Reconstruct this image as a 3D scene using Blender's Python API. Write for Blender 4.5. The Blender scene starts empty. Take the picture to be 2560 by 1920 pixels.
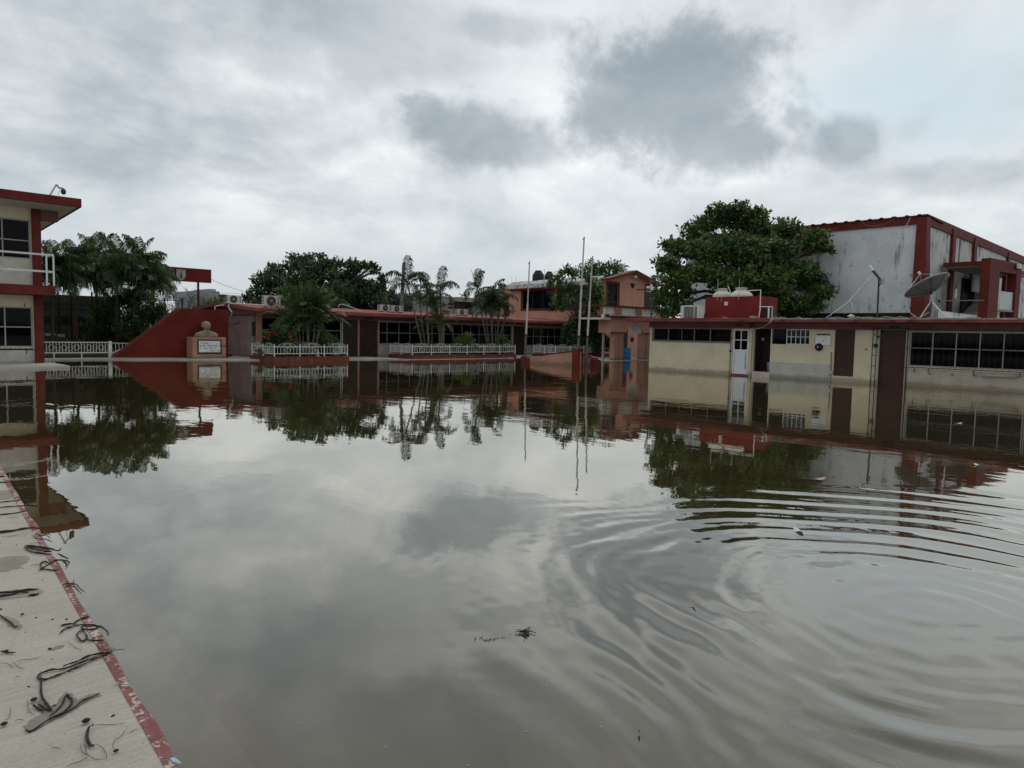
import bpy, math, random
import numpy as np
from mathutils import Vector, Matrix

random.seed(7)
rng = np.random.default_rng(11)
R_ = math.radians
scn = bpy.context.scene
col = scn.collection

# ------------------------------------------------------------------ camera
# World: X and Y run along the two facades of the courtyard, z = 0 is the flood water.
F, CX, CY, EYE = 1775.0, 1280.0, 960.0, 1.65
ROLL = math.atan(0.0202)
PITCH = math.atan((CY - 832.0) * math.cos(ROLL) / F)
HEAD = R_(45.2)
h_ = np.array([math.cos(HEAD), math.sin(HEAD), 0]); r_ = np.array([math.sin(HEAD), -math.cos(HEAD), 0]); u_ = np.array([0, 0, 1.0])
FW = h_ * math.cos(PITCH) - u_ * math.sin(PITCH)
cu_ = h_ * math.sin(PITCH) + u_ * math.cos(PITCH)
RT = r_ * math.cos(ROLL) + cu_ * math.sin(ROLL)
UP = cu_ * math.cos(ROLL) - r_ * math.sin(ROLL)
EY = np.array([0, 0, EYE])

cam = bpy.data.objects.new('camera', bpy.data.cameras.new('camera'))
col.objects.link(cam)
cam.data.sensor_width = 36.0
cam.data.sensor_fit = 'HORIZONTAL'
cam.data.lens = 36.0 * F / 2560.0
cam.data.clip_start = 0.05
cam.data.clip_end = 4000
m = Matrix.Identity(4)
for i in range(3):
    m[i][0], m[i][1], m[i][2], m[i][3] = RT[i], UP[i], -FW[i], EY[i]
cam.matrix_world = m
scn.camera = cam

# measuring helpers: where the sight line of a photograph point meets a plane of the courtyard
def ray(x, y): return FW * F + RT * (x - CX) - UP * (y - CY)
def onz(x, y, z=0.0): d = ray(x, y); return Vector(EY + d * ((z - EYE) / d[2]))
def onX(x, y, X): d = ray(x, y); return Vector(EY + d * (X / d[0]))
def onY(x, y, Y): d = ray(x, y); return Vector(EY + d * (Y / d[1]))
def atD(x, y, D): return Vector(EY + ray(x, y) / F * D)
def mpp(D): return D / F

# ------------------------------------------------------------------ world: overcast sky
w = bpy.data.worlds.new('World')
scn.world = w
w.use_nodes = True
nt = w.node_tree
nt.nodes.clear()
class NB:
    def __init__(s, t): s.t = t
    def n(s, typ, **k):
        nd = s.t.nodes.new(typ)
        for a, b in k.items(): setattr(nd, a, b)
        return nd
    def lk(s, a, b): s.t.links.new(a, b)
    def val(s, sock, v):
        if hasattr(v, 'is_linked') or isinstance(v, bpy.types.NodeSocket): s.lk(v, sock)
        else: sock.default_value = v
    def math(s, op, a, b=0.0, c=0.0, clamp=False):
        nd = s.n('ShaderNodeMath', operation=op, use_clamp=clamp)
        s.val(nd.inputs[0], a); s.val(nd.inputs[1], b); s.val(nd.inputs[2], c)
        return nd.outputs[0]
    def vmath(s, op, a, b=(0, 0, 0)):
        nd = s.n('ShaderNodeVectorMath', operation=op)
        s.val(nd.inputs[0], a); s.val(nd.inputs[1], b)
        return nd.outputs['Value'] if op in ('DOT_PRODUCT', 'LENGTH') else nd.outputs['Vector']
    def mix(s, f, a, b, typ='MIX'):
        nd = s.n('ShaderNodeMix', data_type='RGBA', blend_type=typ)
        s.val(nd.inputs[0], f)
        s.val(nd.inputs[6], a if not isinstance(a, tuple) else (*a, 1)[:4]); s.val(nd.inputs[7], b if not isinstance(b, tuple) else (*b, 1)[:4])
        return nd.outputs[2]
    def noise(s, vec, scale, detail=4, rough=.5, dist=0.0):
        nd = s.n('ShaderNodeTexNoise')
        if vec is not None: s.lk(vec, nd.inputs['Vector'])
        nd.inputs['Scale'].default_value = scale; nd.inputs['Detail'].default_value = detail
        nd.inputs['Roughness'].default_value = rough; nd.inputs['Distortion'].default_value = dist
        return nd.outputs['Fac']
    def smooth(s, v, lo, hi):
        nd = s.n('ShaderNodeMapRange', interpolation_type='SMOOTHSTEP')
        s.val(nd.inputs[0], v); nd.inputs[1].default_value = lo; nd.inputs[2].default_value = hi
        return nd.outputs[0]
    def ramp(s, v, pts):
        nd = s.n('ShaderNodeValToRGB')
        s.lk(v, nd.inputs[0])
        el = nd.color_ramp.elements
        while len(el) > 1: el.remove(el[-1])
        el[0].position = pts[0][0]; el[0].color = (*pts[0][1], 1)
        for p, c in pts[1:]:
            e = el.new(p); e.color = (*c, 1)
        return nd.outputs[0]
b = NB(nt)
SUN_EL, SUN_AZ = R_(52), R_(36)
sky = b.n('ShaderNodeTexSky', sky_type='NISHITA', sun_disc=False, sun_elevation=SUN_EL, sun_rotation=R_(90) - SUN_AZ)
tc = b.n('ShaderNodeTexCoord')
dirv = b.vmath('NORMALIZE', tc.outputs['Generated'])
sx = b.n('ShaderNodeSeparateXYZ'); b.lk(dirv, sx.inputs[0])
zc = b.math('ADD', b.math('MAXIMUM', sx.outputs[2], 0.0), 0.30)
cx = b.n('ShaderNodeCombineXYZ')
b.lk(b.math('DIVIDE', sx.outputs[0], zc), cx.inputs[0]); b.lk(b.math('DIVIDE', sx.outputs[1], zc), cx.inputs[1])
P = cx.outputs[0]
n1 = b.noise(P, 1.5, 9, .55, .4)
n2 = b.noise(b.vmath('ADD', P, (5.3, 2.1, 1.7)), 3.6, 9, .58, .3)
n3 = b.noise(b.vmath('ADD', P, (1.3, 7.1, 4.4)), 8.0, 8, .62, .2)
mixn = b.math('ADD', b.math('MULTIPLY', n1, .62), b.math('ADD', b.math('MULTIPLY', n2, .27), b.math('MULTIPLY', n3, .11)))
base = b.ramp(mixn, [(.39, (.35, .39, .425)), (.45, (.445, .48, .505)), (.50, (.545, .575, .59)), (.545, (.65, .672, .675)), (.60, (.82, .83, .82))])
lowm = b.smooth(sx.outputs[2], .03, .24)
base = b.mix(lowm, (.505, .545, .565), base)
n4 = b.noise(b.vmath('ADD', dirv, (3.1, .4, 2.2)), 6.0, 10, .60, .35)
n5 = b.noise(b.vmath('ADD', dirv, (.7, 5.4, 1.2)), 15.0, 7, .6, .3)
def blob(px, py, rx, ry, jag=.45, soft=.45):
    d = ray(px, py); d = d / np.linalg.norm(d)
    e1 = np.cross(d, [0, 0, 1]); e1 /= np.linalg.norm(e1); e2 = np.cross(e1, d)
    k1, k2 = F / rx * .93, F / ry * .93
    a = b.vmath('DOT_PRODUCT', dirv, tuple(e1 * k1)); c = b.vmath('DOT_PRODUCT', dirv, tuple(e2 * k2))
    f = b.vmath('DOT_PRODUCT', dirv, tuple(d))
    r = b.math('SQRT', b.math('ADD', b.math('MULTIPLY', a, a), b.math('MULTIPLY', c, c)))
    r = b.math('ADD', r, b.math('MULTIPLY', b.math('SUBTRACT', b.math('ADD', b.math('MULTIPLY', n4, .6), b.math('MULTIPLY', n5, .4)), .5), jag * 4))
    mk = b.n('ShaderNodeMapRange', interpolation_type='SMOOTHSTEP')
    b.lk(r, mk.inputs[0]); mk.inputs[1].default_value = 1 + soft * .55; mk.inputs[2].default_value = 1 - soft
    return b.math('MULTIPLY', mk.outputs[0], b.math('GREATER_THAN', f, 0.0))
# brighter thin cloud round the dark ones, then the dark clouds, then bluish gaps
for (px, py, rx, ry, s) in [(1700, 250, 560, 330, .55), (1180, 260, 330, 240, .4), (2330, 100, 330, 120, .25), (1250, 30, 260, 90, .5), (2500, 330, 180, 200, .3)]:
    base = b.mix(b.math('MULTIPLY', blob(px, py, rx, ry, .5, .9), s), base, (.77, .79, .79))
for (px, py, rx, ry, s) in [(2330, 200, 240, 100, .8), (2150, 230, 130, 70, .65), (2430, 300, 180, 70, .7)]:
    base = b.mix(b.math('MULTIPLY', blob(px, py, rx, ry, .5, .9), s), base, (.53, .61, .665))
for (px, py, rx, ry, s) in [(1685, 235, 225, 140, .95), (1790, 360, 165, 85, .9), (1740, 140, 160, 75, .85), (1550, 265, 110, 55, .75), (1165, 330, 165, 95, .85), (1100, 290, 80, 60, .6), (1290, 375, 110, 45, .5), (2135, 345, 66, 55, .65), (2045, 350, 50, 36, .38), (1990, 300, 40, 22, .5),
                            (2400, 440, 150, 36, .42), (1010, 110, 300, 100, .35), (700, 320, 180, 70, .28), (230, 360, 210, 55, .32), (620, 230, 340, 140, .18), (1260, 70, 120, 40, .45), (600, 415, 80, 22, .3), (130, 640, 90, 40, .0)]:
    tone = b.mix(b.smooth(mixn, .40, .62), (.245, .285, .32), (.36, .40, .43))
    base = b.mix(b.math('MULTIPLY', blob(px, py, rx, ry, .85, .50), s), base, tone)
base = b.mix(b.math('MULTIPLY', b.smooth(sx.outputs[2], .36, .70), .20), base, (.25, .27, .29))
up10 = b.mix(1.0, base, (9.95, 10.1, 10.15), 'MULTIPLY')
fin = b.mix(.95, sky.outputs[0], up10)
bg = b.n('ShaderNodeBackground'); b.lk(fin, bg.inputs[0]); bg.inputs[1].default_value = 0.1
wo = b.n('ShaderNodeOutputWorld'); b.lk(bg.outputs[0], wo.inputs[0])

sl = bpy.data.lights.new('sun', 'SUN')
sl.energy = 0.6; sl.angle = R_(28); sl.color = (1, .96, .9)
so = bpy.data.objects.new('sun', sl); col.objects.link(so)
sd = Vector((math.cos(SUN_AZ) * math.cos(SUN_EL), math.sin(SUN_AZ) * math.cos(SUN_EL), math.sin(SUN_EL)))
so.rotation_euler = sd.to_track_quat('Z', 'Y').to_euler()
so.location = (0, 0, 60)

vs = scn.view_settings
vs.view_transform = 'Standard'; vs.look = 'None'; vs.exposure = 0.28; vs.gamma = 1.0
vs.use_curve_mapping = False
scn.render.engine = 'CYCLES'
scn.cycles.max_bounces = 8; scn.cycles.transparent_max_bounces = 16
scn.cycles.use_denoising = True

# ------------------------------------------------------------------ mesh builder and tagging
ORG = {}
class MB:
    def __init__(s): s.v = []; s.f = []
    def quad(s, a, b_, c, d):
        n = len(s.v); s.v += [tuple(a), tuple(b_), tuple(c), tuple(d)]; s.f.append((n, n + 1, n + 2, n + 3)); return s
    def poly(s, pts):
        n = len(s.v); s.v += [tuple(p) for p in pts]; s.f.append(tuple(range(n, n + len(pts)))); return s
    def hexa(s, p):   # 8 corners: bottom 4 ccw, top 4 ccw
        n = len(s.v); s.v += [tuple(q) for q in p]
        for q in ((0, 3, 2, 1), (4, 5, 6, 7), (0, 1, 5, 4), (1, 2, 6, 5), (2, 3, 7, 6), (3, 0, 4, 7)): s.f.append(tuple(n + i for i in q))
        return s
    def box(s, x0, x1, y0, y1, z0, z1):
        x0, x1 = min(x0, x1), max(x0, x1); y0, y1 = min(y0, y1), max(y0, y1); z0, z1 = min(z0, z1), max(z0, z1)
        return s.hexa([(x0, y0, z0), (x1, y0, z0), (x1, y1, z0), (x0, y1, z0), (x0, y0, z1), (x1, y0, z1), (x1, y1, z1), (x0, y1, z1)])
    def abox(s, ax, c0, c1, u0, u1, z0, z1):   # box on a wall whose plane is X (ax='X') or Y (ax='Y')
        return s.box(c0, c1, u0, u1, z0, z1) if ax == 'X' else s.box(u0, u1, c0, c1, z0, z1)
    def wall(s, ax, c0, c1, u0, u1, z0, z1, ops=()):
        u0, u1 = min(u0, u1), max(u0, u1)
        ops = [(min(o[0], o[1]), max(o[0], o[1]), o[2], o[3]) for o in ops]
        us = sorted({u0, u1, *[x for o in ops for x in o[:2] if u0 < x < u1]})
        for a, c in zip(us[:-1], us[1:]):
            mid = (a + c) / 2; z = z0
            for o in sorted([o for o in ops if o[0] < mid < o[1]], key=lambda o: o[2]):
                if o[2] > z + 1e-4: s.abox(ax, c0, c1, a, c, z, o[2])
                z = max(z, o[3])
            if z < z1 - 1e-4: s.abox(ax, c0, c1, a, c, z, z1)
        return s
    def tube(s, pts, r, n=6, cap=True):
        pts = [Vector(p) for p in pts]; rs = r if isinstance(r, (list, tuple)) else [r] * len(pts)
        base_ = len(s.v); prev = None
        for i, p in enumerate(pts):
            t = (pts[min(i + 1, len(pts) - 1)] - pts[max(i - 1, 0)])
            t = t.normalized() if t.length > 1e-9 else Vector((0, 0, 1))
            if prev is None: prev = t.orthogonal().normalized()
            a = (prev - t * prev.dot(t))
            a = a.normalized() if a.length > 1e-6 else t.orthogonal().normalized()
            prev = a; c = t.cross(a)
            for k in range(n):
                q = p + (a * math.cos(2 * math.pi * k / n) + c * math.sin(2 * math.pi * k / n)) * rs[i]
                s.v.append(tuple(q))
        for i in range(len(pts) - 1):
            for k in range(n):
                o = base_ + i * n; k2 = (k + 1) % n
                s.f.append((o + k, o + k2, o + n + k2, o + n + k))
        if cap:
            s.f.append(tuple(base_ + k for k in reversed(range(n)))); o = base_ + (len(pts) - 1) * n
            s.f.append(tuple(o + k for k in range(n)))
        return s
    def lathe(s, prof, c, n=16):
        base_ = len(s.v); c = Vector(c)
        for (r, z) in prof:
            for k in range(n):
                a = 2 * math.pi * k / n
                s.v.append((c.x + r * math.cos(a), c.y + r * math.sin(a), c.z + z))
        for i in range(len(prof) - 1):
            for k in range(n):
                o = base_ + i * n; k2 = (k + 1) % n
                s.f.append((o + k, o + k2, o + n + k2, o + n + k))
        s.f.append(tuple(base_ + k for k in reversed(range(n)))); o = base_ + (len(prof) - 1) * n
        s.f.append(tuple(o + k for k in range(n)))
        return s
    def prism(s, poly, ax, c0, c1):   # outline (u, z) pulled from c0 to c1 across the wall axis
        n = len(s.v); k = len(poly)
        f = (lambda u, z, c: (c, u, z)) if ax == 'X' else (lambda u, z, c: (u, c, z))
        s.v += [f(u, z, c0) for u, z in poly] + [f(u, z, c1) for u, z in poly]
        s.f.append(tuple(range(n, n + k))); s.f.append(tuple(range(n + 2 * k - 1, n + k - 1, -1)))
        for i in range(k):
            j = (i + 1) % k; s.f.append((n + j, n + i, n + k + i, n + k + j))
        return s
    def mesh(s, name, mat, smooth=False, off=(0, 0, 0)):
        me = bpy.data.meshes.new(name)
        o = Vector(off)
        me.from_pydata([(x - o.x, y - o.y, z - o.z) for x, y, z in s.v], [], s.f)
        import bmesh
        bm = bmesh.new(); bm.from_mesh(me); bmesh.ops.recalc_face_normals(bm, faces=bm.faces); bm.to_mesh(me); bm.free()
        if mat: me.materials.append(mat)
        if smooth: me.shade_smooth()
        return me
    def build(s, name, mat, parent=None, smooth=False, kind=None, label=None):
        if parent is None:
            vs_ = np.array(s.v); o = Vector(((vs_[:, 0].min() + vs_[:, 0].max()) / 2, (vs_[:, 1].min() + vs_[:, 1].max()) / 2, vs_[:, 2].min()))
        else: o = ORG[parent.name]
        ob = bpy.data.objects.new(name, s.mesh(name, mat, smooth, o))
        col.objects.link(ob)
        if parent is None: ob.location = o
        else: ob.parent = parent
        ORG[ob.name] = o
        if kind: ob['kind'] = kind
        if label: ob['label'] = label
        return ob
def link_mesh(name, me, parent, loc, rot=None, scale=None):
    ob = bpy.data.objects.new(name, me); col.objects.link(ob)
    if parent is not None:
        ob.parent = parent; ob.location = Vector(loc) - ORG[parent.name]
    else: ob.location = loc
    if rot is not None: ob.rotation_euler = rot
    if scale is not None: ob.scale = scale
    ORG[ob.name] = Vector(loc)
    return ob
def tag(o, label, cat, group=None):
    o['label'] = label; o['category'] = cat
    if group: o['group'] = group
    return o
def thing(name, label, cat, loc, group=None):
    o = bpy.data.objects.new(name, None); col.objects.link(o)
    o.empty_display_size = .2
    o.location = loc; ORG[o.name] = Vector(loc)
    return tag(o, label, cat, group)
def kids(o): return [c for c in bpy.data.objects if c.parent == o]
def copy_tree(o, parent=None):
    c = o.copy(); col.objects.link(c)
    if parent is not None: c.parent = parent
    for k in kids_of[o.name] if o.name in kids_of else []: copy_tree(k, c)
    return c
kids_of = {}
def register(o):
    kids_of[o.name] = [c for c in bpy.data.objects if c.parent == o]
    for c in kids_of[o.name]: register(c)

# ------------------------------------------------------------------ materials
MATS = {}
def newmat(name):
    mt = bpy.data.materials.new(name); mt.use_nodes = True
    mt.node_tree.nodes.clear()
    return mt, NB(mt.node_tree)
def pm(name, c, rough=.75, var=.25, scale=1.3, fine=.12, fscale=25, bump=.0, bscale=40, metal=0.0, spec=.2, stain=None, chips=None, streak=None, tide=None):
    """painted or mineral surface: broad and fine tone changes, optional stains (colour, lo, hi, scale), chipped paint, rain streaks"""
    mt, q = newmat(name)
    geo = q.n('ShaderNodeNewGeometry'); P_ = geo.outputs['Position']
    f1 = q.noise(P_, scale, 6, .6); f2 = q.noise(P_, fscale, 4, .6)
    v = q.math('ADD', 1 - var / 2 - fine / 2, q.math('ADD', q.math('MULTIPLY', q.smooth(f1, .3, .7), var), q.math('MULTIPLY', f2, fine)))
    cc = q.mix(1.0, c, q.n('ShaderNodeCombineColor').outputs[0], 'MULTIPLY')
    comb = cc.node.inputs[7].links[0].from_node
    for i in range(3): q.lk(v, comb.inputs[i])
    if streak:
        sc, lo, hi, amt = streak[1:5]
        mp = q.n('ShaderNodeMapping'); q.lk(P_, mp.inputs[0]); mp.inputs['Scale'].default_value = (1, 1, .12)
        g = q.noise(mp.outputs[0], sc, 8, .68)
        g2 = q.noise(P_, sc * .35, 5, .6)
        k = q.smooth(q.math('ADD', q.math('MULTIPLY', g, .62), q.math('MULTIPLY', g2, .38)), lo, hi)
        cc = q.mix(q.math('MULTIPLY', k, amt), cc, streak[0])
    if stain:
        sc, lo, hi, amt = stain[1:5]
        k = q.smooth(q.noise(P_, sc, 9, .66, .4), lo, hi)
        cc = q.mix(q.math('MULTIPLY', k, amt), cc, stain[0])
    if chips:
        sc, lo, hi, amt = chips[1:5]
        k = q.smooth(q.math('ADD', q.math('MULTIPLY', q.noise(P_, sc, 6, .62), .7), q.math('MULTIPLY', q.noise(P_, sc * .23, 3, .5), .3)), lo, hi)
        cc = q.mix(q.math('MULTIPLY', k, amt), cc, chips[0])
    if tide:   # dried mud and damp left by the flood just above its level
        sz = q.n('ShaderNodeSeparateXYZ'); q.lk(P_, sz.inputs[0])
        hz = q.math('SUBTRACT', sz.outputs[2], q.math('MULTIPLY', q.math('ADD', q.noise(P_, 1.7, 5, .6), q.math('MULTIPLY', q.noise(P_, 9, 4, .6), .35)), .28))
        k = q.math('SUBTRACT', 1.0, q.smooth(hz, -.13, .05))
        cc = q.mix(q.math('MULTIPLY', k, tide), cc, (.13, .105, .07))
        k2 = q.math('MULTIPLY', q.smooth(q.noise(P_, 3.3, 7, .66), .57, .66), q.math('SUBTRACT', 1.0, q.smooth(sz.outputs[2], .2, .9)))
        cc = q.mix(q.math('MULTIPLY', k2, .35), cc, (.24, .20, .145))
    bs = q.n('ShaderNodeBsdfPrincipled')
    q.lk(cc, bs.inputs['Base Color']); bs.inputs['Roughness'].default_value = rough; bs.inputs['Metallic'].default_value = metal
    bs.inputs['Specular IOR Level'].default_value = spec
    if bump:
        bp = q.n('ShaderNodeBump'); bp.inputs['Strength'].default_value = bump; bp.inputs['Distance'].default_value = .01
        q.lk(q.noise(P_, bscale, 6, .65), bp.inputs['Height']); q.lk(bp.outputs[0], bs.inputs['Normal'])
    out = q.n('ShaderNodeOutputMaterial'); q.lk(bs.outputs[0], out.inputs[0])
    MATS[name] = mt
    return mt
def leafmat(name, cols, trans=.25, rough=.45):
    mt, q = newmat(name)
    geo = q.n('ShaderNodeNewGeometry')
    rnd = geo.outputs['Random Per Island']
    nz = q.noise(geo.outputs['Position'], 1.1, 3, .5)
    k = q.math('ADD', q.math('MULTIPLY', rnd, .45), q.math('MULTIPLY', q.smooth(nz, .3, .7), .55))
    cc = q.ramp(k, [(.1 + .8 * i / (len(cols) - 1), c) for i, c in enumerate(cols)])
    bs = q.n('ShaderNodeBsdfPrincipled'); q.lk(cc, bs.inputs['Base Color']); bs.inputs['Roughness'].default_value = rough; bs.inputs['Specular IOR Level'].default_value = .3
    tr = q.n('ShaderNodeBsdfTranslucent'); q.lk(q.mix(1.0, cc, (1.25, 1.3, .7), 'MULTIPLY'), tr.inputs[0])
    mx = q.n('ShaderNodeMixShader'); mx.inputs[0].default_value = trans; q.lk(bs.outputs[0], mx.inputs[1]); q.lk(tr.outputs[0], mx.inputs[2])
    out = q.n('ShaderNodeOutputMaterial'); q.lk(mx.outputs[0], out.inputs[0])
    MATS[name] = mt
    return mt
M_red = pm('red_wall_paint', (.132, .0155, .0115), .75, .5, .7, .15, chips=((.42, .2, .19), 2.6, .66, .68, .9), streak=((.06, .008, .008), 1.2, .54, .70, .5))
M_redtrim = pm('dark_red_paint', (.125, .019, .0145), .65, .4, 2.2, .2, stain=((.03, .012, .012), 1.2, .55, .75, .6))
M_redkerb = pm('planter_red_paint', (.15, .028, .028), .7, .4, 2, .2, tide=.25)
M_redtank = pm('bright_red_paint', (.165, .0155, .015), .7, .3, 1.2, .15, chips=((.55, .4, .4), 3.1, .665, .68, .9))
M_roofred = pm('red_roof_membrane', (.25, .068, .056), .8, .55, .9, .3, stain=((.10, .045, .04), 1.6, .55, .7, .6), streak=((.05, .03, .028), 2.6, .56, .68, .6))
M_beam = pm('brown_red_beam_paint', (.15, .065, .06), .75, .3, 2, .15)
M_cream = pm('cream_wall_paint', (.60, .525, .375), .8, .16, 1.1, .08, stain=((.36, .31, .2), .9, .6, .8, .35), bump=.15, tide=.6)
M_creampale = pm('pale_cream_plaster', (.55, .52, .45), .8, .25, 1.4, .12, chips=((.68, .66, .62), 2.2, .52, .54, .6))
M_salmon = pm('salmon_wall_paint', (.50, .265, .19), .8, .18, .9, .1, stain=((.3, .15, .11), .8, .6, .8, .4), bump=.1)
M_salmond = pm('salmon_trim_paint', (.39, .21, .155), .8, .25, 1.2, .1, tide=.6)
M_porch = pm('shaded_porch_paint', (.20, .095, .075), .8, .3, 1.0, .12)  # salmon darkened: the shade inside the arch is put into the colour
M_pink = pm('faded_pink_wall_paint', (.30, .205, .20), .85, .3, 1.0, .12, stain=((.20, .18, .17), .7, .5, .62, .7), tide=.6)
M_whitebrick = pm('grey_white_brick_paint', (.50, .48, .42), .75, .2, 2, .12, tide=.6)
M_fardado = pm('shaded_grey_dado_paint', (.31, .30, .265), .8, .3, 1.4, .15, tide=.5)  # grey dado copy with shadow behind the fences painted into its colour
M_lowbrick = pm('tan_painted_brick', (.46, .40, .31), .75, .2, 2, .12, tide=.6)
M_white = pm('white_metal_paint', (.62, .62, .60), .5, .2, 3, .1, spec=.5)
M_whitegrey = pm('off_white_plastic', (.58, .575, .54), .5, .15, 3, .08, spec=.45)
M_frame = pm('aluminium_window_frame', (.30, .30, .295), .45, .2, 4, .1, metal=.2)
M_black = pm('black_iron', (.016, .016, .017), .5, .3, 6, .2)
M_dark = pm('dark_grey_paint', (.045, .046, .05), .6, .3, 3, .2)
M_whitegrey2 = pm('dirty_white_dado', (.44, .43, .40), .85, .25, 1.5, .12, tide=.6)
M_wood = pm('dark_brown_door', (.034, .02, .017), .55, .35, 3, .3)
M_woodred = pm('reddish_door_panel', (.048, .021, .017), .5, .4, 1.0, .25)
M_whitedoor = pm('white_door_panel', (.62, .64, .66), .45, .1, 1.4, .06)
M_hall = pm('weathered_white_render', (.60, .615, .63), .85, .25, .5, .22, bump=.15,
            streak=((.09, .09, .09), 1.6, .535, .64, .8), stain=((.10, .10, .10), 2.7, .60, .70, .7), fscale=5)
M_hallside = pm('mouldy_side_render', (.56, .56, .54), .85, .25, .6, .2, bump=.15,
                streak=((.04, .04, .04), 2.4, .515, .61, .95), stain=((.22, .22, .21), 1.5, .54, .68, .6), fscale=11)
M_conc = pm('grey_concrete', (.30, .29, .265), .85, .35, 1.2, .2, stain=((.14, .135, .125), 1.6, .52, .7, .6), bump=.2)
M_roofedge = pm('weathered_roof_edge', (.36, .30, .27), .85, .5, 2.2, .3, stain=((.10, .075, .07), 2.6, .45, .65, .8))
M_slabred = pm('stained_red_slab_edge', (.20, .06, .055), .75, .45, 2.0, .3, stain=((.03, .02, .02), 3.2, .5, .66, .85))
M_walk = pm('walkway_concrete', (.40, .385, .34), .85, .3, 1.2, .2, stain=((.2, .19, .16), 1.5, .5, .7, .5))
M_mottled = pm('mottled_white_parapet', (.50, .49, .47), .85, .3, 2, .2, stain=((.10, .10, .095), 3.2, .47, .6, .85))
M_bark = pm('grey_brown_bark', (.075, .062, .05), .9, .5, 4, .3, bump=.5)
M_darkbark = pm('dark_palm_bark', (.05, .042, .034), .9, .4, 5, .3)
M_palmtrunk = pm('pale_palm_stem', (.115, .115, .085), .8, .4, 6, .3)
M_stone = pm('tan_statue_stone', (.275, .23, .155), .85, .4, 5, .25, stain=((.11, .09, .065), 7, .48, .66, .7))
M_steel = pm('galvanised_steel', (.42, .43, .43), .45, .3, 5, .15, metal=.5)
M_rust = pm('rusty_white_pole', (.52, .48, .42), .6, .3, 3, .2, stain=((.26, .13, .07), 2.2, .55, .68, .7))
M_tankblack = pm('black_tank_plastic', (.02, .021, .024), .5, .3, 2, .1)
M_tankbeige = pm('beige_tank_plastic', (.62, .58, .50), .6, .15, 2, .08)
M_blue = pm('blue_drum_plastic', (.025, .19, .38), .5, .25, 3, .1)
M_soil = pm('dark_garden_soil', (.05, .042, .03), .95, .5, 3, .3, bump=.6)
M_tile = pm('pale_step_tile', (.50, .42, .36), .4, .15, 3, .08)
M_brown = pm('dark_brown_plaque_frame', (.06, .035, .025), .6, .4, 6, .2)
M_plaque = pm('white_plaque_marble', (.66, .68, .68), .35, .15, 3, .08, stain=((.38, .38, .37), 4, .55, .7, .5))
M_ink = pm('black_lettering', (.02, .02, .02), .6, .1, 3, .05)
M_crest = pm('faded_crest_paint', (.34, .345, .29), .7, .3, 3, .2)
M_pipe = pm('white_pipe', (.66, .65, .62), .5, .15, 4, .08)
M_hose = pm('grey_cable', (.16, .155, .15), .6, .2, 4, .1)
M_dishback = pm('grey_dish_metal', (.115, .118, .122), .55, .3, 2.2, .15, metal=.2)
M_grille = pm('dark_fan_grille', (.10, .092, .095), .6, .2, 8, .1)
M_curt = pm('grey_curtain', (.12, .13, .15), .9, .2, 3, .1)
M_greyplastic = pm('grey_plastic', (.30, .32, .36), .6, .2, 3, .1)
M_curtw = pm('pale_curtain', (.55, .56, .57), .9, .2, 3, .1)
M_flower = pm('red_flower_petals', (.42, .02, .025), .6, .3, 8, .2)
M_far = pm('distant_grey_building', (.30, .315, .32), .9, .2, .6, .15)
M_darkwall = pm('dark_mottled_wall', (.045, .047, .038), .9, .5, .9, .3, stain=((.02, .02, .018), 1.6, .48, .66, .7))  # dark grey green with darker noise patches
M_maroon = pm('maroon_post', (.06, .014, .016), .8, .3, 2, .2)
M_deb = pm('wet_dead_leaf', (.026, .021, .016), .5, .5, 12, .4)
M_debl = pm('dry_stalk', (.11, .078, .05), .7, .4, 14, .3)
M_substep = pm('submerged_step_concrete', (.34, .30, .23), .9, .3, 1.5, .2)
M_sub = pm('submerged_concrete', (.10, .09, .065), .9, .3, 1.5, .2)
M_subred = pm('submerged_red_edge', (.27, .12, .095), .9, .3, 1.5, .2)

L_almond = leafmat('almond_leaves', [(0.0156, 0.0358, 0.0115), (0.0360, 0.0794, 0.0230), (0.0696, 0.1280, 0.0345), (0.1200, 0.1792, 0.0483), (0.1020, 0.0794, 0.0345)], .22)
L_dark = leafmat('dark_tree_leaves', [(0.0120, 0.0282, 0.0126), (0.0264, 0.0563, 0.0218), (0.0456, 0.0896, 0.0322), (0.0840, 0.1280, 0.0437)], .2)
L_mid = leafmat('mid_green_leaves', [(0.0192, 0.0435, 0.0138), (0.0384, 0.0845, 0.0253), (0.0660, 0.1254, 0.0368), (0.1200, 0.1792, 0.0575)], .25)
L_light = leafmat('light_green_leaves', [(.04, .075, .02), (.075, .125, .03), (.12, .17, .045), (.16, .2, .06)], .3)
L_palm = leafmat('palm_leaves', [(0.0144, 0.0307, 0.0115), (0.0312, 0.0602, 0.0207), (0.0600, 0.0998, 0.0322), (0.1320, 0.1664, 0.0747)], .22)
L_palmd = leafmat('dark_thin_palm_leaves', [(0.0144, 0.0256, 0.0092), (0.0264, 0.0461, 0.0149), (0.0420, 0.0666, 0.0230), (0.0720, 0.0960, 0.0345)], .2)
L_palmy = leafmat('yellowish_palm_leaves', [(.03, .045, .014), (.055, .075, .022), (.085, .10, .03), (.13, .12, .04)], .28)
L_ole = leafmat('oleander_leaves', [(.018, .036, .014), (.042, .075, .026), (.07, .115, .038), (.13, .17, .07)], .25)
L_grey = leafmat('greyish_far_leaves', [(.035, .047, .033), (.055, .068, .045), (.08, .09, .062), (.11, .11, .08)], .2)

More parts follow.
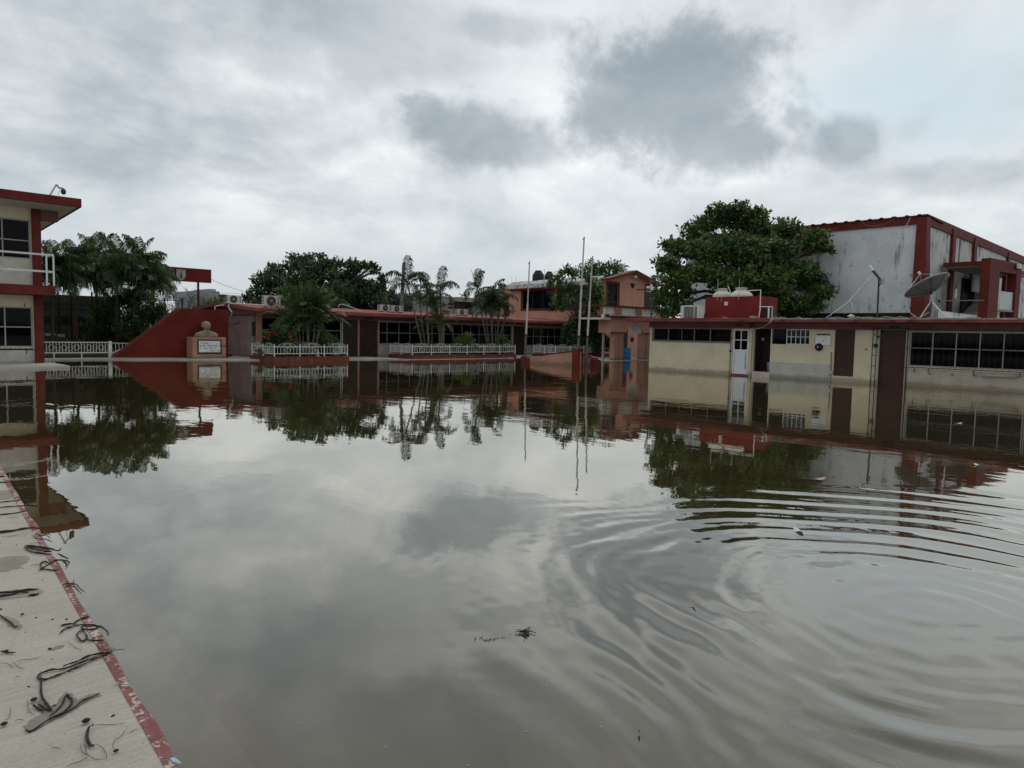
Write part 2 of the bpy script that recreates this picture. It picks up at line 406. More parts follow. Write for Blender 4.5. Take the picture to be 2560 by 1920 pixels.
def glassmat(name, tint, base_r=.06):
    mt, q = newmat(name)
    lw = q.n('ShaderNodeLayerWeight'); lw.inputs['Blend'].default_value = .5
    f = q.math('ADD', q.math('MULTIPLY', q.math('POWER', lw.outputs['Facing'], 4.0), .6), base_r, clamp=True)
    tr = q.n('ShaderNodeBsdfTransparent'); tr.inputs[0].default_value = (*tint, 1)
    gl = q.n('ShaderNodeBsdfGlossy'); gl.inputs['Roughness'].default_value = .04; gl.inputs[0].default_value = (.9, .9, .9, 1)
    mx = q.n('ShaderNodeMixShader'); q.lk(f, mx.inputs[0]); q.lk(tr.outputs[0], mx.inputs[1]); q.lk(gl.outputs[0], mx.inputs[2])
    out = q.n('ShaderNodeOutputMaterial'); q.lk(mx.outputs[0], out.inputs[0])
    return mt
M_glass = glassmat('dark_window_glass', (.14, .15, .18), .010)
M_glassb = glassmat('tinted_window_glass', (.45, .48, .56), .018)

# flood water: murky body under a clear reflecting surface
mt, q = newmat('flood_water')
geo = q.n('ShaderNodeNewGeometry'); P_ = geo.outputs['Position']
amp = q.smooth(q.noise(P_, .16, 3, .5), .38, .66)
ln = q.vmath('LENGTH', P_)
mp = q.n('ShaderNodeMapping'); q.lk(P_, mp.inputs[0]); mp.inputs['Rotation'].default_value = (0, 0, -HEAD); mp.inputs['Scale'].default_value = (1.0, .45, 1)
hgt = q.math('ADD', q.math('MULTIPLY', q.noise(mp.outputs[0], 1.6, 3, .5, .4), .8), q.math('MULTIPLY', q.noise(mp.outputs[0], 7.0, 3, .55), .10))
far = q.smooth(ln, 3.0, 20.0)
hgt = q.math('MULTIPLY', hgt, q.math('ADD', .20, q.math('ADD', q.math('MULTIPLY', far, .35), q.math('MULTIPLY', q.math('MULTIPLY', amp, far), .75))))
bp = q.n('ShaderNodeBump'); bp.inputs['Strength'].default_value = 1.0; bp.inputs['Distance'].default_value = .0085
q.lk(hgt, bp.inputs['Height'])
lw = q.n('ShaderNodeLayerWeight'); lw.inputs['Blend'].default_value = .5; q.lk(bp.outputs[0], lw.inputs['Normal'])
fr = q.math('ADD', q.math('MULTIPLY', q.math('POWER', lw.outputs['Facing'], 2.5), .94), .03, clamp=True)
gl = q.n('ShaderNodeBsdfGlossy'); gl.inputs['Roughness'].default_value = .012; gl.inputs[0].default_value = (1.0, .97, .90, 1); q.lk(bp.outputs[0], gl.inputs['Normal'])
df = q.n('ShaderNodeBsdfDiffuse'); df.inputs[0].default_value = (.072, .057, .026, 1)
tr = q.n('ShaderNodeBsdfTransparent'); tr.inputs[0].default_value = (.62, .55, .38, 1)
m1 = q.n('ShaderNodeMixShader'); m1.inputs[0].default_value = .56; q.lk(df.outputs[0], m1.inputs[1]); q.lk(tr.outputs[0], m1.inputs[2])
mx = q.n('ShaderNodeMixShader'); q.lk(fr, mx.inputs[0]); q.lk(m1.outputs[0], mx.inputs[1]); q.lk(gl.outputs[0], mx.inputs[2])
out = q.n('ShaderNodeOutputMaterial'); q.lk(mx.outputs[0], out.inputs[0])
M_water = mt

# brushed pavement concrete and flaking kerb paint
def pave(name, painted):
    mt, q = newmat(name)
    geo = q.n('ShaderNodeNewGeometry'); P_ = geo.outputs['Position']
    mp = q.n('ShaderNodeMapping'); q.lk(P_, mp.inputs[0]); mp.inputs['Rotation'].default_value = (0, 0, R_(-6)); mp.inputs['Scale'].default_value = (2.2, 55, 1)
    br = q.noise(mp.outputs[0], 1.4, 5, .6)
    f1 = q.noise(P_, 1.1, 6, .6); f2 = q.noise(P_, 60, 4, .7); f3 = q.noise(P_, 6, 5, .65)
    f4 = q.noise(P_, 170, 3, .7)
    v = q.math('ADD', -.06, q.math('ADD', q.math('MULTIPLY', f1, .42), q.math('ADD', q.math('MULTIPLY', br, .64), q.math('ADD', q.math('MULTIPLY', f2, .56), q.math('ADD', q.math('MULTIPLY', f4, .25), q.math('MULTIPLY', f3, .22))))))
    cb = q.n('ShaderNodeCombineColor')
    for i in range(3): q.lk(v, cb.inputs[i])
    cc = q.mix(1.0, (.395, .357, .30), cb.outputs[0], 'MULTIPLY')
    cc = q.mix(q.math('MULTIPLY', q.smooth(q.noise(P_, 2.3, 7, .65, .5), .58, .76), .5), cc, (.21, .175, .125))
    cc = q.mix(q.math('MULTIPLY', q.smooth(q.noise(P_, 55, 4, .6), .69, .72), .8), cc, (.06, .05, .04))
    if painted:
        k = q.smooth(q.math('ADD', q.math('MULTIPLY', q.noise(P_, 26, 8, .72), .72), q.math('MULTIPLY', q.noise(P_, 3.1, 3, .5), .28)), .525, .54)
        rd = q.mix(q.smooth(f3, .3, .7), (.17, .058, .054), (.235, .095, .09))
        cc = q.mix(k, rd, q.mix(.5, cc, (.52, .45, .38)))
    bs = q.n('ShaderNodeBsdfPrincipled'); q.lk(cc, bs.inputs['Base Color']); bs.inputs['Roughness'].default_value = .8; bs.inputs['Specular IOR Level'].default_value = .3
    bpn = q.n('ShaderNodeBump'); bpn.inputs['Strength'].default_value = .5; bpn.inputs['Distance'].default_value = .004
    q.lk(q.math('ADD', br, q.math('MULTIPLY', f2, .6)), bpn.inputs['Height']); q.lk(bpn.outputs[0], bs.inputs['Normal'])
    out = q.n('ShaderNodeOutputMaterial'); q.lk(bs.outputs[0], out.inputs[0])
    return mt
M_pave = pave('brushed_concrete', False)
M_kerb = pave('flaking_red_kerb_paint', True)

# ------------------------------------------------------------------ shared builders
def window(parent, ax, c, u0, u1, z0, z1, cols=2, trans=(.5,), fw=.035, frame=None, glass=None, mull=None, depth=.06):
    """frame mesh (part) with every pane a sub-part; the inside of the building is on the + side of the wall"""
    u0, u1 = min(u0, u1), max(u0, u1)
    mb = MB()
    mb.abox(ax, c, c + depth, u0, u1, z0, z0 + fw); mb.abox(ax, c, c + depth, u0, u1, z1 - fw, z1)
    mb.abox(ax, c, c + depth, u0, u0 + fw, z0 + fw, z1 - fw); mb.abox(ax, c, c + depth, u1 - fw, u1, z0 + fw, z1 - fw)
    us = [u0 + fw * .5] + ([u0 + (u1 - u0) * k for k in mull] if mull else [u0 + (u1 - u0) * k / cols for k in range(1, cols)]) + [u1 - fw * .5]
    zs = [z0 + fw * .5] + [z0 + (z1 - z0) * t for t in trans] + [z1 - fw * .5]
    hw = fw * .45
    for u in us[1:-1]: mb.abox(ax, c + .004, c + depth - .004, u - hw, u + hw, z0 + fw, z1 - fw)
    for z in zs[1:-1]:
        for a, d in zip(us[:-1], us[1:]): mb.abox(ax, c + .008, c + depth - .008, a + hw, d - hw, z - hw, z + hw)
    fr_ = mb.build('window', frame or M_frame, parent)
    for a, d in zip(us[:-1], us[1:]):
        for e, g in zip(zs[:-1], zs[1:]):
            MB().abox(ax, c + .026, c + .032, a + hw + .001, d - hw - .001, e + hw + .001, g - hw - .001).build('pane', glass or M_glass, fr_)
    return fr_
def curtain(parent, ax, c, u0, u1, z0, z1, mat, amp=.03, lam=.16):
    mb = MB(); n = max(4, int(abs(u1 - u0) / lam * 6)); pr = None
    for i in range(n + 1):
        u = u0 + (u1 - u0) * i / n; k = c + amp * math.sin(2 * math.pi * u / lam) + amp * .5 * math.sin(u * 23.1)
        p = [(k, u, z0), (k, u, z1)] if ax == 'X' else [(u, k, z0), (u, k, z1)]
        if pr: mb.quad(pr[0], p[0], p[1], pr[1])
        pr = p
    return mb.build('curtain', mat, parent)
def plank_door(parent, ax, c, u0, u1, z0, z1, n, mat, frame=None, gap=.005):
    u0, u1 = min(u0, u1), max(u0, u1)
    d = MB().abox(ax, c + .02, c + .045, u0, u1, z0, z1).build('door', frame or mat, parent)
    wd = (u1 - u0) / n
    for i in range(n):
        dz = random.uniform(-.003, .003)
        MB().abox(ax, c + dz, c + .0195, u0 + i * wd + gap, u0 + (i + 1) * wd - gap, z0 + .01, z1 - .01).build('plank', mat, d)
    return d
def sphere_prof(r, n=6, sq=1.0): return [(max(.0005, r * math.sin(math.pi * i / n)), sq * r * (1 - math.cos(math.pi * i / n))) for i in range(n + 1)]
def roundbar(mb, a, b_, r, n=5): mb.tube([a, b_], r, n)
def arc(c, r, a0, a1, n, f): return [f(c[0] + r * math.cos(a0 + (a1 - a0) * i / n), c[1] + r * math.sin(a0 + (a1 - a0) * i / n)) for i in range(n + 1)]

# ------------------------------------------------------------------ setting: ground, water, pavement, walkway
g = MB(); g.quad((-1500, -1500, -.9), (1500, -1500, -.9), (1500, 1500, -.9), (-1500, 1500, -.9)).build('ground', M_soil, kind='structure')
MB().box(-40, 75, -40, 75, -.55, -.42).build('court_floor', M_sub, kind='structure')

def kx(y): return 0.684 + 0.0827 * y       # kerb line of the pavement
PZ = .085
# water: fine grid where the ring waves run, plain sheet beyond
def wave(x, y):
    dx, dy = x - 4.9, y - 1.25
    r0 = np.hypot(dx, dy); th = np.arctan2(dy, dx)
    w1 = .03 * np.sin(3 * th + .7) + .025 * np.sin(7 * th + r0 * 1.3) + .05 * np.sin(x * 1.9 + .4) * np.sin(y * 2.3 + 1.1)
    r = r0 + w1
    c0 = np.cos(th - .12)
    rout = 2.05 + 1.9 * np.clip(c0, 0, 1) ** 2 + .35 * np.clip(-c0, 0, 1)
    env = 1 / (1 + np.exp((r0 - rout) / .16)) * (1 / (1 + np.exp((.95 - r0) / .14)))
    dn = np.clip(.5 - .5 * np.cos(th - .25), 0, 1)  # towards the camera
    lam = .20 + .095 * r; ph = 2 * np.pi / .095 * np.log(lam)
    brk = .70 + .30 * np.sin(2.3 * th + 1.1 * r0 + .5)
    patch = .5 + .5 * np.sin(1.7 * x - 2.6 * y + .9) * np.sin(2.3 * y + 1.1 * x) + .35 * np.sin(4.1 * y - 2.9 * x)
    h = (.074 - .052 * dn) * lam / (2 * np.pi) * env * brk * (1 - dn * (1 - np.clip(patch, 0, 1))) * np.sin(ph)
    h += .014 * lam / (2 * np.pi) * env * np.sin(2.13 * ph + 1.4 * np.sin(2.7 * th))
    nenv = dn / (1 + np.exp((r0 - 2.9) / .25)) / (1 + np.exp((1.0 - r0) / .15))
    wx = x + .16 * np.sin(1.9 * y + .8) + .07 * np.sin(4.3 * y - x); wy = y + .15 * np.sin(2.2 * x + 1.7) + .06 * np.sin(5.1 * x + y)
    rw = np.hypot(wx - 4.9, wy - 1.25)
    h += .0050 * nenv * np.sin(2 * np.pi * rw / .38 + 1.3 * np.sin(2.1 * th)) * np.clip(.45 + .75 * np.sin(2.9 * wx + 1.7 * wy + .6) * np.cos(2.1 * wy - 1.3 * wx), -.3, 1.2)
    h += .0022 * nenv * np.sin(2 * np.pi * rw / .21 + 2.0 * np.sin(3.3 * th + 1)) * (.5 + .5 * np.sin(3.7 * wy - 2.3 * wx))
    h += .0010 * np.exp(-(r0 / 2.2) ** 2) * (np.sin(5.1 * x + 2.2 * y) * np.sin(3.3 * y - 1.7 * x + 1.2) + .8 * np.sin(8.3 * x - 4.1 * y + .5) * np.sin(6.1 * y + 2.4 * x))
    h += .0010 * np.exp(-((r0 - 1.5) / .8) ** 2) * dn * np.sin(14 * x - 7 * y + 2 * np.sin(3 * y)) * np.sin(12 * y + 5 * x)
    cen = np.exp(-(r0 / 1.05) ** 2)
    h += cen * (.0009 * np.sin(17 * x + 5 * y + 1.6 * np.sin(4 * y)) * np.sin(9 * y - 6 * x) + .0011 * np.sin(7.3 * wx - 9.1 * wy) * np.sin(5.2 * wy + 6.4 * wx + .8) + .0012 * np.sin(2 * np.pi * rw / .24))
    fine = 1 / (1 + np.exp((r0 - 3.0) / .3))
    h += .00035 * fine * np.sin(23 * wx + 11 * wy) * np.sin(19 * wy - 13 * wx + 2 * np.sin(3 * x))
    return h
GX0, GX1, GY0, GY1, ST = 0.5, 12.0, -4.0, 8.5, .032
nx, ny = int((GX1 - GX0) / ST) + 1, int((GY1 - GY0) / ST) + 1
xs, ys = np.linspace(GX0, GX1, nx), np.linspace(GY0, GY1, ny)
XX, YY = np.meshgrid(xs, ys, indexing='ij')
edge = np.clip(np.minimum(np.minimum(XX - GX0, GX1 - XX), np.minimum(YY - GY0, GY1 - YY)) / 1.2, 0, 1)
edge = edge * edge * (3 - 2 * edge)
ZZ = wave(XX, YY) * edge
vv = np.stack([XX, YY, ZZ], -1).reshape(-1, 3)
ii, jj = np.meshgrid(np.arange(nx - 1), np.arange(ny - 1), indexing='ij')
q0 = (ii * ny + jj).ravel()
ff = np.stack([q0, q0 + ny, q0 + ny + 1, q0 + 1], -1)
nb = len(vv)
out_ = [(-40, -40), (75, -40), (75, 75), (-40, 75)]; inn = [(GX0, GY0), (GX1, GY0), (GX1, GY1), (GX0, GY1)]
vv = np.concatenate([vv, np.array([(*p, 0) for p in out_ + inn], float)])
faces = [tuple(f) for f in ff.tolist()] + [(nb + i, nb + (i + 1) % 4, nb + 4 + (i + 1) % 4, nb + 4 + i) for i in range(4)]
me = bpy.data.meshes.new('water'); me.from_pydata(vv.tolist(), [], faces); me.materials.append(M_water); me.shade_smooth()
wob = bpy.data.objects.new('water', me); col.objects.link(wob); wob['kind'] = 'structure'

pv = MB()
ya, yb = -4.0, 30.4
K = .050
pv.hexa([(-14, ya, -.5), (kx(ya) - K, ya, -.5), (kx(yb) - K, yb, -.5), (-14, yb, -.5), (-14, ya, PZ), (kx(ya) - K, ya, PZ), (kx(yb) - K, yb, PZ), (-14, yb, PZ)])
pave_ob = pv.build('pavement', M_pave, kind='structure')
# kerb edge: slightly uneven painted arris
kb = MB(); n = 150; pr = None
for i in range(n + 1):
    t = i / n; y = ya + (yb - ya) * t ** 1.6
    j = random.uniform(-.006, .006) + .006 * math.sin(y * 5.1); j2 = random.uniform(-.003, .003)
    s = [(kx(y) - K, y, PZ), (kx(y) - K, y, PZ + .004), (kx(y) - .012 + j * .5, y, PZ + .004 + j2), (kx(y) + j, y, PZ - .012 + j2), (kx(y) + .004 + j, y, -.5)]
    if pr:
        for k in range(4): kb.quad(pr[k], s[k], s[k + 1], pr[k + 1])
    pr = s
kb.build('kerb_edge', M_kerb, pave_ob)
# a step lies just under the water beside the pavement
st = MB()
st.hexa([(kx(ya) + .006, ya, -.5), (kx(ya) + .40, ya, -.5), (kx(yb) + .40, yb, -.5), (kx(yb) + .006, yb, -.5), (kx(ya) + .006, ya, -.11), (kx(ya) + .40, ya, -.11), (kx(yb) + .40, yb, -.11), (kx(yb) + .006, yb, -.11)])
stp = st.build('submerged_step', M_substep, kind='structure')
s2 = MB(); s2.hexa([(kx(ya) + .32, ya, -.106), (kx(ya) + .404, ya, -.106), (kx(yb) + .404, yb, -.106), (kx(yb) + .32, yb, -.106), (kx(ya) + .32, ya, -.102), (kx(ya) + .404, ya, -.102), (kx(yb) + .404, yb, -.102), (kx(yb) + .32, yb, -.102)])
s2.build('painted_edge', M_subred, stp)

WZ = .055
front = [(6.0, 37.4), (9.5, 36.9), (13.2, 35.4), (16.0, 34.3), (19, 33.9), (23.8, 33.1), (24.0, 32.55), (32.4, 32.5), (32.6, 33.2), (42.5, 33.0)]
wk = MB(); back = 46.0
for (a, b_) in zip(front[:-1], front[1:]):
    bk = 37.2 if a[0] > 16.9 else back
    zz = .014 if a[0] > 23.9 and b_[0] < 32.5 else WZ
    wk.hexa([(a[0], a[1], -.5), (b_[0], b_[1], -.5), (b_[0], bk, -.5), (a[0], bk, -.5), (a[0], a[1], zz), (b_[0], b_[1], zz), (b_[0], bk, zz), (a[0], bk, zz)])
wk.build('walkway', M_walk, kind='structure')
gd = MB(); gd.box(-30, 16.5, 38.4, 75, -.5, .16); gd.build('garden_soil', M_soil, kind='structure')
gb = MB(); gb.box(17, 75, 46, 75, -.5, .16); gb.build('back_yard', M_soil, kind='structure')

# ------------------------------------------------------------------ two storey school building at the left
lb = thing('school_building', 'two storey cream and dark red school building cut by the left edge of the photo', 'building', (3, 33, 0))
YL = 33.0; XR = 6.33; XW0 = -6.0
FL = [(5.36, 6.29, .71, 2.27), (2.2, 5.2, .71, 2.27), (-1.2, 1.9, .71, 2.27)]
FU = [(5.40, 6.29, 4.12, 5.62), (2.2, 5.24, 4.12, 5.62), (-1.2, 1.9, 4.12, 5.62)]
for o in FL: pass
w_ = MB()
w_.wall('Y', YL, YL + .2, XW0, XR, -.5, 2.72, [(2.3, 6.29, .71, 2.27), (-1.2, 1.9, .71, 2.27)])
w_.wall('Y', YL, YL + .2, XW0, XR, 4.05, 6.12, [(2.3, 6.29, 4.12, 5.62), (-1.2, 1.9, 4.12, 5.62)])
w_.box(XR + .02, XR + .22, YL + .25, 43, -.5, 6.0); w_.box(XW0, XR, 42.8, 43, -.5, 5.9); w_.box(XW0 - .2, XW0, YL, 43, -.5, 6.0)
w_.build('wall', M_cream, lb)
MB().wall('Y', YL + .005, YL + .2, XW0, XR, 3.1, 4.05).build('breast_wall', M_creampale, lb)
MB().wall('Y', YL - .006, YL - .001, XW0, XR - .002, -.3, .58).build('dado', M_whitegrey2, lb)
MB().box(XW0, XR, YL + .3, 42.8, 2.75, 3.0).build('floor_slab', M_dark, lb)  # dark colour stands in for the unlit rooms behind the panes
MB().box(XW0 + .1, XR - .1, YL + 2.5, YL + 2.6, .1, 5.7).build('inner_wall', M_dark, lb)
MB().box(XR, 6.62, YL - .14, YL + .2, -.5, 6.12).build('column', M_redtrim, lb)
def balc():
    m_ = MB(); m_.box(XW0, 6.86, YL - 1.0, YL + .25, 2.73, 3.09); return m_
bs_ = balc().build('balcony_slab', M_redtrim, lb)
zc_ = 4.12
window(lb, 'Y', YL + .06, 2.3, 6.29, 4.12, 5.62, 4, (.47,), .05, M_frame, M_glass, mull=(.26, .52, .777))
window(lb, 'Y', YL + .06, 2.3, 6.29, .71, 2.27, 4, (.50,), .05, M_frame, M_glass, mull=(.26, .52, .777))
MB().box(4.0, 6.29, YL - .03, YL + .05, .60, .66).build('window_grille', M_black, lb)
wg = MB()
for x in np.arange(4.1, 6.3, .16): wg.box(x - .006, x + .006, YL - .02, YL - .008, .60, .70)
wg.box(6.04, 6.06, YL - .03, YL - .01, .45, .60); wg.box(6.03, 6.05, YL - .03, YL - .01, 2.27, 2.42)
wg.build('grille_spikes', M_black, lb, kind='stuff')
# roof: low slope to the back, red edge board and pale soffit
YF = 31.5; XE = 7.70
zt, zb = 6.46, 6.14; zt2, zb2 = 6.08, 5.80; YBK = 44
def roofz(y, a, b_): return a + (b_ - a) * (y - YF) / (38.4 - YF)
rf = MB()
rf.hexa([(XW0 - 1, YF, zb), (XE, YF, zb), (XE, YBK, roofz(YBK, zb, zb2)), (XW0 - 1, YBK, roofz(YBK, zb, zb2)), (XW0 - 1, YF, zt), (XE, YF, zt), (XE, YBK, roofz(YBK, zt, zt2)), (XW0 - 1, YBK, roofz(YBK, zt, zt2))])
rf.build('roof', M_redtrim, lb)
sf = MB(); sf.hexa([(XW0 - 1, YF + .12, zb - .012), (XE - .12, YF + .12, zb - .012), (XE - .12, YBK, roofz(YBK, zb, zb2) - .012), (XW0 - 1, YBK, roofz(YBK, zb, zb2) - .012), (XW0 - 1, YF + .12, zb - .002), (XE - .12, YF + .12, zb - .002), (XE - .12, YBK, roofz(YBK, zb, zb2) - .002), (XW0 - 1, YBK, roofz(YBK, zb, zb2) - .002)])
sf.build('soffit', M_whitegrey, lb)
MB().box(6.62, 7.22, YL - .1, YL + .15, 5.66, 6.06).build('beam_end', M_beam, lb)
MB().box(XW0 - 3, 6.93, 30.45, 33.3, -.5, .09).build('platform', M_walk, lb)
# balcony rail
rl = thing('balcony_rail', 'white square tube rail along the upper balcony of the left building', 'railing', (5, 32.1, 3.09))
yr = YL - .93
for z in (3.63, 4.27): MB().box(XW0, 6.85, yr - .02, yr + .02, z - .035, z + .035).build('rail', M_white, rl)
for z in (3.63, 4.27): MB().box(6.80, 6.85, yr + .03, yr + 1.1, z - .03, z + .03).build('rail', M_white, rl)
for x in (6.60, 6.83, 3.0, 0.0): MB().box(x - .03, x + .03, yr - .055, yr - .022, 2.74, 4.25).build('post', M_white, rl)
# camera on its bracket on the roof edge
cp = thing('security_camera', 'small dome camera hanging from a bent bracket on the left roof edge', 'camera', onY(126, 485, 31.7))
q = lambda x, y: onY(x, y, 31.7)
MB().tube([q(124, 489), q(141, 461)], .03, 6).build('bracket', M_steel, cp)
MB().tube([q(141, 461), q(148, 470), q(156, 470), q(162, 474)], .035, 6).build('arm', M_steel, cp)
cc_ = q(158.5, 480)
MB().lathe([(.02, .12), (.06, .11), (.09, .05), (.09, .0), (.075, -.06), (.04, -.09), (.005, -.1)], cc_, 12).build('dome', M_dark, cp, True)
MB().tube([q(150, 474), q(147, 480), q(146, 487)], .008, 4).build('cable', M_hose, cp)

# ------------------------------------------------------------------ white fence, red monument wall, bust
YM = 37.0
def cy(px, py, Y): return onY(px, py, Y)
fe = thing('iron_fence', 'white iron fence with ring and scroll panels in front of the dark palm garden', 'fence', (9, 37.55, WZ))
YFN = 37.55
zt_, zb_ = cy(180, 855.5, YFN).z, cy(180, 882, YFN).z
xa, xb = cy(100, 880, YFN).x, cy(271, 880, YFN).x
MB().box(xa, xb, YFN - .015, YFN + .015, zt_ - .02, zt_ + .02).build('rail', M_white, fe); MB().box(xa, xb, YFN - .015, YFN + .015, zb_ - .02, zb_ + .02).build('rail', M_white, fe)
bal = MB().box(-.009, .009, -.009, .009, zb_ + .02, zt_ - .02).mesh('baluster', M_white)
ringm = MB().tube(arc((0, (zt_ + zb_) / 2), .125, 0, 2 * math.pi, 14, lambda a, c: (a, 0, c)), .009, 4, False).mesh('ring', M_white)
scm = MB()
for s in (-1, 1):
    zm, hh = (zt_ + zb_) / 2, (zt_ - zb_) / 2 - .02
    scm.tube([(s * .10, 0, zm - hh), (s * .03, 0, zm - hh * .55), (s * .10, 0, zm - hh * .25), (s * .02, 0, zm), (s * .10, 0, zm + hh * .25), (s * .03, 0, zm + hh * .55), (s * .10, 0, zm + hh)], .008, 4)
scm = scm.mesh('scroll', M_white)
nb_ = 22
for i in range(1, nb_):
    x = xa + (xb - xa) * i / nb_
    link_mesh('baluster', bal, fe, (x, YFN, 0))
    if i % 4 == 1: link_mesh('scroll', scm, fe, (x + (xb - xa) / nb_ * .5, YFN, 0))
    elif i % 4 == 3: link_mesh('ring', ringm, fe, (x + (xb - xa) / nb_ * .5, YFN, 0))
for px in (135, 204): x = cy(px, 882, YFN).x; MB().box(x - .02, x + .02, YFN - .02, YFN + .02, WZ, zb_ - .02).build('foot', M_white, fe)
px0 = cy(271, 880, YFN).x; px1 = cy(279.5, 880, YFN).x
MB().box(px0, px1, YFN - .07, YFN + .07, WZ, cy(275, 853, YFN).z).build('post', M_white, fe)
a, c = cy(281, 857.5, YFN), cy(331, 858.5, YFN); d = cy(281, 883, YFN)
MB().tube([a, c], .02, 4).build('rail', M_white, fe); MB().tube([d, (c.x, c.y, c.z - .02)], .03, 4).build('sloping_rail', M_white, fe)
for t in (.15, .32, .49, .66, .82):
    x = a.x + (c.x - a.x) * t; zt2_ = a.z + (c.z - a.z) * t; zz = d.z + (c.z - d.z) * t
    MB().box(x - .011, x + .011, YFN - .011, YFN + .011, zz, zt2_).build('baluster', M_white, fe)

mo = thing('monument_wall', 'dark red monument wall with sloping left side and chipped paint behind the stone bust', 'wall', (13, YM, WZ))
pts = [cy(284, 894, YM), cy(571, 894, YM), cy(571, 776, YM), cy(450, 771, YM)]
MB().prism([(p.x, max(p.z, WZ - .1) if i < 2 else p.z) for i, p in enumerate(pts)], 'Y', YM, YM + .3).build('wall', M_red, mo)
MB().prism([(p.x + dx, p.z + dz) for p, dx, dz in ((pts[0], -.06, .02), (pts[0], .07, .02), (pts[3], .03, -.06), (pts[3], -.08, .015))], 'Y', YM - .012, YM + .315).build('sloping_edge', M_redtrim, mo)

YP = 36.05
pe = thing('pedestal', 'salmon block pedestal with a framed plaque under the stone bust', 'pedestal', (13.6, YP, WZ))
xa, xb = cy(482, 890, YP).x, cy(565, 890, YP).x; zt_ = cy(524, 843, YP).z
MB().box(xa, xb, YP, YP + .80, WZ - .05, zt_).build('block', M_salmond, pe)
fx0, fx1, fz0, fz1 = cy(493.5, 870, YP).x, cy(553.5, 870, YP).x, cy(524, 885, YP).z, cy(524, 849, YP).z
pf = MB().wall('Y', YP - .03, YP - .002, fx0, fx1, fz0, fz1, [(fx0 + .06, fx1 - .06, fz0 + .09, fz1 - .06)]).build('plaque_frame', M_brown, pe)
pq = MB().box(fx0 + .06, fx1 - .06, YP - .016, YP - .004, fz0 + .09, fz1 - .06).build('plaque', M_plaque, pe)
def text(name, s, parent, loc, size, rot, mat, sx=1.0, align='LEFT'):
    cu = bpy.data.curves.new(name, 'FONT'); cu.body = s; cu.size = size; cu.align_x = align; cu.extrude = .001; cu.materials.append(mat)
    o = bpy.data.objects.new(name, cu); col.objects.link(o)
    bpy.context.view_layer.update()
    me_ = bpy.data.meshes.new_from_object(o); bpy.data.objects.remove(o); bpy.data.curves.remove(cu)
    o = bpy.data.objects.new(name, me_); col.objects.link(o)
    o.parent = parent; o.location = Vector(loc) - ORG[parent.name]; o.rotation_euler = rot; o.scale = (sx, 1, 1)
    return o
tx0, tw = fx0 + .06, fx1 - fx0 - .12; tz = fz1 - .06; th = fz1 - fz0 - .15
rotf = (R_(90), 0, 0)
text('lettering', 'Homenaje  a', pq, (tx0 + tw * .05, YP - .018, tz - th * .25), .105, rotf, M_ink)
text('lettering', 'DON   MELCHOR   OCAMPO', pq, (tx0 + tw * .05, YP - .018, tz - th * .53), .15, rotf, M_ink, .76)
ib = MB()   # third line: worn away to unreadable strokes in the photograph
for k, (a, c, hh) in enumerate([(.06, .085, .05), (.24, .26, .045), (.27, .33, .025), (.34, .38, .03), (.52, .56, .025), (.57, .62, .035), (.63, .66, .025), (.75, .78, .055)]):
    ib.box(tx0 + tw * a, tx0 + tw * c, YP - .019, YP - .0165, tz - th * .69, tz - th * .69 + hh)
ib.build('worn_lettering', M_ink, pq)
text('lettering', '1814 - 1861', pq, (tx0 + tw * .56, YP - .018, tz - th * .93), .10, rotf, M_ink, 1.0)

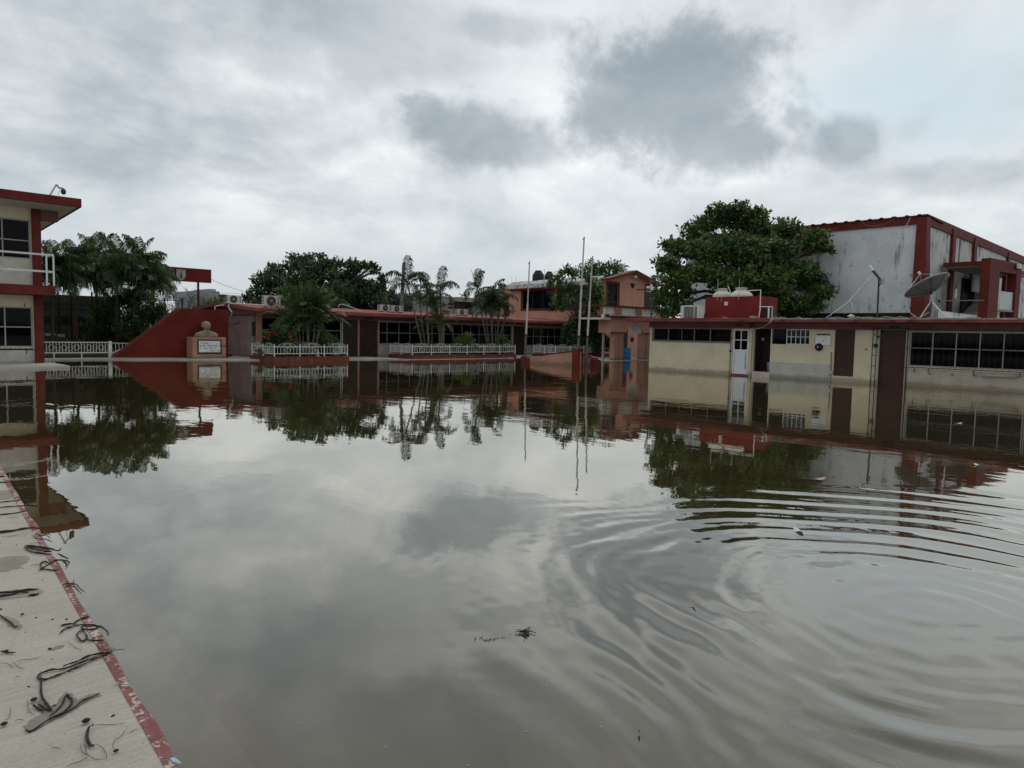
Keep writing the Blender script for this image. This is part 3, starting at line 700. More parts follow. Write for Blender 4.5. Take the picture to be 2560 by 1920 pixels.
# stone bust: one continuous carved figure
def bust():
    bx = (cy(487, 843, YP + .4).x + cy(545, 843, YP + .4).x) / 2; by = YP + .42
    H_ = cy(516, 804, by).z - zt_; W_ = cy(545, 843, by).x - cy(487, 843, by).x
    b_ = thing('bust_statue', 'tan stone bust of a man in a coat on the salmon pedestal', 'statue', (bx, by, zt_))
    import bmesh
    rows = []   # (height fraction, half width, half depth, forward offset)
    prof = [(0.0, .50, .27, 0), (.06, .505, .28, 0), (.16, .49, .28, 0), (.25, .44, .26, 0), (.32, .34, .22, 0), (.38, .21, .17, 0), (.43, .125, .13, -.01), (.48, .105, .115, -.02),
            (.52, .11, .13, -.04), (.56, .128, .155, -.05), (.61, .142, .165, -.05), (.66, .15, .172, -.045), (.72, .158, .178, -.03), (.78, .162, .180, -.02), (.84, .162, .178, -.01), (.90, .148, .16, 0), (.95, .115, .125, 0), (.985, .06, .07, 0), (1.0, .01, .01, 0)]
    m_ = MB(); N = 28; v0 = 0
    for i, (hf, hw, hd, fo) in enumerate(prof):
        for k in range(N):
            a = 2 * math.pi * k / N; c_, s_ = math.cos(a), math.sin(a)
            x = math.copysign(abs(c_) ** .8, c_) * hw * W_; y = math.copysign(abs(s_) ** .9, s_) * hd * W_ + fo * W_
            z = hf * H_
            fr_ = -s_ if s_ < 0 else 0
            if .55 < hf < .95 and fr_ > 0:
                cx_ = abs(c_)
                if .62 < hf < .69: y -= .055 * W_ * max(0, 1 - cx_ / .16)        # nose
                if .585 < hf < .605: y -= .012 * W_ * max(0, 1 - cx_ / .3)
                if .60 < hf < .615: y -= .018 * W_ * max(0, 1 - cx_ / .3)         # lips
                if .70 < hf < .74 and .18 < cx_ < .62: y += .028 * W_              # eye sockets
                if .77 < hf < .80: y -= .018 * W_                                  # brow
                if hf < .57: y -= .02 * W_ * max(0, 1 - cx_ / .4)                 # chin
            if hf < .40 and fr_ > 0 and abs(c_) < .22: y += .05 * W_ * (1 - abs(c_) / .22)   # opening between lapels
            if hf > .80: z += .008 * H_ * math.sin(9 * a)
            m_.v.append((bx + x, by + y, zt_ + z))
    for i in range(len(prof) - 1):
        for k in range(N):
            k2 = (k + 1) % N; m_.f.append((i * N + k, i * N + k2, (i + 1) * N + k2, (i + 1) * N + k))
    m_.f.append(tuple(reversed(range(N)))); m_.f.append(tuple((len(prof) - 1) * N + k for k in range(N)))
    body = m_.build('figure', M_stone, b_, True)
    hz = MB()
    hair = [(.70, .172, .165, .05), (.78, .176, .175, .045), (.86, .176, .178, .03), (.93, .15, .15, .015), (.985, .09, .09, .01), (1.015, .02, .02, 0)]
    for (hf, hw, hd, fo) in hair:
        for k in range(20):
            a = 2 * math.pi * k / 20
            hz.v.append((bx + math.cos(a) * hw * W_, by + math.sin(a) * hd * W_ + (fo + (.08 if hf < .8 else 0)) * W_, zt_ + hf * H_ + .01 * math.sin(5 * a)))
    for i in range(len(hair) - 1):
        for k in range(20): k2 = (k + 1) % 20; hz.f.append((i * 20 + k, i * 20 + k2, (i + 1) * 20 + k2, (i + 1) * 20 + k))
    hz.build('hair', M_stone, b_, True)
    for s in (-1, 1):
        MB().lathe([(.004, -.05), (.025, -.035), (.03, 0), (.022, .035), (.004, .05)], (bx + s * .165 * W_, by - .0 * W_, zt_ + .69 * H_), 8).build('ear', M_stone, b_, True)
        lp = MB(); f = lambda u, hf, y: (bx + s * u * W_, by + y * W_, zt_ + hf * H_)
        lp.poly([f(.10, .42, -.15), f(.20, .38, -.20), f(.20, .26, -.285), f(.13, .16, -.30), f(.05, .02, -.30), f(.045, .20, -.26)])
        ob = lp.build('lapel', M_stone, b_)
        md = ob.modifiers.new('thick', 'SOLIDIFY'); md.thickness = .03
    MB().tube([(bx, by - .225 * W_, zt_ + .40 * H_), (bx, by - .25 * W_, zt_ + .30 * H_), (bx, by - .27 * W_, zt_ + .02 * H_)], [.035, .03, .05], 6).build('necktie', M_stone, b_)
bust()

# ------------------------------------------------------------------ red billboard with crest
YS = 44.0
bd = thing('sign_board', 'long dark red board on posts with a pale shield crest above the garden', 'sign', (15, YS, .16))
p0, p1 = cy(527, 675.5, YS), cy(527, 707, YS)
MB().box(11.2, p0.x, YS, YS + .10, p1.z, p0.z).build('board', M_red, bd)
MB().wall('Y', YS - .02, YS + .12, 11.18, p0.x + .02, p1.z - .02, p0.z + .03, [(11.22, p0.x - .03, p1.z + .02, p0.z - .02)]).build('board_frame', M_redtrim, bd)
for px in (498.5, 387): x = cy(px, 740, YS).x; MB().box(x - .05, x + .05, YS + .125, YS + .23, .1, p0.z - .05).build('post', M_maroon, bd)
sx0, sx1 = cy(440.5, 690, YS).x, cy(464, 690, YS).x; sxm = (sx0 + sx1) / 2; sw = (sx1 - sx0) / 2; sz1 = p0.z - .07; sz0 = p1.z + .03; shh = sz1 - sz0
out2 = [(-1, 1), (-.93, .8), (-1.02, .55), (-.98, .38), (-.75, .18), (-.4, .05), (0, 0), (.4, .05), (.75, .18), (.98, .38), (1.02, .55), (.93, .8), (1, 1), (.4, .97), (0, 1.01), (-.4, .97)]
cr = MB().prism([(sxm + a * sw, sz0 + c * shh) for a, c in out2], 'Y', YS - .03, YS - .005).build('crest', M_crest, bd)
em = MB()
def ez(u, t): return (sxm + u * sw, sz0 + t * shh)
em.prism([ez(-.26, .26), ez(.26, .26), ez(.14, .58), ez(-.14, .58)], 'Y', YS - .036, YS - .031)
em.prism([ez(-.15, .60), ez(.15, .60), ez(.05, .74), ez(-.05, .74)], 'Y', YS - .036, YS - .031); em.prism([ez(-.04, .745), ez(.04, .745), ez(.0, .84)], 'Y', YS - .036, YS - .031)
for t, wdt in ((.215, .32), (.155, .5), (.095, .38)):
    em.prism([ez(-wdt, t + .02), ez(0, t - .012), ez(wdt, t + .02), ez(0, t + .016)], 'Y', YS - .036, YS - .031)
for k in range(7):
    u = -.66 + .22 * k; em.prism([ez(u - .07, .885), ez(u + .07, .885), ez(u + .06, .935), ez(u - .06, .935)], 'Y', YS - .036, YS - .031)
em.build('emblem', M_dark, cr)

# ------------------------------------------------------------------ long low classroom wing at the back
YW = 36.5; YE = 35.4
cw = thing('classroom_wing', 'long low classroom wing with flat red roof across the back of the court', 'building', (30, YW + 3, 0))
X0, X1 = 17.0, 43.0
ops = [(17.27, 22.18, .86, 2.22), (22.24, 24.66, -.1, 2.22), (24.74, 29.75, .80, 2.19), (29.83, 36.15, .80, 2.16), (36.3, 37.5, -.1, 2.14), (37.62, 42.4, .74, 2.08)]
w_ = MB().wall('Y', YW, YW + .18, X0 + .005, X1, -.45, 2.30, ops)
w_.build('wall', M_salmond, cw)
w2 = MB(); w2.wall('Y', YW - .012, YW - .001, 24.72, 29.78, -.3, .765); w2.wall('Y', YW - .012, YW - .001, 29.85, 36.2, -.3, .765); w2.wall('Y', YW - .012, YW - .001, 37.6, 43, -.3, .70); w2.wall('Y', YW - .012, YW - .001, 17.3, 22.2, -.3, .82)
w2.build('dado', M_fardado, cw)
gp = [(36.55, -.45), (43.5, -.45), (43.5, 2.63), (40.2, 2.81), (36.55, 2.555)]
MB().prism(gp, 'X', X0, X0 + .18).build('gable_wall', M_pink, cw)
MB().box(X0 - .03, X0 - .004, 36.5, 43.0, 2.30, 2.36).build('gable_trim', M_redtrim, cw)
MB().box(X0, X1, 43.3, 43.5, -.45, 2.4).build('back_wall', M_conc, cw)
MB().box(X0 - .02, X0 + .30, YW - .03, YW + .045, -.3, 2.52).build('corner_pilaster', M_salmond, cw)
MB().box(X0 + .31, X1, YW - .10, YW - .004, 2.235, 2.46).build('beam', M_beam, cw)
r_m = MB()
eave = [(YE, 2.50), (YE, 2.67), (40.2, 3.02), (44.0, 2.80), (44.0, 2.62), (40.2, 2.84)]
eL, eR = [(y, z) for y, z in eave], [(y, z - .13) for y, z in eave]
n0 = len(r_m.v)
r_m.v += [(16.45, y, z) for y, z in eL] + [(44.0, y, z) for y, z in eR]
r_m.f.append(tuple(range(6))); r_m.f.append(tuple(range(11, 5, -1)))
for i in range(6): j = (i + 1) % 6; r_m.f.append((j, i, 6 + i, 6 + j))
r_m.build('roof', M_roofred, cw)
MB().hexa([(16.5, YE + .06, 2.455), (43.9, YE + .06, 2.325), (43.9, YW - .004, 2.335), (16.5, YW - .004, 2.465), (16.5, YE + .06, 2.49), (43.9, YE + .06, 2.36), (43.9, YW - .004, 2.40), (16.5, YW - .004, 2.53)]).build('soffit', M_beam, cw)
window(cw, 'Y', YW + .03, 17.29, 22.16, .88, 2.20, 4, (.52,), .03)
window(cw, 'Y', YW + .03, 24.76, 29.72, .82, 2.17, 6, (.50,), .035, mull=(.12, .30, .47, .65, .82))
window(cw, 'Y', YW + .03, 29.86, 36.1, .82, 2.14, 8, (.50,), .03)
window(cw, 'Y', YW + .03, 37.64, 42.38, .76, 2.06, 6, (.50,), .03)
plank_door(cw, 'Y', YW + .03, 22.27, 23.24, -.05, 2.20, 9, M_wood); plank_door(cw, 'Y', YW + .03, 23.38, 24.63, -.05, 2.20, 11, M_wood)
plank_door(cw, 'Y', YW + .03, 36.34, 37.46, -.05, 2.12, 9, M_wood)
MB().box(23.26, 23.36, YW - .01, YW + .1, -.05, 2.22).build('door_post', M_salmond, cw)
for x in (22.2, 22.08): MB().box(x - .012, x + .012, YW - .04, YW - .016, .75, 2.2).build('grille_bar', M_white, cw)
MB().tube([(16.93, 36.62, -.3), (16.93, 36.62, 2.42)], .035, 6).build('conduit', M_hose, cw)
MB().box(16.86, 16.995, 36.56, 36.76, 1.2, 1.95).build('meter_box', M_darkwall, cw)
vt = MB()
for x in (23.6, 36.4): vt.box(x, x + .6, YW - .11, YW - .101, 2.30, 2.38)
vt.build('vent', M_black, cw)
MB().tube([cy(556, 848, 37.6) + Vector((0, 0, 0)), onX(571, 811, 16.96), onX(597, 806, 16.96), onX(597, 799, 16.96)], .018, 5).build('cable', M_hose, cw)

def aircon(loc, w_s, h_s, d_s, label, group='split air conditioner units on the low roof'):
    t = thing('air_conditioner', label, 'air conditioner', loc, group)
    x, y, z = loc
    MB().box(x - w_s / 2, x + w_s / 2, y, y + d_s, z + .05, z + h_s).build('casing', M_whitegrey, t)
    fx, fz, fr = x - w_s * .08, z + .05 + (h_s - .05) * .5, h_s * .40
    gm = MB(); N = 24
    for k in range(N):
        a0, a1 = 2 * math.pi * k / N, 2 * math.pi * (k + 1) / N
        gm.poly([(fx + fr * math.cos(a0), y - .012, fz + fr * math.sin(a0)), (fx + fr * math.cos(a1), y - .012, fz + fr * math.sin(a1)), (fx, y - .03, fz)])
        gm.quad((fx + fr * math.cos(a0), y - .012, fz + fr * math.sin(a0)), (fx + fr * math.cos(a1), y - .012, fz + fr * math.sin(a1)), (fx + fr * math.cos(a1), y - .001, fz + fr * math.sin(a1)), (fx + fr * math.cos(a0), y - .001, fz + fr * math.sin(a0)))
    gr = gm.build('fan_grille', M_grille, t)
    rg = MB()
    for k in (.45, .72, 1.0): rg.tube(arc((fx, fz), fr * k, 0, 2 * math.pi, 20, lambda a, c: (a, y - .03, c)), .006, 4, False)
    rg.build('guard_ring', M_dark, gr)
    hb = MB(); hb.tube([(fx, y - .045, fz), (fx, y - .031, fz)], .045, 10); hb.build('hub', M_whitegrey, gr)
    MB().box(x + w_s * .36, x + w_s * .40, y - .012, y - .001, z + h_s * .3, z + h_s * .62).build('handle_recess', M_dark, t)
    lt = MB()
    for k in range(6): lt.box(x + w_s * .30, x + w_s * .44, y - .006, y - .001, z + h_s * (.66 + .035 * k), z + h_s * (.675 + .035 * k))
    lt.build('louvre', M_grille, t)
    sg = MB()
    for k in range(7): sg.box(x - w_s / 2 - .008, x - w_s / 2 - .001, y + .04, y + d_s - .04, z + .12 + k * h_s * .12, z + .15 + k * h_s * .12)
    sg.build('side_louvre', M_dark, t)
    for s in (-1, 1): MB().box(x + s * w_s * .36 - .04, x + s * w_s * .36 + .04, y - .03, y + d_s + .03, z, z + .05).build('foot', M_dark, t)
    return t
def roofz_(x, y): return (2.67 + .0729 * (y - YE) if y < 40.2 else 3.02) - .13 * (x - 16.45) / 27.55
for px0, px1, pyt, pyb, Y, lab in [(568, 605, 738, 762, 38.6, 'white air conditioner on the roof ridge just right of the red monument wall'), (661, 701, 739, 767, 36.6, 'white air conditioner on the roof edge above the red flowering bush'),
                                   (951, 980, 766, 781, 38.2, 'left unit of the white air conditioner pair left of the tall thin palms'), (980, 1008.5, 771, 783, 37.6, 'right unit of the white air conditioner pair left of the tall thin palms'),
                                   (1144, 1170, 777.5, 791, 38.0, 'white air conditioner on the red roof in front of the grey concrete house'), (1079, 1107, 777, 790, 38.4, 'pale air conditioner half hidden behind the thin palms on the red roof')]:
    a, c = cy(px0, pyt, Y), cy(px1, pyt, Y); z = roofz_(a.x, Y)
    aircon(((a.x + c.x) / 2, Y, z), c.x - a.x, max(.45, cy((px0 + px1) / 2, pyt, Y).z - z), .32, lab)
hp = thing('roof_pipe', 'pale pipe running along the red roof past two air conditioners and drooping over the gable', 'pipe', onX(590, 785, 16.6))
pts = [onX(578, 789, 16.3), onX(580, 780, 16.25), onX(572, 770, 16.3), onX(571, 761, 16.4), cy(580, 758.5, 38.0), cy(630, 761, 37.0), cy(662, 763, 36.5)]
MB().tube(pts, .03, 6).build('pipe', M_pipe, hp)
MB().tube([cy(537, 775, 38.5), cy(537, 768, 38.5), cy(541, 765, 38.5), cy(560, 762, 38.5)], .025, 5).build('branch_pipe', M_pipe, hp)
hq = thing('roof_hose', 'pale hose lifting off the red roof right of the leafy palm clump', 'pipe', cy(870, 770, 37.5))
MB().tube([cy(846, 768, 37.5), cy(848, 762, 37.5), cy(856, 760.5, 37.5), cy(880, 768, 37.2), cy(902, 777, 37.0)], .02, 5).build('hose', M_pipe, hq)

# ------------------------------------------------------------------ planters with white fences
def planter(label, flabel, x0, x1, yf, yb, h, pxs, zt_, zb_, nbay, fl, chamfer=0.0):
    p = thing('planter', label, 'planter', ((x0 + x1) / 2, yf, WZ), 'raised flower beds')
    m_ = MB(); z0 = -.3; z1 = WZ + h; t = .14
    m_.box(x0, x1, yf, yf + t, z0, z1); m_.box(x0, x1, yb - t, yb, z0, z1); m_.box(x0, x0 + t, yf + t, yb - t, z0, z1); m_.box(x1 - t, x1, yf + t, yb - t, z0, z1)
    m_.build('kerb', M_redkerb, p)
    MB().box(x0 + t, x1 - t, yf + t, yb - t, z0, z1 - .04).build('soil', M_soil, p)
    f = thing('planter_fence', flabel, 'fence', ((x0 + x1) / 2, yf + .07, z1), 'white iron fences round the flower beds')
    post = MB(); post.box(-.022, .022, -.022, .022, 0, zt_ - z1 + .06); post.lathe([(.004, zt_ - z1 + .055), (.035, zt_ - z1 + .075), (.035, zt_ - z1 + .10), (.004, zt_ - z1 + .125)], (0, 0, 0), 8)
    post = post.mesh('post', M_white)
    bal = MB().box(-.0085, .0085, -.0085, .0085, zb_ + .015, zt_ - .015).mesh('baluster', M_white)
    def side(A, B, nb2, per):
        A, B = Vector(A), Vector(B); d = (B - A); L = d.length; e = d / L; nrm = Vector((-e.y, e.x, 0))
        for z in (zt_, zb_):
            m_ = MB(); o = nrm * .014
            m_.hexa([(A.x - o.x, A.y - o.y, z - .016), (B.x - o.x, B.y - o.y, z - .016), (B.x + o.x, B.y + o.y, z - .016), (A.x + o.x, A.y + o.y, z - .016), (A.x - o.x, A.y - o.y, z + .016), (B.x - o.x, B.y - o.y, z + .016), (B.x + o.x, B.y + o.y, z + .016), (A.x + o.x, A.y + o.y, z + .016)])
            m_.build('rail', M_white, f)
        for k in range(nb2):
            a = A + d * (k / nb2); w_ = L / nb2
            if k > 0: link_mesh('post', post, f, (a.x, a.y, z1))
            for j in range(1, per): q_ = a + e * (w_ * j / per); link_mesh('baluster', bal, f, (q_.x, q_.y, 0))
            s = MB(); mid = a + e * w_ / 2
            g = lambda u, z: (mid.x + e.x * u, mid.y + e.y * u, z)
            s.tube([g(w_ * .34 * math.cos(t_), zt_ + .012 + .17 * math.sin(t_)) for t_ in np.linspace(0, math.pi, 11)], .009, 4)
            s.tube([g(w_ * .20 * math.cos(t_), zt_ + .012 + .12 * math.sin(t_)) for t_ in np.linspace(0, math.pi, 9)], .008, 4)
            for sg in (-1, 1):
                s.tube([g(sg * w_ * .05, zt_ + .01), g(sg * w_ * .16, zt_ + .10), g(sg * w_ * .10, zt_ + .13)], .008, 4)
                s.tube([g(sg * w_ * .02, zb_ + .02), g(sg * w_ * .10, (zt_ + zb_) / 2), g(sg * w_ * .02, zt_ - .02)], .008, 4)
            s.build('scroll', M_white, f)
    a0, b0, a1, b1 = (x0 + .07, yf + .07, 0), (x1 - .07, yf + .07, 0), (x0 + .07, yb - .07, 0), (x1 - .07, yb - .07, 0)
    side(a0, b0, nbay, 8); nd = max(2, round((yb - yf) / ((x1 - x0) / nbay)))
    side(a1, a0, nd, 8)
    if fl: side(b0, b1, nd, 8)
    for q_ in (a0, b0, a1, b1): link_mesh('post', post, f, (q_[0], q_[1], z1))
    return p, f
zt1, zb1 = cy(770, 867, 32.9).z, cy(770, 884, 32.9).z
planter('red kerbed flower bed with a palm clump and red flowering bush', 'white iron fence round the bed with the red flowering bush', cy(684, 900, 32.8).x, cy(873, 900, 32.8).x, 32.8, 35.4, .19, None, zt1, zb1, 3, True)
zt2, zb2 = cy(1150, 866.5, 33.05).z, cy(1150, 880.5, 33.05).z
planter('long red kerbed flower bed with tall thin palms in the middle of the court', 'long white iron fence in front of the tall thin palms', cy(1030, 895, 33.0).x, cy(1291, 895, 33.0).x, 33.0, 35.3, .20, None, zt2, zb2, 6, False)
YQ = 32.4
zt3, zb3 = cy(1500, 868, YQ).z, cy(1500, 881, YQ).z
planter('red kerbed flower bed behind the curved podium under the big leaved tree', 'white iron fence behind the flagpoles and curved podium', cy(1389, 895, YQ).x, cy(1527, 895, YQ).x, YQ, 34.6, .17, None, zt3, zb3, 4, False)
gs = MB()
x0, x1 = cy(1032, 895, 33).x, cy(1289, 895, 33).x
for i in range(2600):
    x, y = random.uniform(x0 + .16, x1 - .16), random.uniform(33.16, 35.1); hh = random.uniform(.05, .16); a = random.uniform(0, 6.28)
    dx, dy = math.cos(a) * .014, math.sin(a) * .014; t = random.uniform(-.05, .05)
    gs.poly([(x - dx, y - dy, WZ + .15), (x + dx, y + dy, WZ + .15), (x + t, y + t * .5, WZ + .15 + hh)])
gs.build('grass', L_mid, kind='stuff')
pot = thing('flower_pot', 'dark urn shaped pot standing in the bed below the red flowering bush', 'flower pot', (cy(713, 890, 34.2).x, 34.2, WZ + .11))
MB().lathe([(.10, 0), (.12, .05), (.05, .12), (.16, .25), (.23, .38), (.20, .38), (.14, .28)], ORG[pot.name], 14).build('bowl', M_dark, pot, True)
sb = thing('garden_ornament', 'small pale garden ornament low in the bed under the palm clump', 'ornament', (cy(794, 888, 34.0).x, 34.0, WZ + .11))
MB().lathe([(.20, 0), (.20, .04), (.06, .07), (.06, .16), (.12, .2), (.05, .28), (.07, .34), (.01, .4)], ORG[sb.name], 12).build('figure', M_white, sb, True)

# ------------------------------------------------------------------ podium with flagpoles
A = onz(1304, 908); B = onz(1431, 912.5)
A = Vector((28.35, onX(1302, 905, 28.35).y, 0)); B = Vector((28.35, onX(1431, 912, 28.35).y, 0)); C2 = Vector((28.35, onX(1448, 912, 28.35).y, 0)); A2 = Vector((28.35, onX(1325, 905, 28.35).y, 0))
zA, zB = onX(1324, 891, 28.35).z, onX(1440, 874, 28.35).z
pd = thing('podium', 'salmon and dark red flag podium with sloping wall and curled end standing in the water', 'podium', (28.35, (A.y + B.y) / 2, 0))
m_ = MB(); m_.prism([(A2.y, -.4), (B.y, -.4), (B.y, zB - .08), (A2.y, zA - .08)], 'X', 28.35, 28.60); m_.build('sloping_wall', M_salmond, pd)
m_ = MB(); m_.prism([(A.y, zA - .09), (C2.y, zB - .075), (C2.y, zB + .01), (A2.y, zA + .0), (A.y, zA - .015)], 'X', 28.32, 28.64); m_.build('coping', M_redtrim, pd)
MB().prism([(A.y, -.4), (A2.y + .002, -.4), (A2.y + .002, zA - .088), (A.y, zA - .095)], 'X', 28.345, 28.62).build('end_post', M_redtrim, pd)
MB().box(28.30, 28.66, C2.y, B.y - .002, -.4, zB + .03).build('middle_pier', M_redtrim, pd)
# curled end: from the pier round the back and down to the front right
E0 = Vector((28.5, C2.y, 0)); ce = onX(1466, 900, 29.1); cc0 = Vector((29.15, ce.y, 0))
path = []
r0 = (E0 - cc0).length; a0 = math.atan2(E0.y - cc0.y, E0.x - cc0.x)
for i in range(17):
    t = i / 16; a = a0 - t * R_(215); rr = r0 * (1 - .22 * t)
    path.append((cc0.x + rr * math.cos(a), cc0.y + rr * math.sin(a), zB - .02 - (zB - .42) * (t ** 1.3)))
iw, cp_ = MB(), MB()
for i in range(16):
    p, n_ = Vector(path[i]), Vector(path[i + 1]); c0 = Vector((cc0.x, cc0.y, 0))
    def off(v, k): d = Vector((v.x - c0.x, v.y - c0.y, 0)).normalized() * k; return (v.x + d.x, v.y + d.y)
    (ax_, ay_), (bx_, by_), (cx_, cy_), (dx_, dy_) = off(p, -.1), off(n_, -.1), off(n_, .1), off(p, .1)
    iw.hexa([(ax_, ay_, -.4), (bx_, by_, -.4), (cx_, cy_, -.4), (dx_, dy_, -.4), (ax_, ay_, p.z - .07), (bx_, by_, n_.z - .07), (cx_, cy_, n_.z - .07), (dx_, dy_, p.z - .07)])
    (ax_, ay_), (bx_, by_), (cx_, cy_), (dx_, dy_) = off(p, -.14), off(n_, -.14), off(n_, .14), off(p, .14)
    cp_.hexa([(ax_, ay_, p.z - .068), (bx_, by_, n_.z - .068), (cx_, cy_, n_.z - .068), (dx_, dy_, p.z - .068), (ax_, ay_, p.z + .01), (bx_, by_, n_.z + .01), (cx_, cy_, n_.z + .01), (dx_, dy_, p.z + .01)])
iw.build('curled_wall', M_salmond, pd); cp_.build('curled_coping', M_redtrim, pd)
pe_ = path[-1]
MB().box(pe_[0] - .2, pe_[0] + .2, pe_[1] - .17, pe_[1] + .17, -.4, pe_[2] - .072).build('end_block', M_redtrim, pd)
def pole(pxb, pyb, pxt, pyt, X, rad, label, tip=True):
    b0, t0 = onX(pxb, pyb, X), onX(pxt, pyt, X)
    b0.z = -.4
    o = thing('flagpole', label, 'flagpole', (b0.x, b0.y, 0), 'bare flagpoles at the podium')
    zc_ = 1.55; d = (t0 - b0); k = (zc_ - b0.z) / d.z
    mid = b0 + d * k; up = b0 + d * .62
    MB().tube([b0, mid], rad * 1.25, 8).build('lower_pole', M_palmtrunk, o)
    MB().tube([mid, up], rad, 8).build('middle_pole', M_rust, o)
    MB().tube([up, t0], rad * .72, 8).build('upper_pole', M_steel, o)
    MB().tube([mid - d.normalized() * .04, mid + d.normalized() * .03], rad * 1.9, 8).build('cleat', M_black, o)
    MB().tube([t0 - Vector((.02, -.02, .16)), t0 + Vector((-.05, .05, -.10))], rad * .45, 5).build('pulley', M_dark, o)
    return o
pole(1312, 890, 1324, 653, 28.95, .05, 'shortest looking flagpole at the left end of the podium')
pole(1444, 872, 1460.5, 592, 28.9, .055, 'tallest flagpole rising behind the podium pier')
pole(1464, 896, 1481.5, 640, 29.1, .05, 'flagpole standing inside the curled end of the podium')

# ------------------------------------------------------------------ salmon two storey house
hs = thing('house', 'salmon two storey house with dark red trim, gable and white balustrade behind the flagpoles', 'building', (46, 36, 0))
HX, HY = 43.0, 33.46
y_far = onX(1281, 716, HX).y; zr = onX(1450, 706, HX).z
ztop = 5.75
WA = (onX(1306, 740, HX).y, onX(1383, 740, HX).y, onX(1330, 773, HX).z, onX(1330, 727, HX).z)
WB = (onX(1395, 740, HX).y, onX(1478, 740, HX).y, WA[2], WA[3])
w_ = MB(); w_.wall('X', HX, HX + .2, HY + .2, y_far, -.4, ztop, [(min(WA[:2]), max(WA[:2]), WA[2], WA[3]), (min(WB[:2]), max(WB[:2]), WB[2], WB[3])])
gx0, gx1 = HX + .05, 49.9
gd0, gd1 = cy(1518, 760, HY).x, cy(1544, 760, HY).x; ge0, ge1 = cy(1613, 760, HY).x, cy(1640, 760, HY).x
zd1 = cy(1530, 708, HY).z; zd2 = cy(1626, 716, HY).z; zdb = 3.0
w_.wall('Y', HY, HY + .2, HX, gx1, -.4, 5.62, [(gd0, gd1, zdb, zd1), (ge0, ge1, zdb, zd2)])
pk = cy(1589, 677, HY)
w_.prism([(HX + .02, 5.622), (gx1 - .02, 5.622), (gx1 - .02, 5.75), (pk.x, pk.z - .06), (HX + .02, 5.80)], 'Y', HY, HY + .2)
w_.box(gx1 - .2, gx1, HY + .2, y_far, -.4, 5.6); w_.box(HX, gx1, y_far, y_far + .2, -.4, 5.6)
w_.build('wall', M_salmon, hs)
MB().box(HX + .21, gx1 - .21, HY + .21, y_far - .01, 2.6, 2.75).build('floor_slab', M_conc, hs)
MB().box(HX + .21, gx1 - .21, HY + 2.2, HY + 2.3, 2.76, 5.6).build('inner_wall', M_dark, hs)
MB().box(HX + .3, gx1 - .21, HY + .21, y_far - .01, 5.4, 5.5).build('ceiling', M_conc, hs)
MB().hexa([(HX - .45, HY + .4, 5.45), (HX + .3, HY + .4, 5.55), (HX + .3, y_far + .3, 5.45), (HX - .45, y_far + .3, 5.35), (HX - .38, HY + .4, 5.80), (HX + .3, HY + .4, 6.15), (HX + .3, y_far + .3, 6.0), (HX - .38, y_far + .3, 5.68)]).build('parapet_roof', M_mottled, hs)
MB().box(HX - .46, HX - .01, HY + .3, y_far + .32, 5.25, 5.345).build('roof_edge', M_redtrim, hs)
for nm, (a, c, z0, z1) in (('a', WA), ('b', WB)):
    a, c = min(a, c), max(a, c)
    MB().wall('X', HX - .05, HX - .002, a - .14, c + .14, z0 - .12, z1 + .1, [(a, c, z0, z1)]).build('window_surround', M_redtrim, hs)
    window(hs, 'X', HX + .04, a, c, z0, z1, 3, (), .05, M_dark, M_glassb)
    curtain(hs, 'X', HX + .30, a + .1, c - .1, z0 + .02, z1 - .02, M_curt)
MB().wall('Y', HY - .05, HY - .002, gd0 - .16, gd1 + .16, zdb, zd1 + .14, [(gd0, gd1, zdb - 1, zd1)]).build('door_surround', M_redtrim, hs)
window(hs, 'Y', HY + .04, gd0, gd1, zdb, zd1, 2, (.45,), .06, M_dark, M_glassb); curtain(hs, 'Y', HY + .25, gd0 + .1, gd1 - .05, zdb, zd1 - .03, M_curt)
MB().wall('Y', HY - .05, HY - .002, ge0 - .14, ge1 + .12, zdb, zd2 + .14, [(ge0, ge1, zdb - 1, zd2)]).build('door_surround', M_redtrim, hs)
window(hs, 'Y', HY + .04, ge0, ge1, zdb, zd2 - .5, 2, (.5,), .06, M_dark, M_glass)
ll = MB()
for k in range(3): ll.box(ge0 + .06, ge1 - .3, HY + .05, HY + .07, zd2 - .45 + k * .15, zd2 - .37 + k * .15)
ll.build('louvre', M_whitegrey, hs)
# gable roof of the tower part: boards and pale soffit
def gable(y0, y1):
    e0 = cy(1514, 696, HY - .3); e1 = cy(1650.5, 707, HY - .6); p = cy(1590, 675.5, HY - .5)
    rfm = MB()
    for (a, c) in ((e0, p), (p, e1)):
        rfm.hexa([(a.x, y0, a.z - .16), (c.x, y0, c.z - .16), (c.x, y1, c.z - .16), (a.x, y1, a.z - .16), (a.x, y0, a.z), (c.x, y0, c.z), (c.x, y1, c.z), (a.x, y1, a.z)])
    return rfm
gable(HY - .6, HY + .12).build('gable_roof', M_redtrim, hs)
e1 = cy(1650.5, 707, HY - .6); p = cy(1590, 675.5, HY - .5); e0 = cy(1514, 696, HY - .3)
sf = MB()
for (a, c) in ((e0, p), (p, e1)): sf.hexa([(a.x, HY - .55, a.z - .19), (c.x, HY - .55, c.z - .19), (c.x, HY - .002, c.z - .19), (a.x, HY - .002, a.z - .19), (a.x, HY - .55, a.z - .165), (c.x, HY - .55, c.z - .165), (c.x, HY - .002, c.z - .165), (a.x, HY - .002, a.z - .165)])
sf.build('soffit', M_salmond, hs)
s_ = cy(1580, 714, HY)
MB().prism([(s_.x - .22, s_.z + .16), (s_.x + .22, s_.z + .16), (s_.x, s_.z - .2)], 'Y', HY - .2, HY - .003).build('wall_sconce', M_dark, hs)
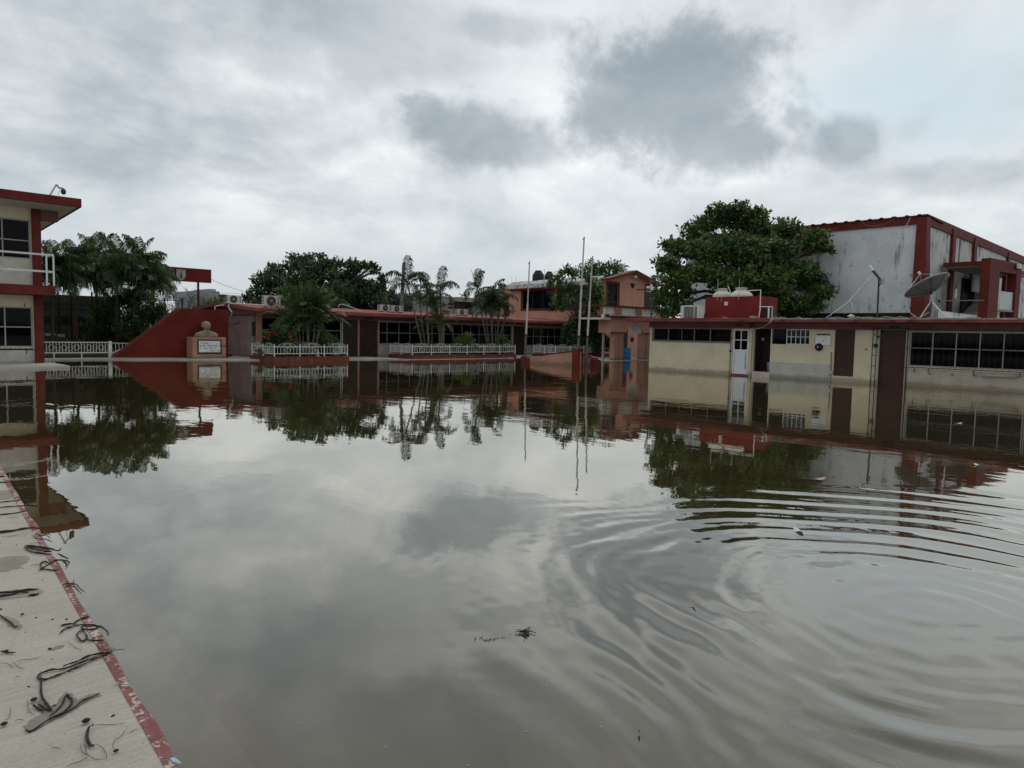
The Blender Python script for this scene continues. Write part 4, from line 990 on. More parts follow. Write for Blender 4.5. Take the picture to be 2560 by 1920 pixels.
s_ = cy(1581, 692, HY); MB().box(s_.x - .16, s_.x + .16, HY - .35, HY - .003, s_.z - .1, s_.z + .1).build('floodlight', M_whitegrey, hs)
# portico and balcony
PY = 27.6
pxl, pxr = 36.12, 42.6
ztp = 2.74; zbm = onY(1560, 833, PY).z
al, ar = cy(1567, 833, PY).x, cy(1603, 833, PY).x; amid = (al + ar) / 2; ahw = (ar - al) / 2; azt = cy(1585, 810, PY).z
po = MB()
arcp = [(amid + ahw * math.cos(t), zbm + (azt - zbm) * math.sin(t)) for t in np.linspace(0, math.pi, 15)]
po.prism([(pxl, zbm), (al, zbm)] + [(u, z) for u, z in reversed(arcp)][1:-1] + [(ar, zbm), (pxr, zbm), (pxr, ztp), (pxl, ztp)], 'Y', PY, PY + .4)
po.box(pxl, pxl + .3, PY + .4, PY + 1.0, zbm, ztp)
po.build('portico_front', M_salmon, hs)
vl = MB(); pr = None
for u, z in arcp:
    cur = ((u * 1.0 + (amid - u) * .012, PY + .01, zbm + (z - zbm) * .985), (u + (amid - u) * .012, PY + .75, zbm + (z - zbm) * .985))
    if pr: vl.quad(pr[0], cur[0], cur[1], pr[1])
    pr = cur
vl.build('arch_vault', M_whitegrey, hs)
MB().wall('Y', PY - .03, PY - .002, pxl - .02, pxr, zbm - .005, zbm + .055, [(al - .06, ar + .06, 0, 9)]).build('beam_trim', M_redtrim, hs)
bxl = onY(1508, 790, PY).x
MB().box(pxl - .15, pxr + .1, PY - .18, PY + 1.6, 2.745, 2.86).box(39.2, pxr + .1, PY + 1.601, HY - .002, 2.745, 2.86).build('balcony_slab', M_redtrim, hs)
for (a, c) in ((1530, 1540), (1541.5, 1553), (1599, 1609), (1611, 1621)):
    xa, xb = cy(a, 860, PY + .2).x, cy(c, 860, PY + .2).x
    MB().box(xa, xb, PY + .02, PY + .38, -.45, zbm - .002).build('column', M_salmond, hs)
MB().box(pxl - .3, pxr + .3, PY - .4, HY, -.45, .03).build('porch_floor', M_walk, hs)
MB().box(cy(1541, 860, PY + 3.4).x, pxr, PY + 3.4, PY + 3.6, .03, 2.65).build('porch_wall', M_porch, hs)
MB().box(pxl + .35, pxr - .05, PY + .45, PY + 1.59, 2.66, 2.73).box(39.3, pxr - .05, PY + 1.595, PY + 3.39, 2.66, 2.73).build('porch_ceiling', M_salmond, hs)
dx0 = cy(1552, 870, PY + 3.4).x; MB().box(dx0, dx0 + .75, PY + 3.37, PY + 3.395, .03, 2.1).build('porch_door', M_black, hs)
MB().lathe([(.01, 0), (.2, .0), (.2, .02), (.01, .02)], (0, 0, 0), 14)
rm = MB(); c_ = onY(1580, 849, PY + 3.38); rm.tube([(c_.x, PY + 3.34, c_.z), (c_.x, PY + 3.395, c_.z)], .2, 14); rm.build('round_plate', M_maroon, hs)
# balustrade
zt_, zb_ = cy(1590, 767, PY).z, 2.862
MB().box(bxl, pxr + .1, PY - .08, PY + .16, zt_ - .1, zt_).build('balustrade_rail', M_redtrim, hs)
MB().box(bxl, bxl + .25, PY + .162, PY + 1.6, zt_ - .1, zt_).build('balustrade_rail', M_redtrim, hs)
MB().box(pxl - .05, pxr + .1, PY - .04, PY + .12, zb_, zb_ + .08).build('balustrade_base', M_whitegrey, hs)
bm_ = MB().lathe([(.07, 0), (.07, .06), (.05, .08), (.075, .25), (.08, .34), (.05, .52), (.045, .6), (.07, .64), (.07, .70)], (0, 0, 0), 8)
sc_ = (zt_ - .1 - zb_ - .08) / .70
bme = MB(); bme.v = [(x, y, z * sc_) for x, y, z in bm_.v]; bme.f = bm_.f; bme = bme.mesh('baluster', M_white, True)
for (a, c, n) in ((1510, 1535, 5), (1553, 1589, 7), (1603, 1642, 8)):
    xa, xb = cy(a, 780, PY).x, cy(c, 780, PY).x
    for k in range(n): link_mesh('baluster', bme, hs, (xa + (xb - xa) * (k + .5) / n, PY + .04, zb_ + .081))
for (a, c) in ((1537, 1552), (1590, 1602), (1643, 1655)):
    MB().box(cy(a, 780, PY).x, cy(c, 780, PY).x, PY - .06, PY + .14, zb_ + .081, zt_ - .101).build('balustrade_pier', M_salmond, hs)
MB().box(bxl - .25, pxl - .155, PY - .1, PY + 1.6, 2.60, 2.71).build('side_slab', M_whitegrey, hs)
MB().box(bxl - .02, bxl + .12, PY - .04, PY + .12, 2.712, zb_ + .08).build('balustrade_base', M_whitegrey, hs)
xw = onY(1508, 820, PY + .8).x; MB().box(xw - .055, xw + .055, PY + .7, PY + .82, -.4, 2.598).build('side_post', M_conc, hs)
# rear wing with arched openings seen left of the house
xa = 43.6; ya_ = onX(1253, 740, xa).y
w_ = MB(); w_.box(xa, xa + 4, y_far + .22, ya_, 2.4, onX(1260, 713, xa).z); w_.build('rear_wing', M_salmon, hs)
for (px, pt, pb) in ((1266, 733, 752), (1267, 758, 790)):
    c_ = onX(px, (pt + pb) / 2, xa); hh = abs(onX(px, pt, xa).z - onX(px, pb, xa).z); wd = .62
    MB().prism([(c_.y - wd / 2, c_.z - hh / 2), (c_.y + wd / 2, c_.z - hh / 2), (c_.y + wd / 2, c_.z + hh * .2), (c_.y + wd * .3, c_.z + hh * .42), (c_.y, c_.z + hh / 2), (c_.y - wd * .3, c_.z + hh * .42), (c_.y - wd / 2, c_.z + hh * .2)], 'X', xa - .02, xa - .004).build('arched_opening', M_black, hs)
MB().box(xa - .03, xa - .021, ya_ - .9, ya_ - .75, 2.4, 5.1).build('ochre_column', L_palmy, hs)
for k in range(5): y_ = y_far + .5 + k * .5; MB().tube([(xa + .3, y_, 5.6), (xa + .3, y_, 6.3 + .3 * random.random())], .012, 4).build('rebar', M_hose, hs)
# black tanks behind the parapet, whip aerials
def blacktank(px0, px1, pyt, pyb, X, label):
    a, c = onX(px0, pyt, X), onX(px1, pyt, X); r = abs(a.y - c.y) / 2 * .72; cc = (a + c) / 2; H_ = abs(onX(px0, pyb, X).z - a.z)
    t = thing('water_tank', label, 'water tank', (cc.x, cc.y, a.z - H_ - .4), 'black water tanks on the salmon house'); z = H_ + .4
    MB().lathe([(r, 0), (r, z * .25), (r * 1.03, z * .27), (r, z * .29), (r, z * .48), (r * 1.03, z * .50), (r, z * .52), (r, z * .70), (r * .9, z * .76), (r * .6, z * .93), (r * .52, z * .95)], ORG[t.name], 20).build('tank_body', M_tankblack, t, True)
    MB().lathe([(r * .55, z * .952), (r * .55, z * .985), (r * .3, z * 1.0), (.01, z * 1.005)], ORG[t.name], 16).build('lid', M_tankblack, t, True)
blacktank(1331, 1361, 677, 706, 46, 'left black plastic water tank standing on the salmon house roof')
blacktank(1361, 1386, 679.5, 704, 47.5, 'right black plastic water tank half hidden by leaves on the salmon house roof')
an = thing('aerial', 'thin whip aerial beside the black water tanks', 'aerial', onX(1360, 705, 45)); MB().tube([onX(1360, 706, 45), onX(1360.5, 673, 45)], .02, 4).build('mast', M_steel, an)
an = thing('aerial', 'thin whip aerial left of the gable peak', 'aerial', onX(1561, 685, 49)); MB().tube([onX(1561, 690, 49), onX(1561, 660, 49)], .02, 4).build('mast', M_steel, an)
# blue drum in the porch
bpn = onY(1564, 901, PY + .3)
dr = thing('barrel', 'blue plastic barrel standing in the flooded porch', 'barrel', (bpn.x, PY + .35, .03))
zt_ = onY(1564, 871, PY + .3).z - .03; r = abs(cy(1553.5, 880, PY + .3).x - cy(1575.5, 880, PY + .3).x) / 2 * .76
MB().lathe([(r * .97, 0), (r, .02), (r, zt_ * .33), (r * 1.03, zt_ * .345), (r, zt_ * .36), (r, zt_ * .64), (r * 1.03, zt_ * .66), (r, zt_ * .68), (r, zt_ - .03), (r * .97, zt_)], ORG[dr.name], 20).build('drum', M_blue, dr, True)
MB().lathe([(r * .99, zt_ + .001), (r * 1.01, zt_ + .02), (r * .2, zt_ + .03)], ORG[dr.name], 20).build('rim', M_blue, dr, True)
# street lamp in front of the gable
sl_ = thing('street_lamp', 'tilted street lamp on a dark pole in front of the salmon gable', 'street lamp', onX(1627.5, 800, 33.0))
q = lambda x, y: onX(x, y, 33.0)
MB().tube([onX(1627, 815, 33.0), q(1630, 724)], .045, 6).build('pole', M_dark, sl_)
MB().tube([q(1630, 724), q(1626, 700)], [.07, .045], 6).build('lamp_head', M_dishback, sl_); MB().tube([q(1630.5, 726), q(1627.5, 712)], [.085, .08], 6).build('diffuser', M_whitegrey, sl_)
MB().tube([q(1629, 725), q(1591, 724)], .03, 5).build('side_arm', M_maroon, sl_)

# ------------------------------------------------------------------ cream classroom block on the right
cb = thing('classroom_block', 'low cream classroom block with dark red roof slab along the right side of the water', 'building', (28.6, 8, 0))
CX_ = 28.6; YR0, YR1 = -7.0, 19.52
ops = [(15.28, 19.37, 1.415, 2.03), (14.47, 15.24, .0, 2.01), (13.50, 14.27, .22, 2.03), (11.88, 13.46, 1.405, 2.03), (10.15, 10.91, .225, 2.035), (8.32, 9.27, -.45, 2.03), (3.3, 8.25, .725, 2.01), (-3, 2.6, .725, 2.01)]
w_ = MB().wall('X', CX_, CX_ + .16, YR0, YR1, -.45, 2.035, ops)
w_.box(CX_ + .16, 35, YR1 - .16, YR1, -.45, 2.3); w_.box(CX_ + .16, 35, YR0, YR0 + .16, -.45, 2.3); w_.box(34.84, 35, YR0 + .16, YR1 - .16, -.45, 2.3)
w_.build('wall', M_cream, cb)
MB().box(CX_ + .2, 34.8, YR0 + .2, YR1 - .2, -.45, .20).build('floor', M_conc, cb)
ptn = MB()
for y in (14.38, 13.48, 11.5, 9.8): ptn.box(CX_ + .2, 34.8, y - .02, y + .02, .21, 2.2)
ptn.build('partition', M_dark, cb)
MB().box(CX_ - .06, CX_ + .16, YR0, YR1 + .02, 2.04, 2.30).build('beam', M_beam, cb)
SX = 27.75
MB().box(SX, 35.5, YR0 - .5, 20.35, 2.305, 2.40).build('roof_slab', M_slabred, cb)
re = MB(); n = 60
for i in range(n):
    y0, y1 = YR0 - .5 + (20.35 - YR0 + .5) * i / n, YR0 - .5 + (20.35 - YR0 + .5) * (i + 1) / n
    d = .0 if y0 > 13 else random.uniform(0, .012)
    re.box(SX - .02 + d, SX + .3, y0, y1, 2.402, 2.46 - d)
re.box(SX + .301, 35.4, YR0 - .45, 20.3, 2.402, 2.44)
re.build('roof_screed', M_roofedge, cb)
MB().box(SX - .026, SX - .021, 13.2, 20.36, 2.40, 2.463).build('painted_roof_edge', M_roofred, cb)
# dado of painted brick courses
def bricks(y0, y1, z0, z1, mat, nm):
    m_ = MB(); h = .068; r = 0; z = z0
    while z < z1 - .02:
        y = y0 - (.12 if r % 2 else 0)
        while y < y1 - .01:
            a, c = max(y, y0), min(y + .235, y1); d = random.uniform(-.003, .003)
            if c - a > .02: m_.box(CX_ - .022 + d, CX_ - .002, a, c, z, min(z + h - .012, z1))
            y += .247
        z += h; r += 1
    m_.build(nm, mat, cb, kind='stuff')
    MB().box(CX_ - .012, CX_ - .001, y0, y1, z0, z1 - .01).build('mortar_bed', M_conc, cb)
bricks(10.97, 13.50, -.2, .67, M_whitebrick, 'brick_dado'); bricks(-2.5, 8.27, -.2, .64, M_lowbrick, 'brick_dado')
# windows and doors
wf = window(cb, 'X', CX_ + .05, 15.30, 19.35, 1.425, 2.02, 4, (), .03, M_frame, M_glass, mull=(.26, .46, .62, .80))
for (a, c) in ((17.7, 19.3), (15.35, 16.2)): curtain(cb, 'X', CX_ + .21, a, c, 1.42, 2.02, M_curtw, .03, .2)
barm = MB().box(-.008, .008, -.008, .008, 1.405, 2.04).mesh('bar', M_black)
for k in range(31): link_mesh('bar', barm, cb, (CX_ - .045, 15.3 + k * .135, 0))
MB().box(CX_ - .05, CX_ - .038, 15.25, 19.4, 1.392, 1.405).build('grille_rail', M_black, cb); MB().box(CX_ - .05, CX_ - .038, 15.25, 19.4, 1.70, 1.712).build('grille_rail', M_black, cb)
d1 = MB(); d1.abox('X', CX_ + .02, CX_ + .07, 14.49, 14.56, .07, 2.0).abox('X', CX_ + .02, CX_ + .07, 15.15, 15.22, .07, 2.0).abox('X', CX_ + .02, CX_ + .07, 14.56, 15.15, 1.94, 2.0).abox('X', CX_ + .02, CX_ + .07, 14.56, 15.15, 1.06, 1.13)
d1.abox('X', CX_ + .022, CX_ + .068, 14.835, 14.875, 1.13, 1.94).abox('X', CX_ + .024, CX_ + .066, 14.56, 14.833, 1.52, 1.56).abox('X', CX_ + .024, CX_ + .066, 14.877, 15.15, 1.52, 1.56)
dd = d1.build('door', M_white, cb, label='white panel door with four dark panes')
MB().abox('X', CX_ + .035, CX_ + .055, 14.57, 15.14, .075, 1.055).build('panel', M_whitedoor, dd)
for (a, c) in ((14.562, 14.832), (14.878, 15.148)):
    for (z0, z1) in ((1.132, 1.518), (1.562, 1.938)): MB().abox('X', CX_ + .04, CX_ + .046, a, c, z0, z1).build('pane', M_glass, dd)
MB().abox('X', CX_ + .012, CX_ + .017, 14.60, 14.64, .3, 1.0).build('grey_strip', M_greyplastic, dd)
MB().abox('X', CX_ - .03, CX_ + .16, 14.47, 15.24, -.02, .068).build('threshold', M_slabred, cb)
MB().tube([(CX_ - .04, 15.30, -.3), (CX_ - .04, 15.30, 1.9)], .02, 6).build('drain_pipe', M_hose, cb)
for z in (1.62, 1.05): MB().box(CX_ - .07, CX_ - .01, 15.26, 15.34, z - .04, z + .04).build('pipe_clamp', M_dark, cb)
tl = MB().box(-.155 / 2 + .004, .155 / 2 - .004, 0, 0, 0, 0)
stp_ = MB().abox('X', CX_ - .005, CX_ + .19, 13.47, 14.29, -.4, .214).build('doorstep', M_conc, cb)
tm = MB().box(-.012, -.006, -.074, .074, 0, .15).mesh('tile', M_tile)
for k in range(5):
    for j in range(3): link_mesh('tile', tm, stp_, (CX_, 13.56 + k * .158, -.255 + j * .157))
MB().abox('X', CX_ - .02, CX_ + .05, 13.462, 13.50, .22, 2.03).build('door_jamb', M_whitegrey, cb)
MB().tube([(CX_ - .02, 14.32, -.2), (CX_ - .02, 14.32, 2.0)], .012, 5).build('cable', M_hose, cb)
pn = onX(1905.5, 848, CX_ + .9); MB().box(pn.x, pn.x + .01, pn.y - .09, pn.y + .09, pn.z - .06, pn.z + .06).build('paper_notice', M_curtw, cb)
MB().box(pn.x + .011, pn.x + .05, 13.52, 14.36, .21, 2.2).build('inner_door', M_wood, cb)
bk = thing('bucket', 'grey plastic tub just inside the open dark doorway', 'bucket', (CX_ + .45, 13.68, .214))
MB().lathe([(.12, 0), (.15, .38), (.16, .40), (.14, .40), (.11, .03)], ORG[bk.name], 14).build('tub', M_greyplastic, bk, True)
window(cb, 'X', CX_ + .03, 11.89, 12.86, 1.41, 2.025, 5, (.5,), .03, M_white, M_glassb)
MB().abox('X', CX_ + .05, CX_ + .07, 12.89, 13.44, 1.42, 2.02).build('dark_pane', M_glass, cb)
plank_door(cb, 'X', CX_ + .05, 10.17, 10.89, .235, 2.02, 1, M_woodred)
MB().abox('X', CX_ - .06, CX_ - .001, 9.30, 10.93, -.4, .215).build('door_plinth', M_cream, cb)
MB().abox('X', CX_ - .012, CX_ - .001, 11.70, 11.80, 1.40, 2.03).build('pilaster_strip', M_cream, cb)
# big windows with iron grille
window(cb, 'X', CX_ + .03, 3.32, 8.23, .735, 2.0, 8, (.52,), .038, M_frame, M_glass, mull=(.0, .132, .268, .28, .415, .555, .70, .85)[1:])
window(cb, 'X', CX_ + .03, -2.9, 2.5, .735, 2.0, 8, (.52,), .05, M_frame, M_glass)
curtain(cb, 'X', CX_ + .25, 3.6, 6.1, .75, 1.98, M_curt, .03, .18)
gr = MB().abox('X', CX_ - .10, CX_ - .085, -3, 8.33, 2.028, 2.05).abox('X', CX_ - .10, CX_ - .085, -3, 8.33, .675, .70).abox('X', CX_ - .10, CX_ - .085, -3, 8.33, 1.385, 1.40)
for y in (7.55, 6.15, 4.83, 8.0): gr.abox('X', CX_ - .097, CX_ - .088, y - .012, y + .012, .50, .674).abox('X', CX_ - .097, CX_ - .088, y - .01, y + .01, 2.051, 2.17)
for y in (7.5, 6.8, 6.1): gr.abox('X', CX_ - .10, CX_ - .005, y - .05, y + .05, .49, .50)
gr = gr.build('window_grille', M_black, cb)
gb_ = MB().box(-.0035, .0035, -.0035, .0035, .64, 2.075).mesh('bar', M_black)
for k in range(58): link_mesh('bar', gb_, gr, (CX_ - .0925, -2.9 + k * .196, 0))
MB().abox('X', CX_ - .14, CX_ - .024, 4.9, 5.95, .50, .60).build('ledge', M_conc, cb)
# iron gate and planked door
plank_door(cb, 'X', CX_ + .06, 8.36, 9.24, -.4, 2.01, 9, M_woodred, gap=.0025)
ga = MB()
for y in (9.47, 9.33): ga.abox('X', CX_ - .11, CX_ - .09, y - .012, y + .012, -.4, 2.08)
for z in (-.1, .3, .69, 1.08, 1.47, 1.86): ga.abox('X', CX_ - .108, CX_ - .092, 9.343, 9.457, z - .01, z + .01)
ga.abox('X', CX_ - .11, CX_ - .09, 8.2, 9.49, 2.082, 2.105)
ga.build('iron_gate', M_black, cb)
jm = MB()
for y in (8.33, 9.26): jm.abox('X', CX_ - .05, CX_ + .02, y - .018, y + .018, -.4, 2.03)
jm.build('gate_jamb', M_frame, cb)
MB().abox('X', CX_ - .085, CX_ - .06, 8.26, 8.285, -.4, 2.03).build('gate_bar', M_black, cb)
vt = MB()
for (y, l) in ((8.75, .38), (14.95, .3)): vt.abox('X', CX_ - .075, CX_ - .061, y - l / 2, y + l / 2, 2.12, 2.19)
vt.build('vent', M_black, cb)
for (px, py, sz) in ((2190, 864, .065), (2166, 873, .025), (2197, 842, .045), (1941, 832, .0)):
    if sz: p_ = onX(px, py, CX_); MB().box(CX_ - .06, CX_ - .002, p_.y - sz, p_.y + sz, p_.z - sz, p_.z + sz).build('switch_box', M_dark, cb)
lp_ = onX(1880, 814.5, CX_ - .06); lm = MB(); lm.lathe([(.02, .10), (.07, .06), (.09, -.02), (.05, -.05), (.01, -.06)], (CX_ - .16, lp_.y, lp_.z), 12); lm.build('wall_lamp', M_redtrim, cb, True)
MB().tube([(SX - .03, onX(1935, 800, SX).y, 2.46), onX(1925, 806, SX - .05), onX(1908, 818, 28.3), onX(1890, 823, CX_ - .08)], .012, 5).build('loose_cable', M_pipe, cb)
pw = MB(); pts = [onX(px, py, CX_ - .08) for px, py in ((2041, 826), (2085, 824), (2140, 826), (2180, 825), (2193, 828))]; pw.tube(pts, .008, 4); pw.build('wall_cable', M_hose, cb)
MB().tube([onX(2078, 880, CX_ - .05), onX(2077, 930, CX_ - .05), onX(2074, 940, CX_ - .05)], .02, 5).build('water_pipe', M_hose, cb); p_ = onX(2077, 932, CX_ - .05); MB().box(CX_ - .09, CX_ - .02, p_.y - .05, p_.y + .05, p_.z - .04, p_.z + .06).build('tap', M_steel, cb)
# notice board and round bell
nbp = [onX(x, y, CX_ - .015) for x, y in ((2040, 839), (2077, 840), (2074, 863), (2051, 862))]
nb_o = MB(); ys_ = [p.y for p in nbp]; nb_o.abox('X', CX_ - .035, CX_ - .016, min(ys_), max(ys_), min(p.z for p in nbp), max(p.z for p in nbp))
nbt = thing('notice_board', 'white notice board with small dark marks under a string of letters', 'notice board', (CX_ - .02, (min(ys_) + max(ys_)) / 2, min(p.z for p in nbp)))
nb_o.build('board', M_plaque, nbt)
mk = MB()
for (px, py) in ((2057, 850), (2057.5, 854), (2064, 846.5), (2064, 851)): p_ = onX(px, py, CX_ - .036); mk.abox('X', CX_ - .039, CX_ - .0355, p_.y - .02, p_.y + .02, p_.z - .015, p_.z + .015)
mk.build('marks', M_hose, nbt)
lt = MB()
for k in range(17):
    p_ = onX(2042.5 + 2 * k, 835.5 + .5 * math.sin(k * .9) + .02 * k, CX_ - .01); hh = .02 + .012 * ((k * 7) % 3); lt.abox('X', CX_ - .014, CX_ - .004, p_.y - .016, p_.y + .010, p_.z - hh, p_.z + .02)
lt.build('letter_string', M_darkwall, nbt)
bl = onX(2047, 867.5, CX_ - .05); bt = thing('wall_bell', 'round black bell shaped disc fixed on the cream wall below the notice board', 'bell', (CX_ - .02, bl.y, bl.z - .14))
m_ = MB(); m_.tube([(CX_ - .002, bl.y, bl.z), (CX_ - .08, bl.y, bl.z), (CX_ - .12, bl.y, bl.z), (CX_ - .14, bl.y, bl.z)], [.15, .15, .11, .03], 20); m_.build('disc', M_black, bt, True)
m_ = MB(); m_.tube([(CX_ - .141, bl.y, bl.z), (CX_ - .16, bl.y, bl.z)], .03, 10); m_.build('boss', M_steel, bt)

# ------------------------------------------------------------------ things on the cream block's roof
RZ = 2.445
def rx(px, py, X): return onX(px, py, X)
# boxed window-type air conditioner
a, c = rx(1702, 764, 29.4), rx(1743, 793, 29.4)
wa = thing('window_air_conditioner', 'white boxy air conditioner with a square grid grille on the right building roof', 'air conditioner', (29.4, (a.y + c.y) / 2, RZ))
yl, yr_ = max(a.y, c.y), min(a.y, c.y); yd = yl - (yl - yr_) * .79; z1 = a.z
MB().box(29.4, 30.0, yr_, yl, RZ, z1).build('casing', M_whitegrey, wa)
gy0, gy1 = yl - (yl - yr_) * .78, yl - (yl - yr_) * .2
MB().box(29.392, 29.399, gy0, gy1, RZ + .05, z1 - .06).build('grille_back', M_black, wa)
for k in range(10): z = RZ + .05 + (z1 - RZ - .11) * k / 9; MB().box(29.376, 29.3915, gy0, gy1, z - .004, z + .004).build('slat', M_whitegrey, wa)
for k in range(8): y = gy0 + (gy1 - gy0) * k / 7; MB().box(29.372, 29.3755, y - .004, y + .004, RZ + .045, z1 - .055).build('slat', M_whitegrey, wa)
for k in range(3): y = yr_ + .03 + .045 * k; MB().box(29.390, 29.399, y, y + .025, RZ + .05, z1 - .06).build('side_vent', M_dark, wa)
# red tank enclosure
EX = 31.0
a, c = rx(1764, 743, EX), rx(1899, 743, EX); zt_ = a.z
te = thing('tank_enclosure', 'bright dark red block on the roof holding two beige water tanks', 'tank enclosure', (EX, (a.y + c.y) / 2, RZ))
w_ = MB(); w_.box(EX, EX + .15, c.y, a.y, RZ, zt_); w_.box(EX + .15, EX + 1.7, a.y - .15, a.y, RZ, zt_); w_.box(EX + .15, EX + 1.7, c.y, c.y + .15, RZ, zt_); w_.box(EX + 1.7, EX + 1.85, c.y, a.y, RZ, zt_)
w_.build('wall', M_redtank, te)
for (p1, p2) in (((1793.5, 752.5), (1795, 698)), ((1846.5, 750), (1849, 697)), ((1802.5, 755), (1804, 742))): MB().tube([rx(*p1, EX - .02), rx(*p2, EX - .02)], .012, 4).build('rod', M_steel, te)
p_ = rx(1815, 759, EX - .04); MB().box(EX - .05, EX - .003, p_.y - .085, p_.y + .085, p_.z - .085, p_.z + .085).build('switch_box', M_whitegrey, te)
def beige(px0, px1, pyt, pyb, X, label):
    a, c = rx(px0, pyb, X), rx(px1, pyb, X); r = abs(a.y - c.y) / 2 * .95; cc = (a + c) / 2; H_ = rx(px0, pyt, X).z - a.z
    t = thing('water_tank', label, 'water tank', (cc.x, cc.y, RZ), 'beige water tanks in the red block'); z0 = a.z - RZ
    MB().lathe([(r, 0), (r, z0 * .5), (r * 1.01, z0 + H_ * .12), (r, z0 + H_ * .22), (r * .86, z0 + H_ * .38), (r * .50, z0 + H_ * .68), (r * .50, z0 + H_ * .70)], ORG[t.name], 24).build('tank_body', M_tankbeige, t, True)
    MB().lathe([(r * .49, z0 + H_ * .705), (r * .47, z0 + H_ * .88), (r * .52, z0 + H_ * .885), (r * .52, z0 + H_ * .97), (r * .3, z0 + H_), (.01, z0 + H_)], ORG[t.name], 20).build('lid', M_tankbeige, t, True)
beige(1784, 1828, 722, 742, 31.95, 'left beige water tank poking out of the red roof block'); beige(1826, 1880, 720, 742, 31.9, 'right beige water tank poking out of the red roof block')
pp = thing('roof_pipework', 'white pipe loop standing at the right side of the red tank block', 'pipe', rx(1897, 793, 30.9))
q = lambda x, y: rx(x, y, 30.9)
MB().tube([q(1871, 727), q(1902, 725), q(1900, 775), q(1897, 794)], .025, 6).build('riser', M_pipe, pp); MB().tube([q(1898, 767), q(1931, 767), q(1930, 795)], .022, 6).build('loop', M_pipe, pp); MB().tube([q(1922, 767), q(1921, 795)], .035, 6).build('leg', M_pipe, pp)
MB().tube([rx(1820, 715, 31.5), rx(1827, 733, 31.5)], .02, 5).build('stub_pipe', M_pipe, pp)
bxp = rx(1912, 780, 31.4); bx_ = thing('roof_box', 'dark grey box behind the white pipe loop on the roof', 'box', (31.4, bxp.y, RZ)); MB().box(31.4, 31.9, bxp.y - .28, bxp.y + .28, RZ, rx(1912, 768, 31.4).z).build('box', M_dark, bx_); MB().box(31.39, 31.399, bxp.y - .24, bxp.y + .24, RZ + .06, rx(1912, 771, 31.4).z).build('door_panel', M_dark, bx_)
blk = rx(1885, 788, 30.8); bb = MB().box(30.7, 30.9, blk.y - .12, blk.y + .16, RZ, RZ + .2).build('concrete_block', M_conc); tag(bb, 'brownish concrete block lying at the foot of the red tank block', 'block')
# pole lamp
lx = 29.6; q = lambda x, y: rx(x, y, lx)
lm = thing('roof_lamp', 'floodlight on a bent dark pole on the roof in front of the white hall wall', 'lamp', (lx, q(2193, 795).y, RZ))
MB().tube([(lx, q(2193, 795).y, RZ), q(2197.5, 697)], .035, 7).build('pole', M_dark, lm)
MB().tube([q(2197, 716), q(2203, 708), q(2202, 698), q(2196, 692)], .022, 6).build('bent_arm', M_dark, lm)
hd_ = MB(); d = (q(2173, 664) - q(2197, 695)); s_ = Vector((1, 0, 0)); n_ = d.cross(s_).normalized() * .035
o0, o1 = q(2197, 695), q(2184, 678)
def slab(m_, a, c, w0, w1, nn): m_.hexa([tuple(a - s_ * w0 - nn), tuple(a + s_ * w0 - nn), tuple(a + s_ * w0 + nn), tuple(a - s_ * w0 + nn), tuple(c - s_ * w1 - nn), tuple(c + s_ * w1 - nn), tuple(c + s_ * w1 + nn), tuple(c - s_ * w1 + nn)])
slab(hd_, q(2199, 697), q(2183, 677), .05, .09, n_ * 1.1); hd_.build('driver_box', M_dark, lm)
h2 = MB(); slab(h2, q(2183, 677), q(2173, 664), .10, .10, n_ * .95); h2.build('lamp_panel', M_whitegrey, lm)
# satellite dish
DX = 30.2; q = lambda x, y, k=0.0: rx(x, y, DX + k)
ds = thing('satellite_dish', 'large grey satellite dish on a tripod on the roof in front of the hall', 'satellite dish', (DX, q(2327, 792).y, RZ))
L_, R_e = q(2265, 743), q(2371, 683); cen = (L_ + R_e) / 2; ax_u = (R_e - L_).normalized(); rad = (R_e - L_).length / 2
nrm = Vector((0, 0, 1)) - ax_u * ax_u.z; nrm = nrm.normalized()
nrm = (nrm * 1.0 + Vector((1, .0, 0)) * .10).normalized(); nrm = (nrm - ax_u * nrm.dot(ax_u)).normalized()   # looks up and slightly away
bi = ax_u.cross(nrm).normalized()
dish = MB(); N, Mr = 36, 8
for i in range(Mr + 1):
    rr = rad * (i / Mr); dep = -.34 * rad * (1 - (i / Mr) ** 2)
    for k in range(N):
        a = 2 * math.pi * k / N; dish.v.append(tuple(cen + ax_u * rr * math.cos(a) + bi * rr * math.sin(a) + nrm * dep))
for i in range(Mr):
    for k in range(N): k2 = (k + 1) % N; dish.f.append((i * N + k, i * N + k2, (i + 1) * N + k2, (i + 1) * N + k))
do = dish.build('reflector', M_dishback, ds, True); sd_ = do.modifiers.new('thick', 'SOLIDIFY'); sd_.thickness = .012
MB().tube([tuple(cen + ax_u * rad * math.cos(a) + bi * rad * math.sin(a)) for a in np.linspace(0, 2 * math.pi, 41)], .014, 5, False).build('rim', M_steel, ds)
for a in np.linspace(0, 2 * math.pi, 9)[:-1] + .3:
    MB().tube([tuple(cen + (ax_u * math.cos(a) + bi * math.sin(a)) * rad * t + nrm * (-.34 * rad * (1 - t * t) - .02)) for t in (.12, .4, .7, .98)], .014, 4).build('rib', M_dark, ds)
bk_ = cen - nrm * .36 * rad
fd = cen + nrm * rad * .62
for a in (0, 2.2, 4.2): MB().tube([tuple(cen + (ax_u * math.cos(a) + bi * math.sin(a)) * rad), tuple(fd)], .012, 4).build('feed_arm', M_steel, ds)
MB().tube([tuple(fd), tuple(fd + nrm * .12)], .05, 8).build('feed_horn', M_whitegrey, ds)
hub = q(2329, 735); MB().tube([tuple(bk_), tuple(hub)], .06, 8).build('mount', M_dark, ds)
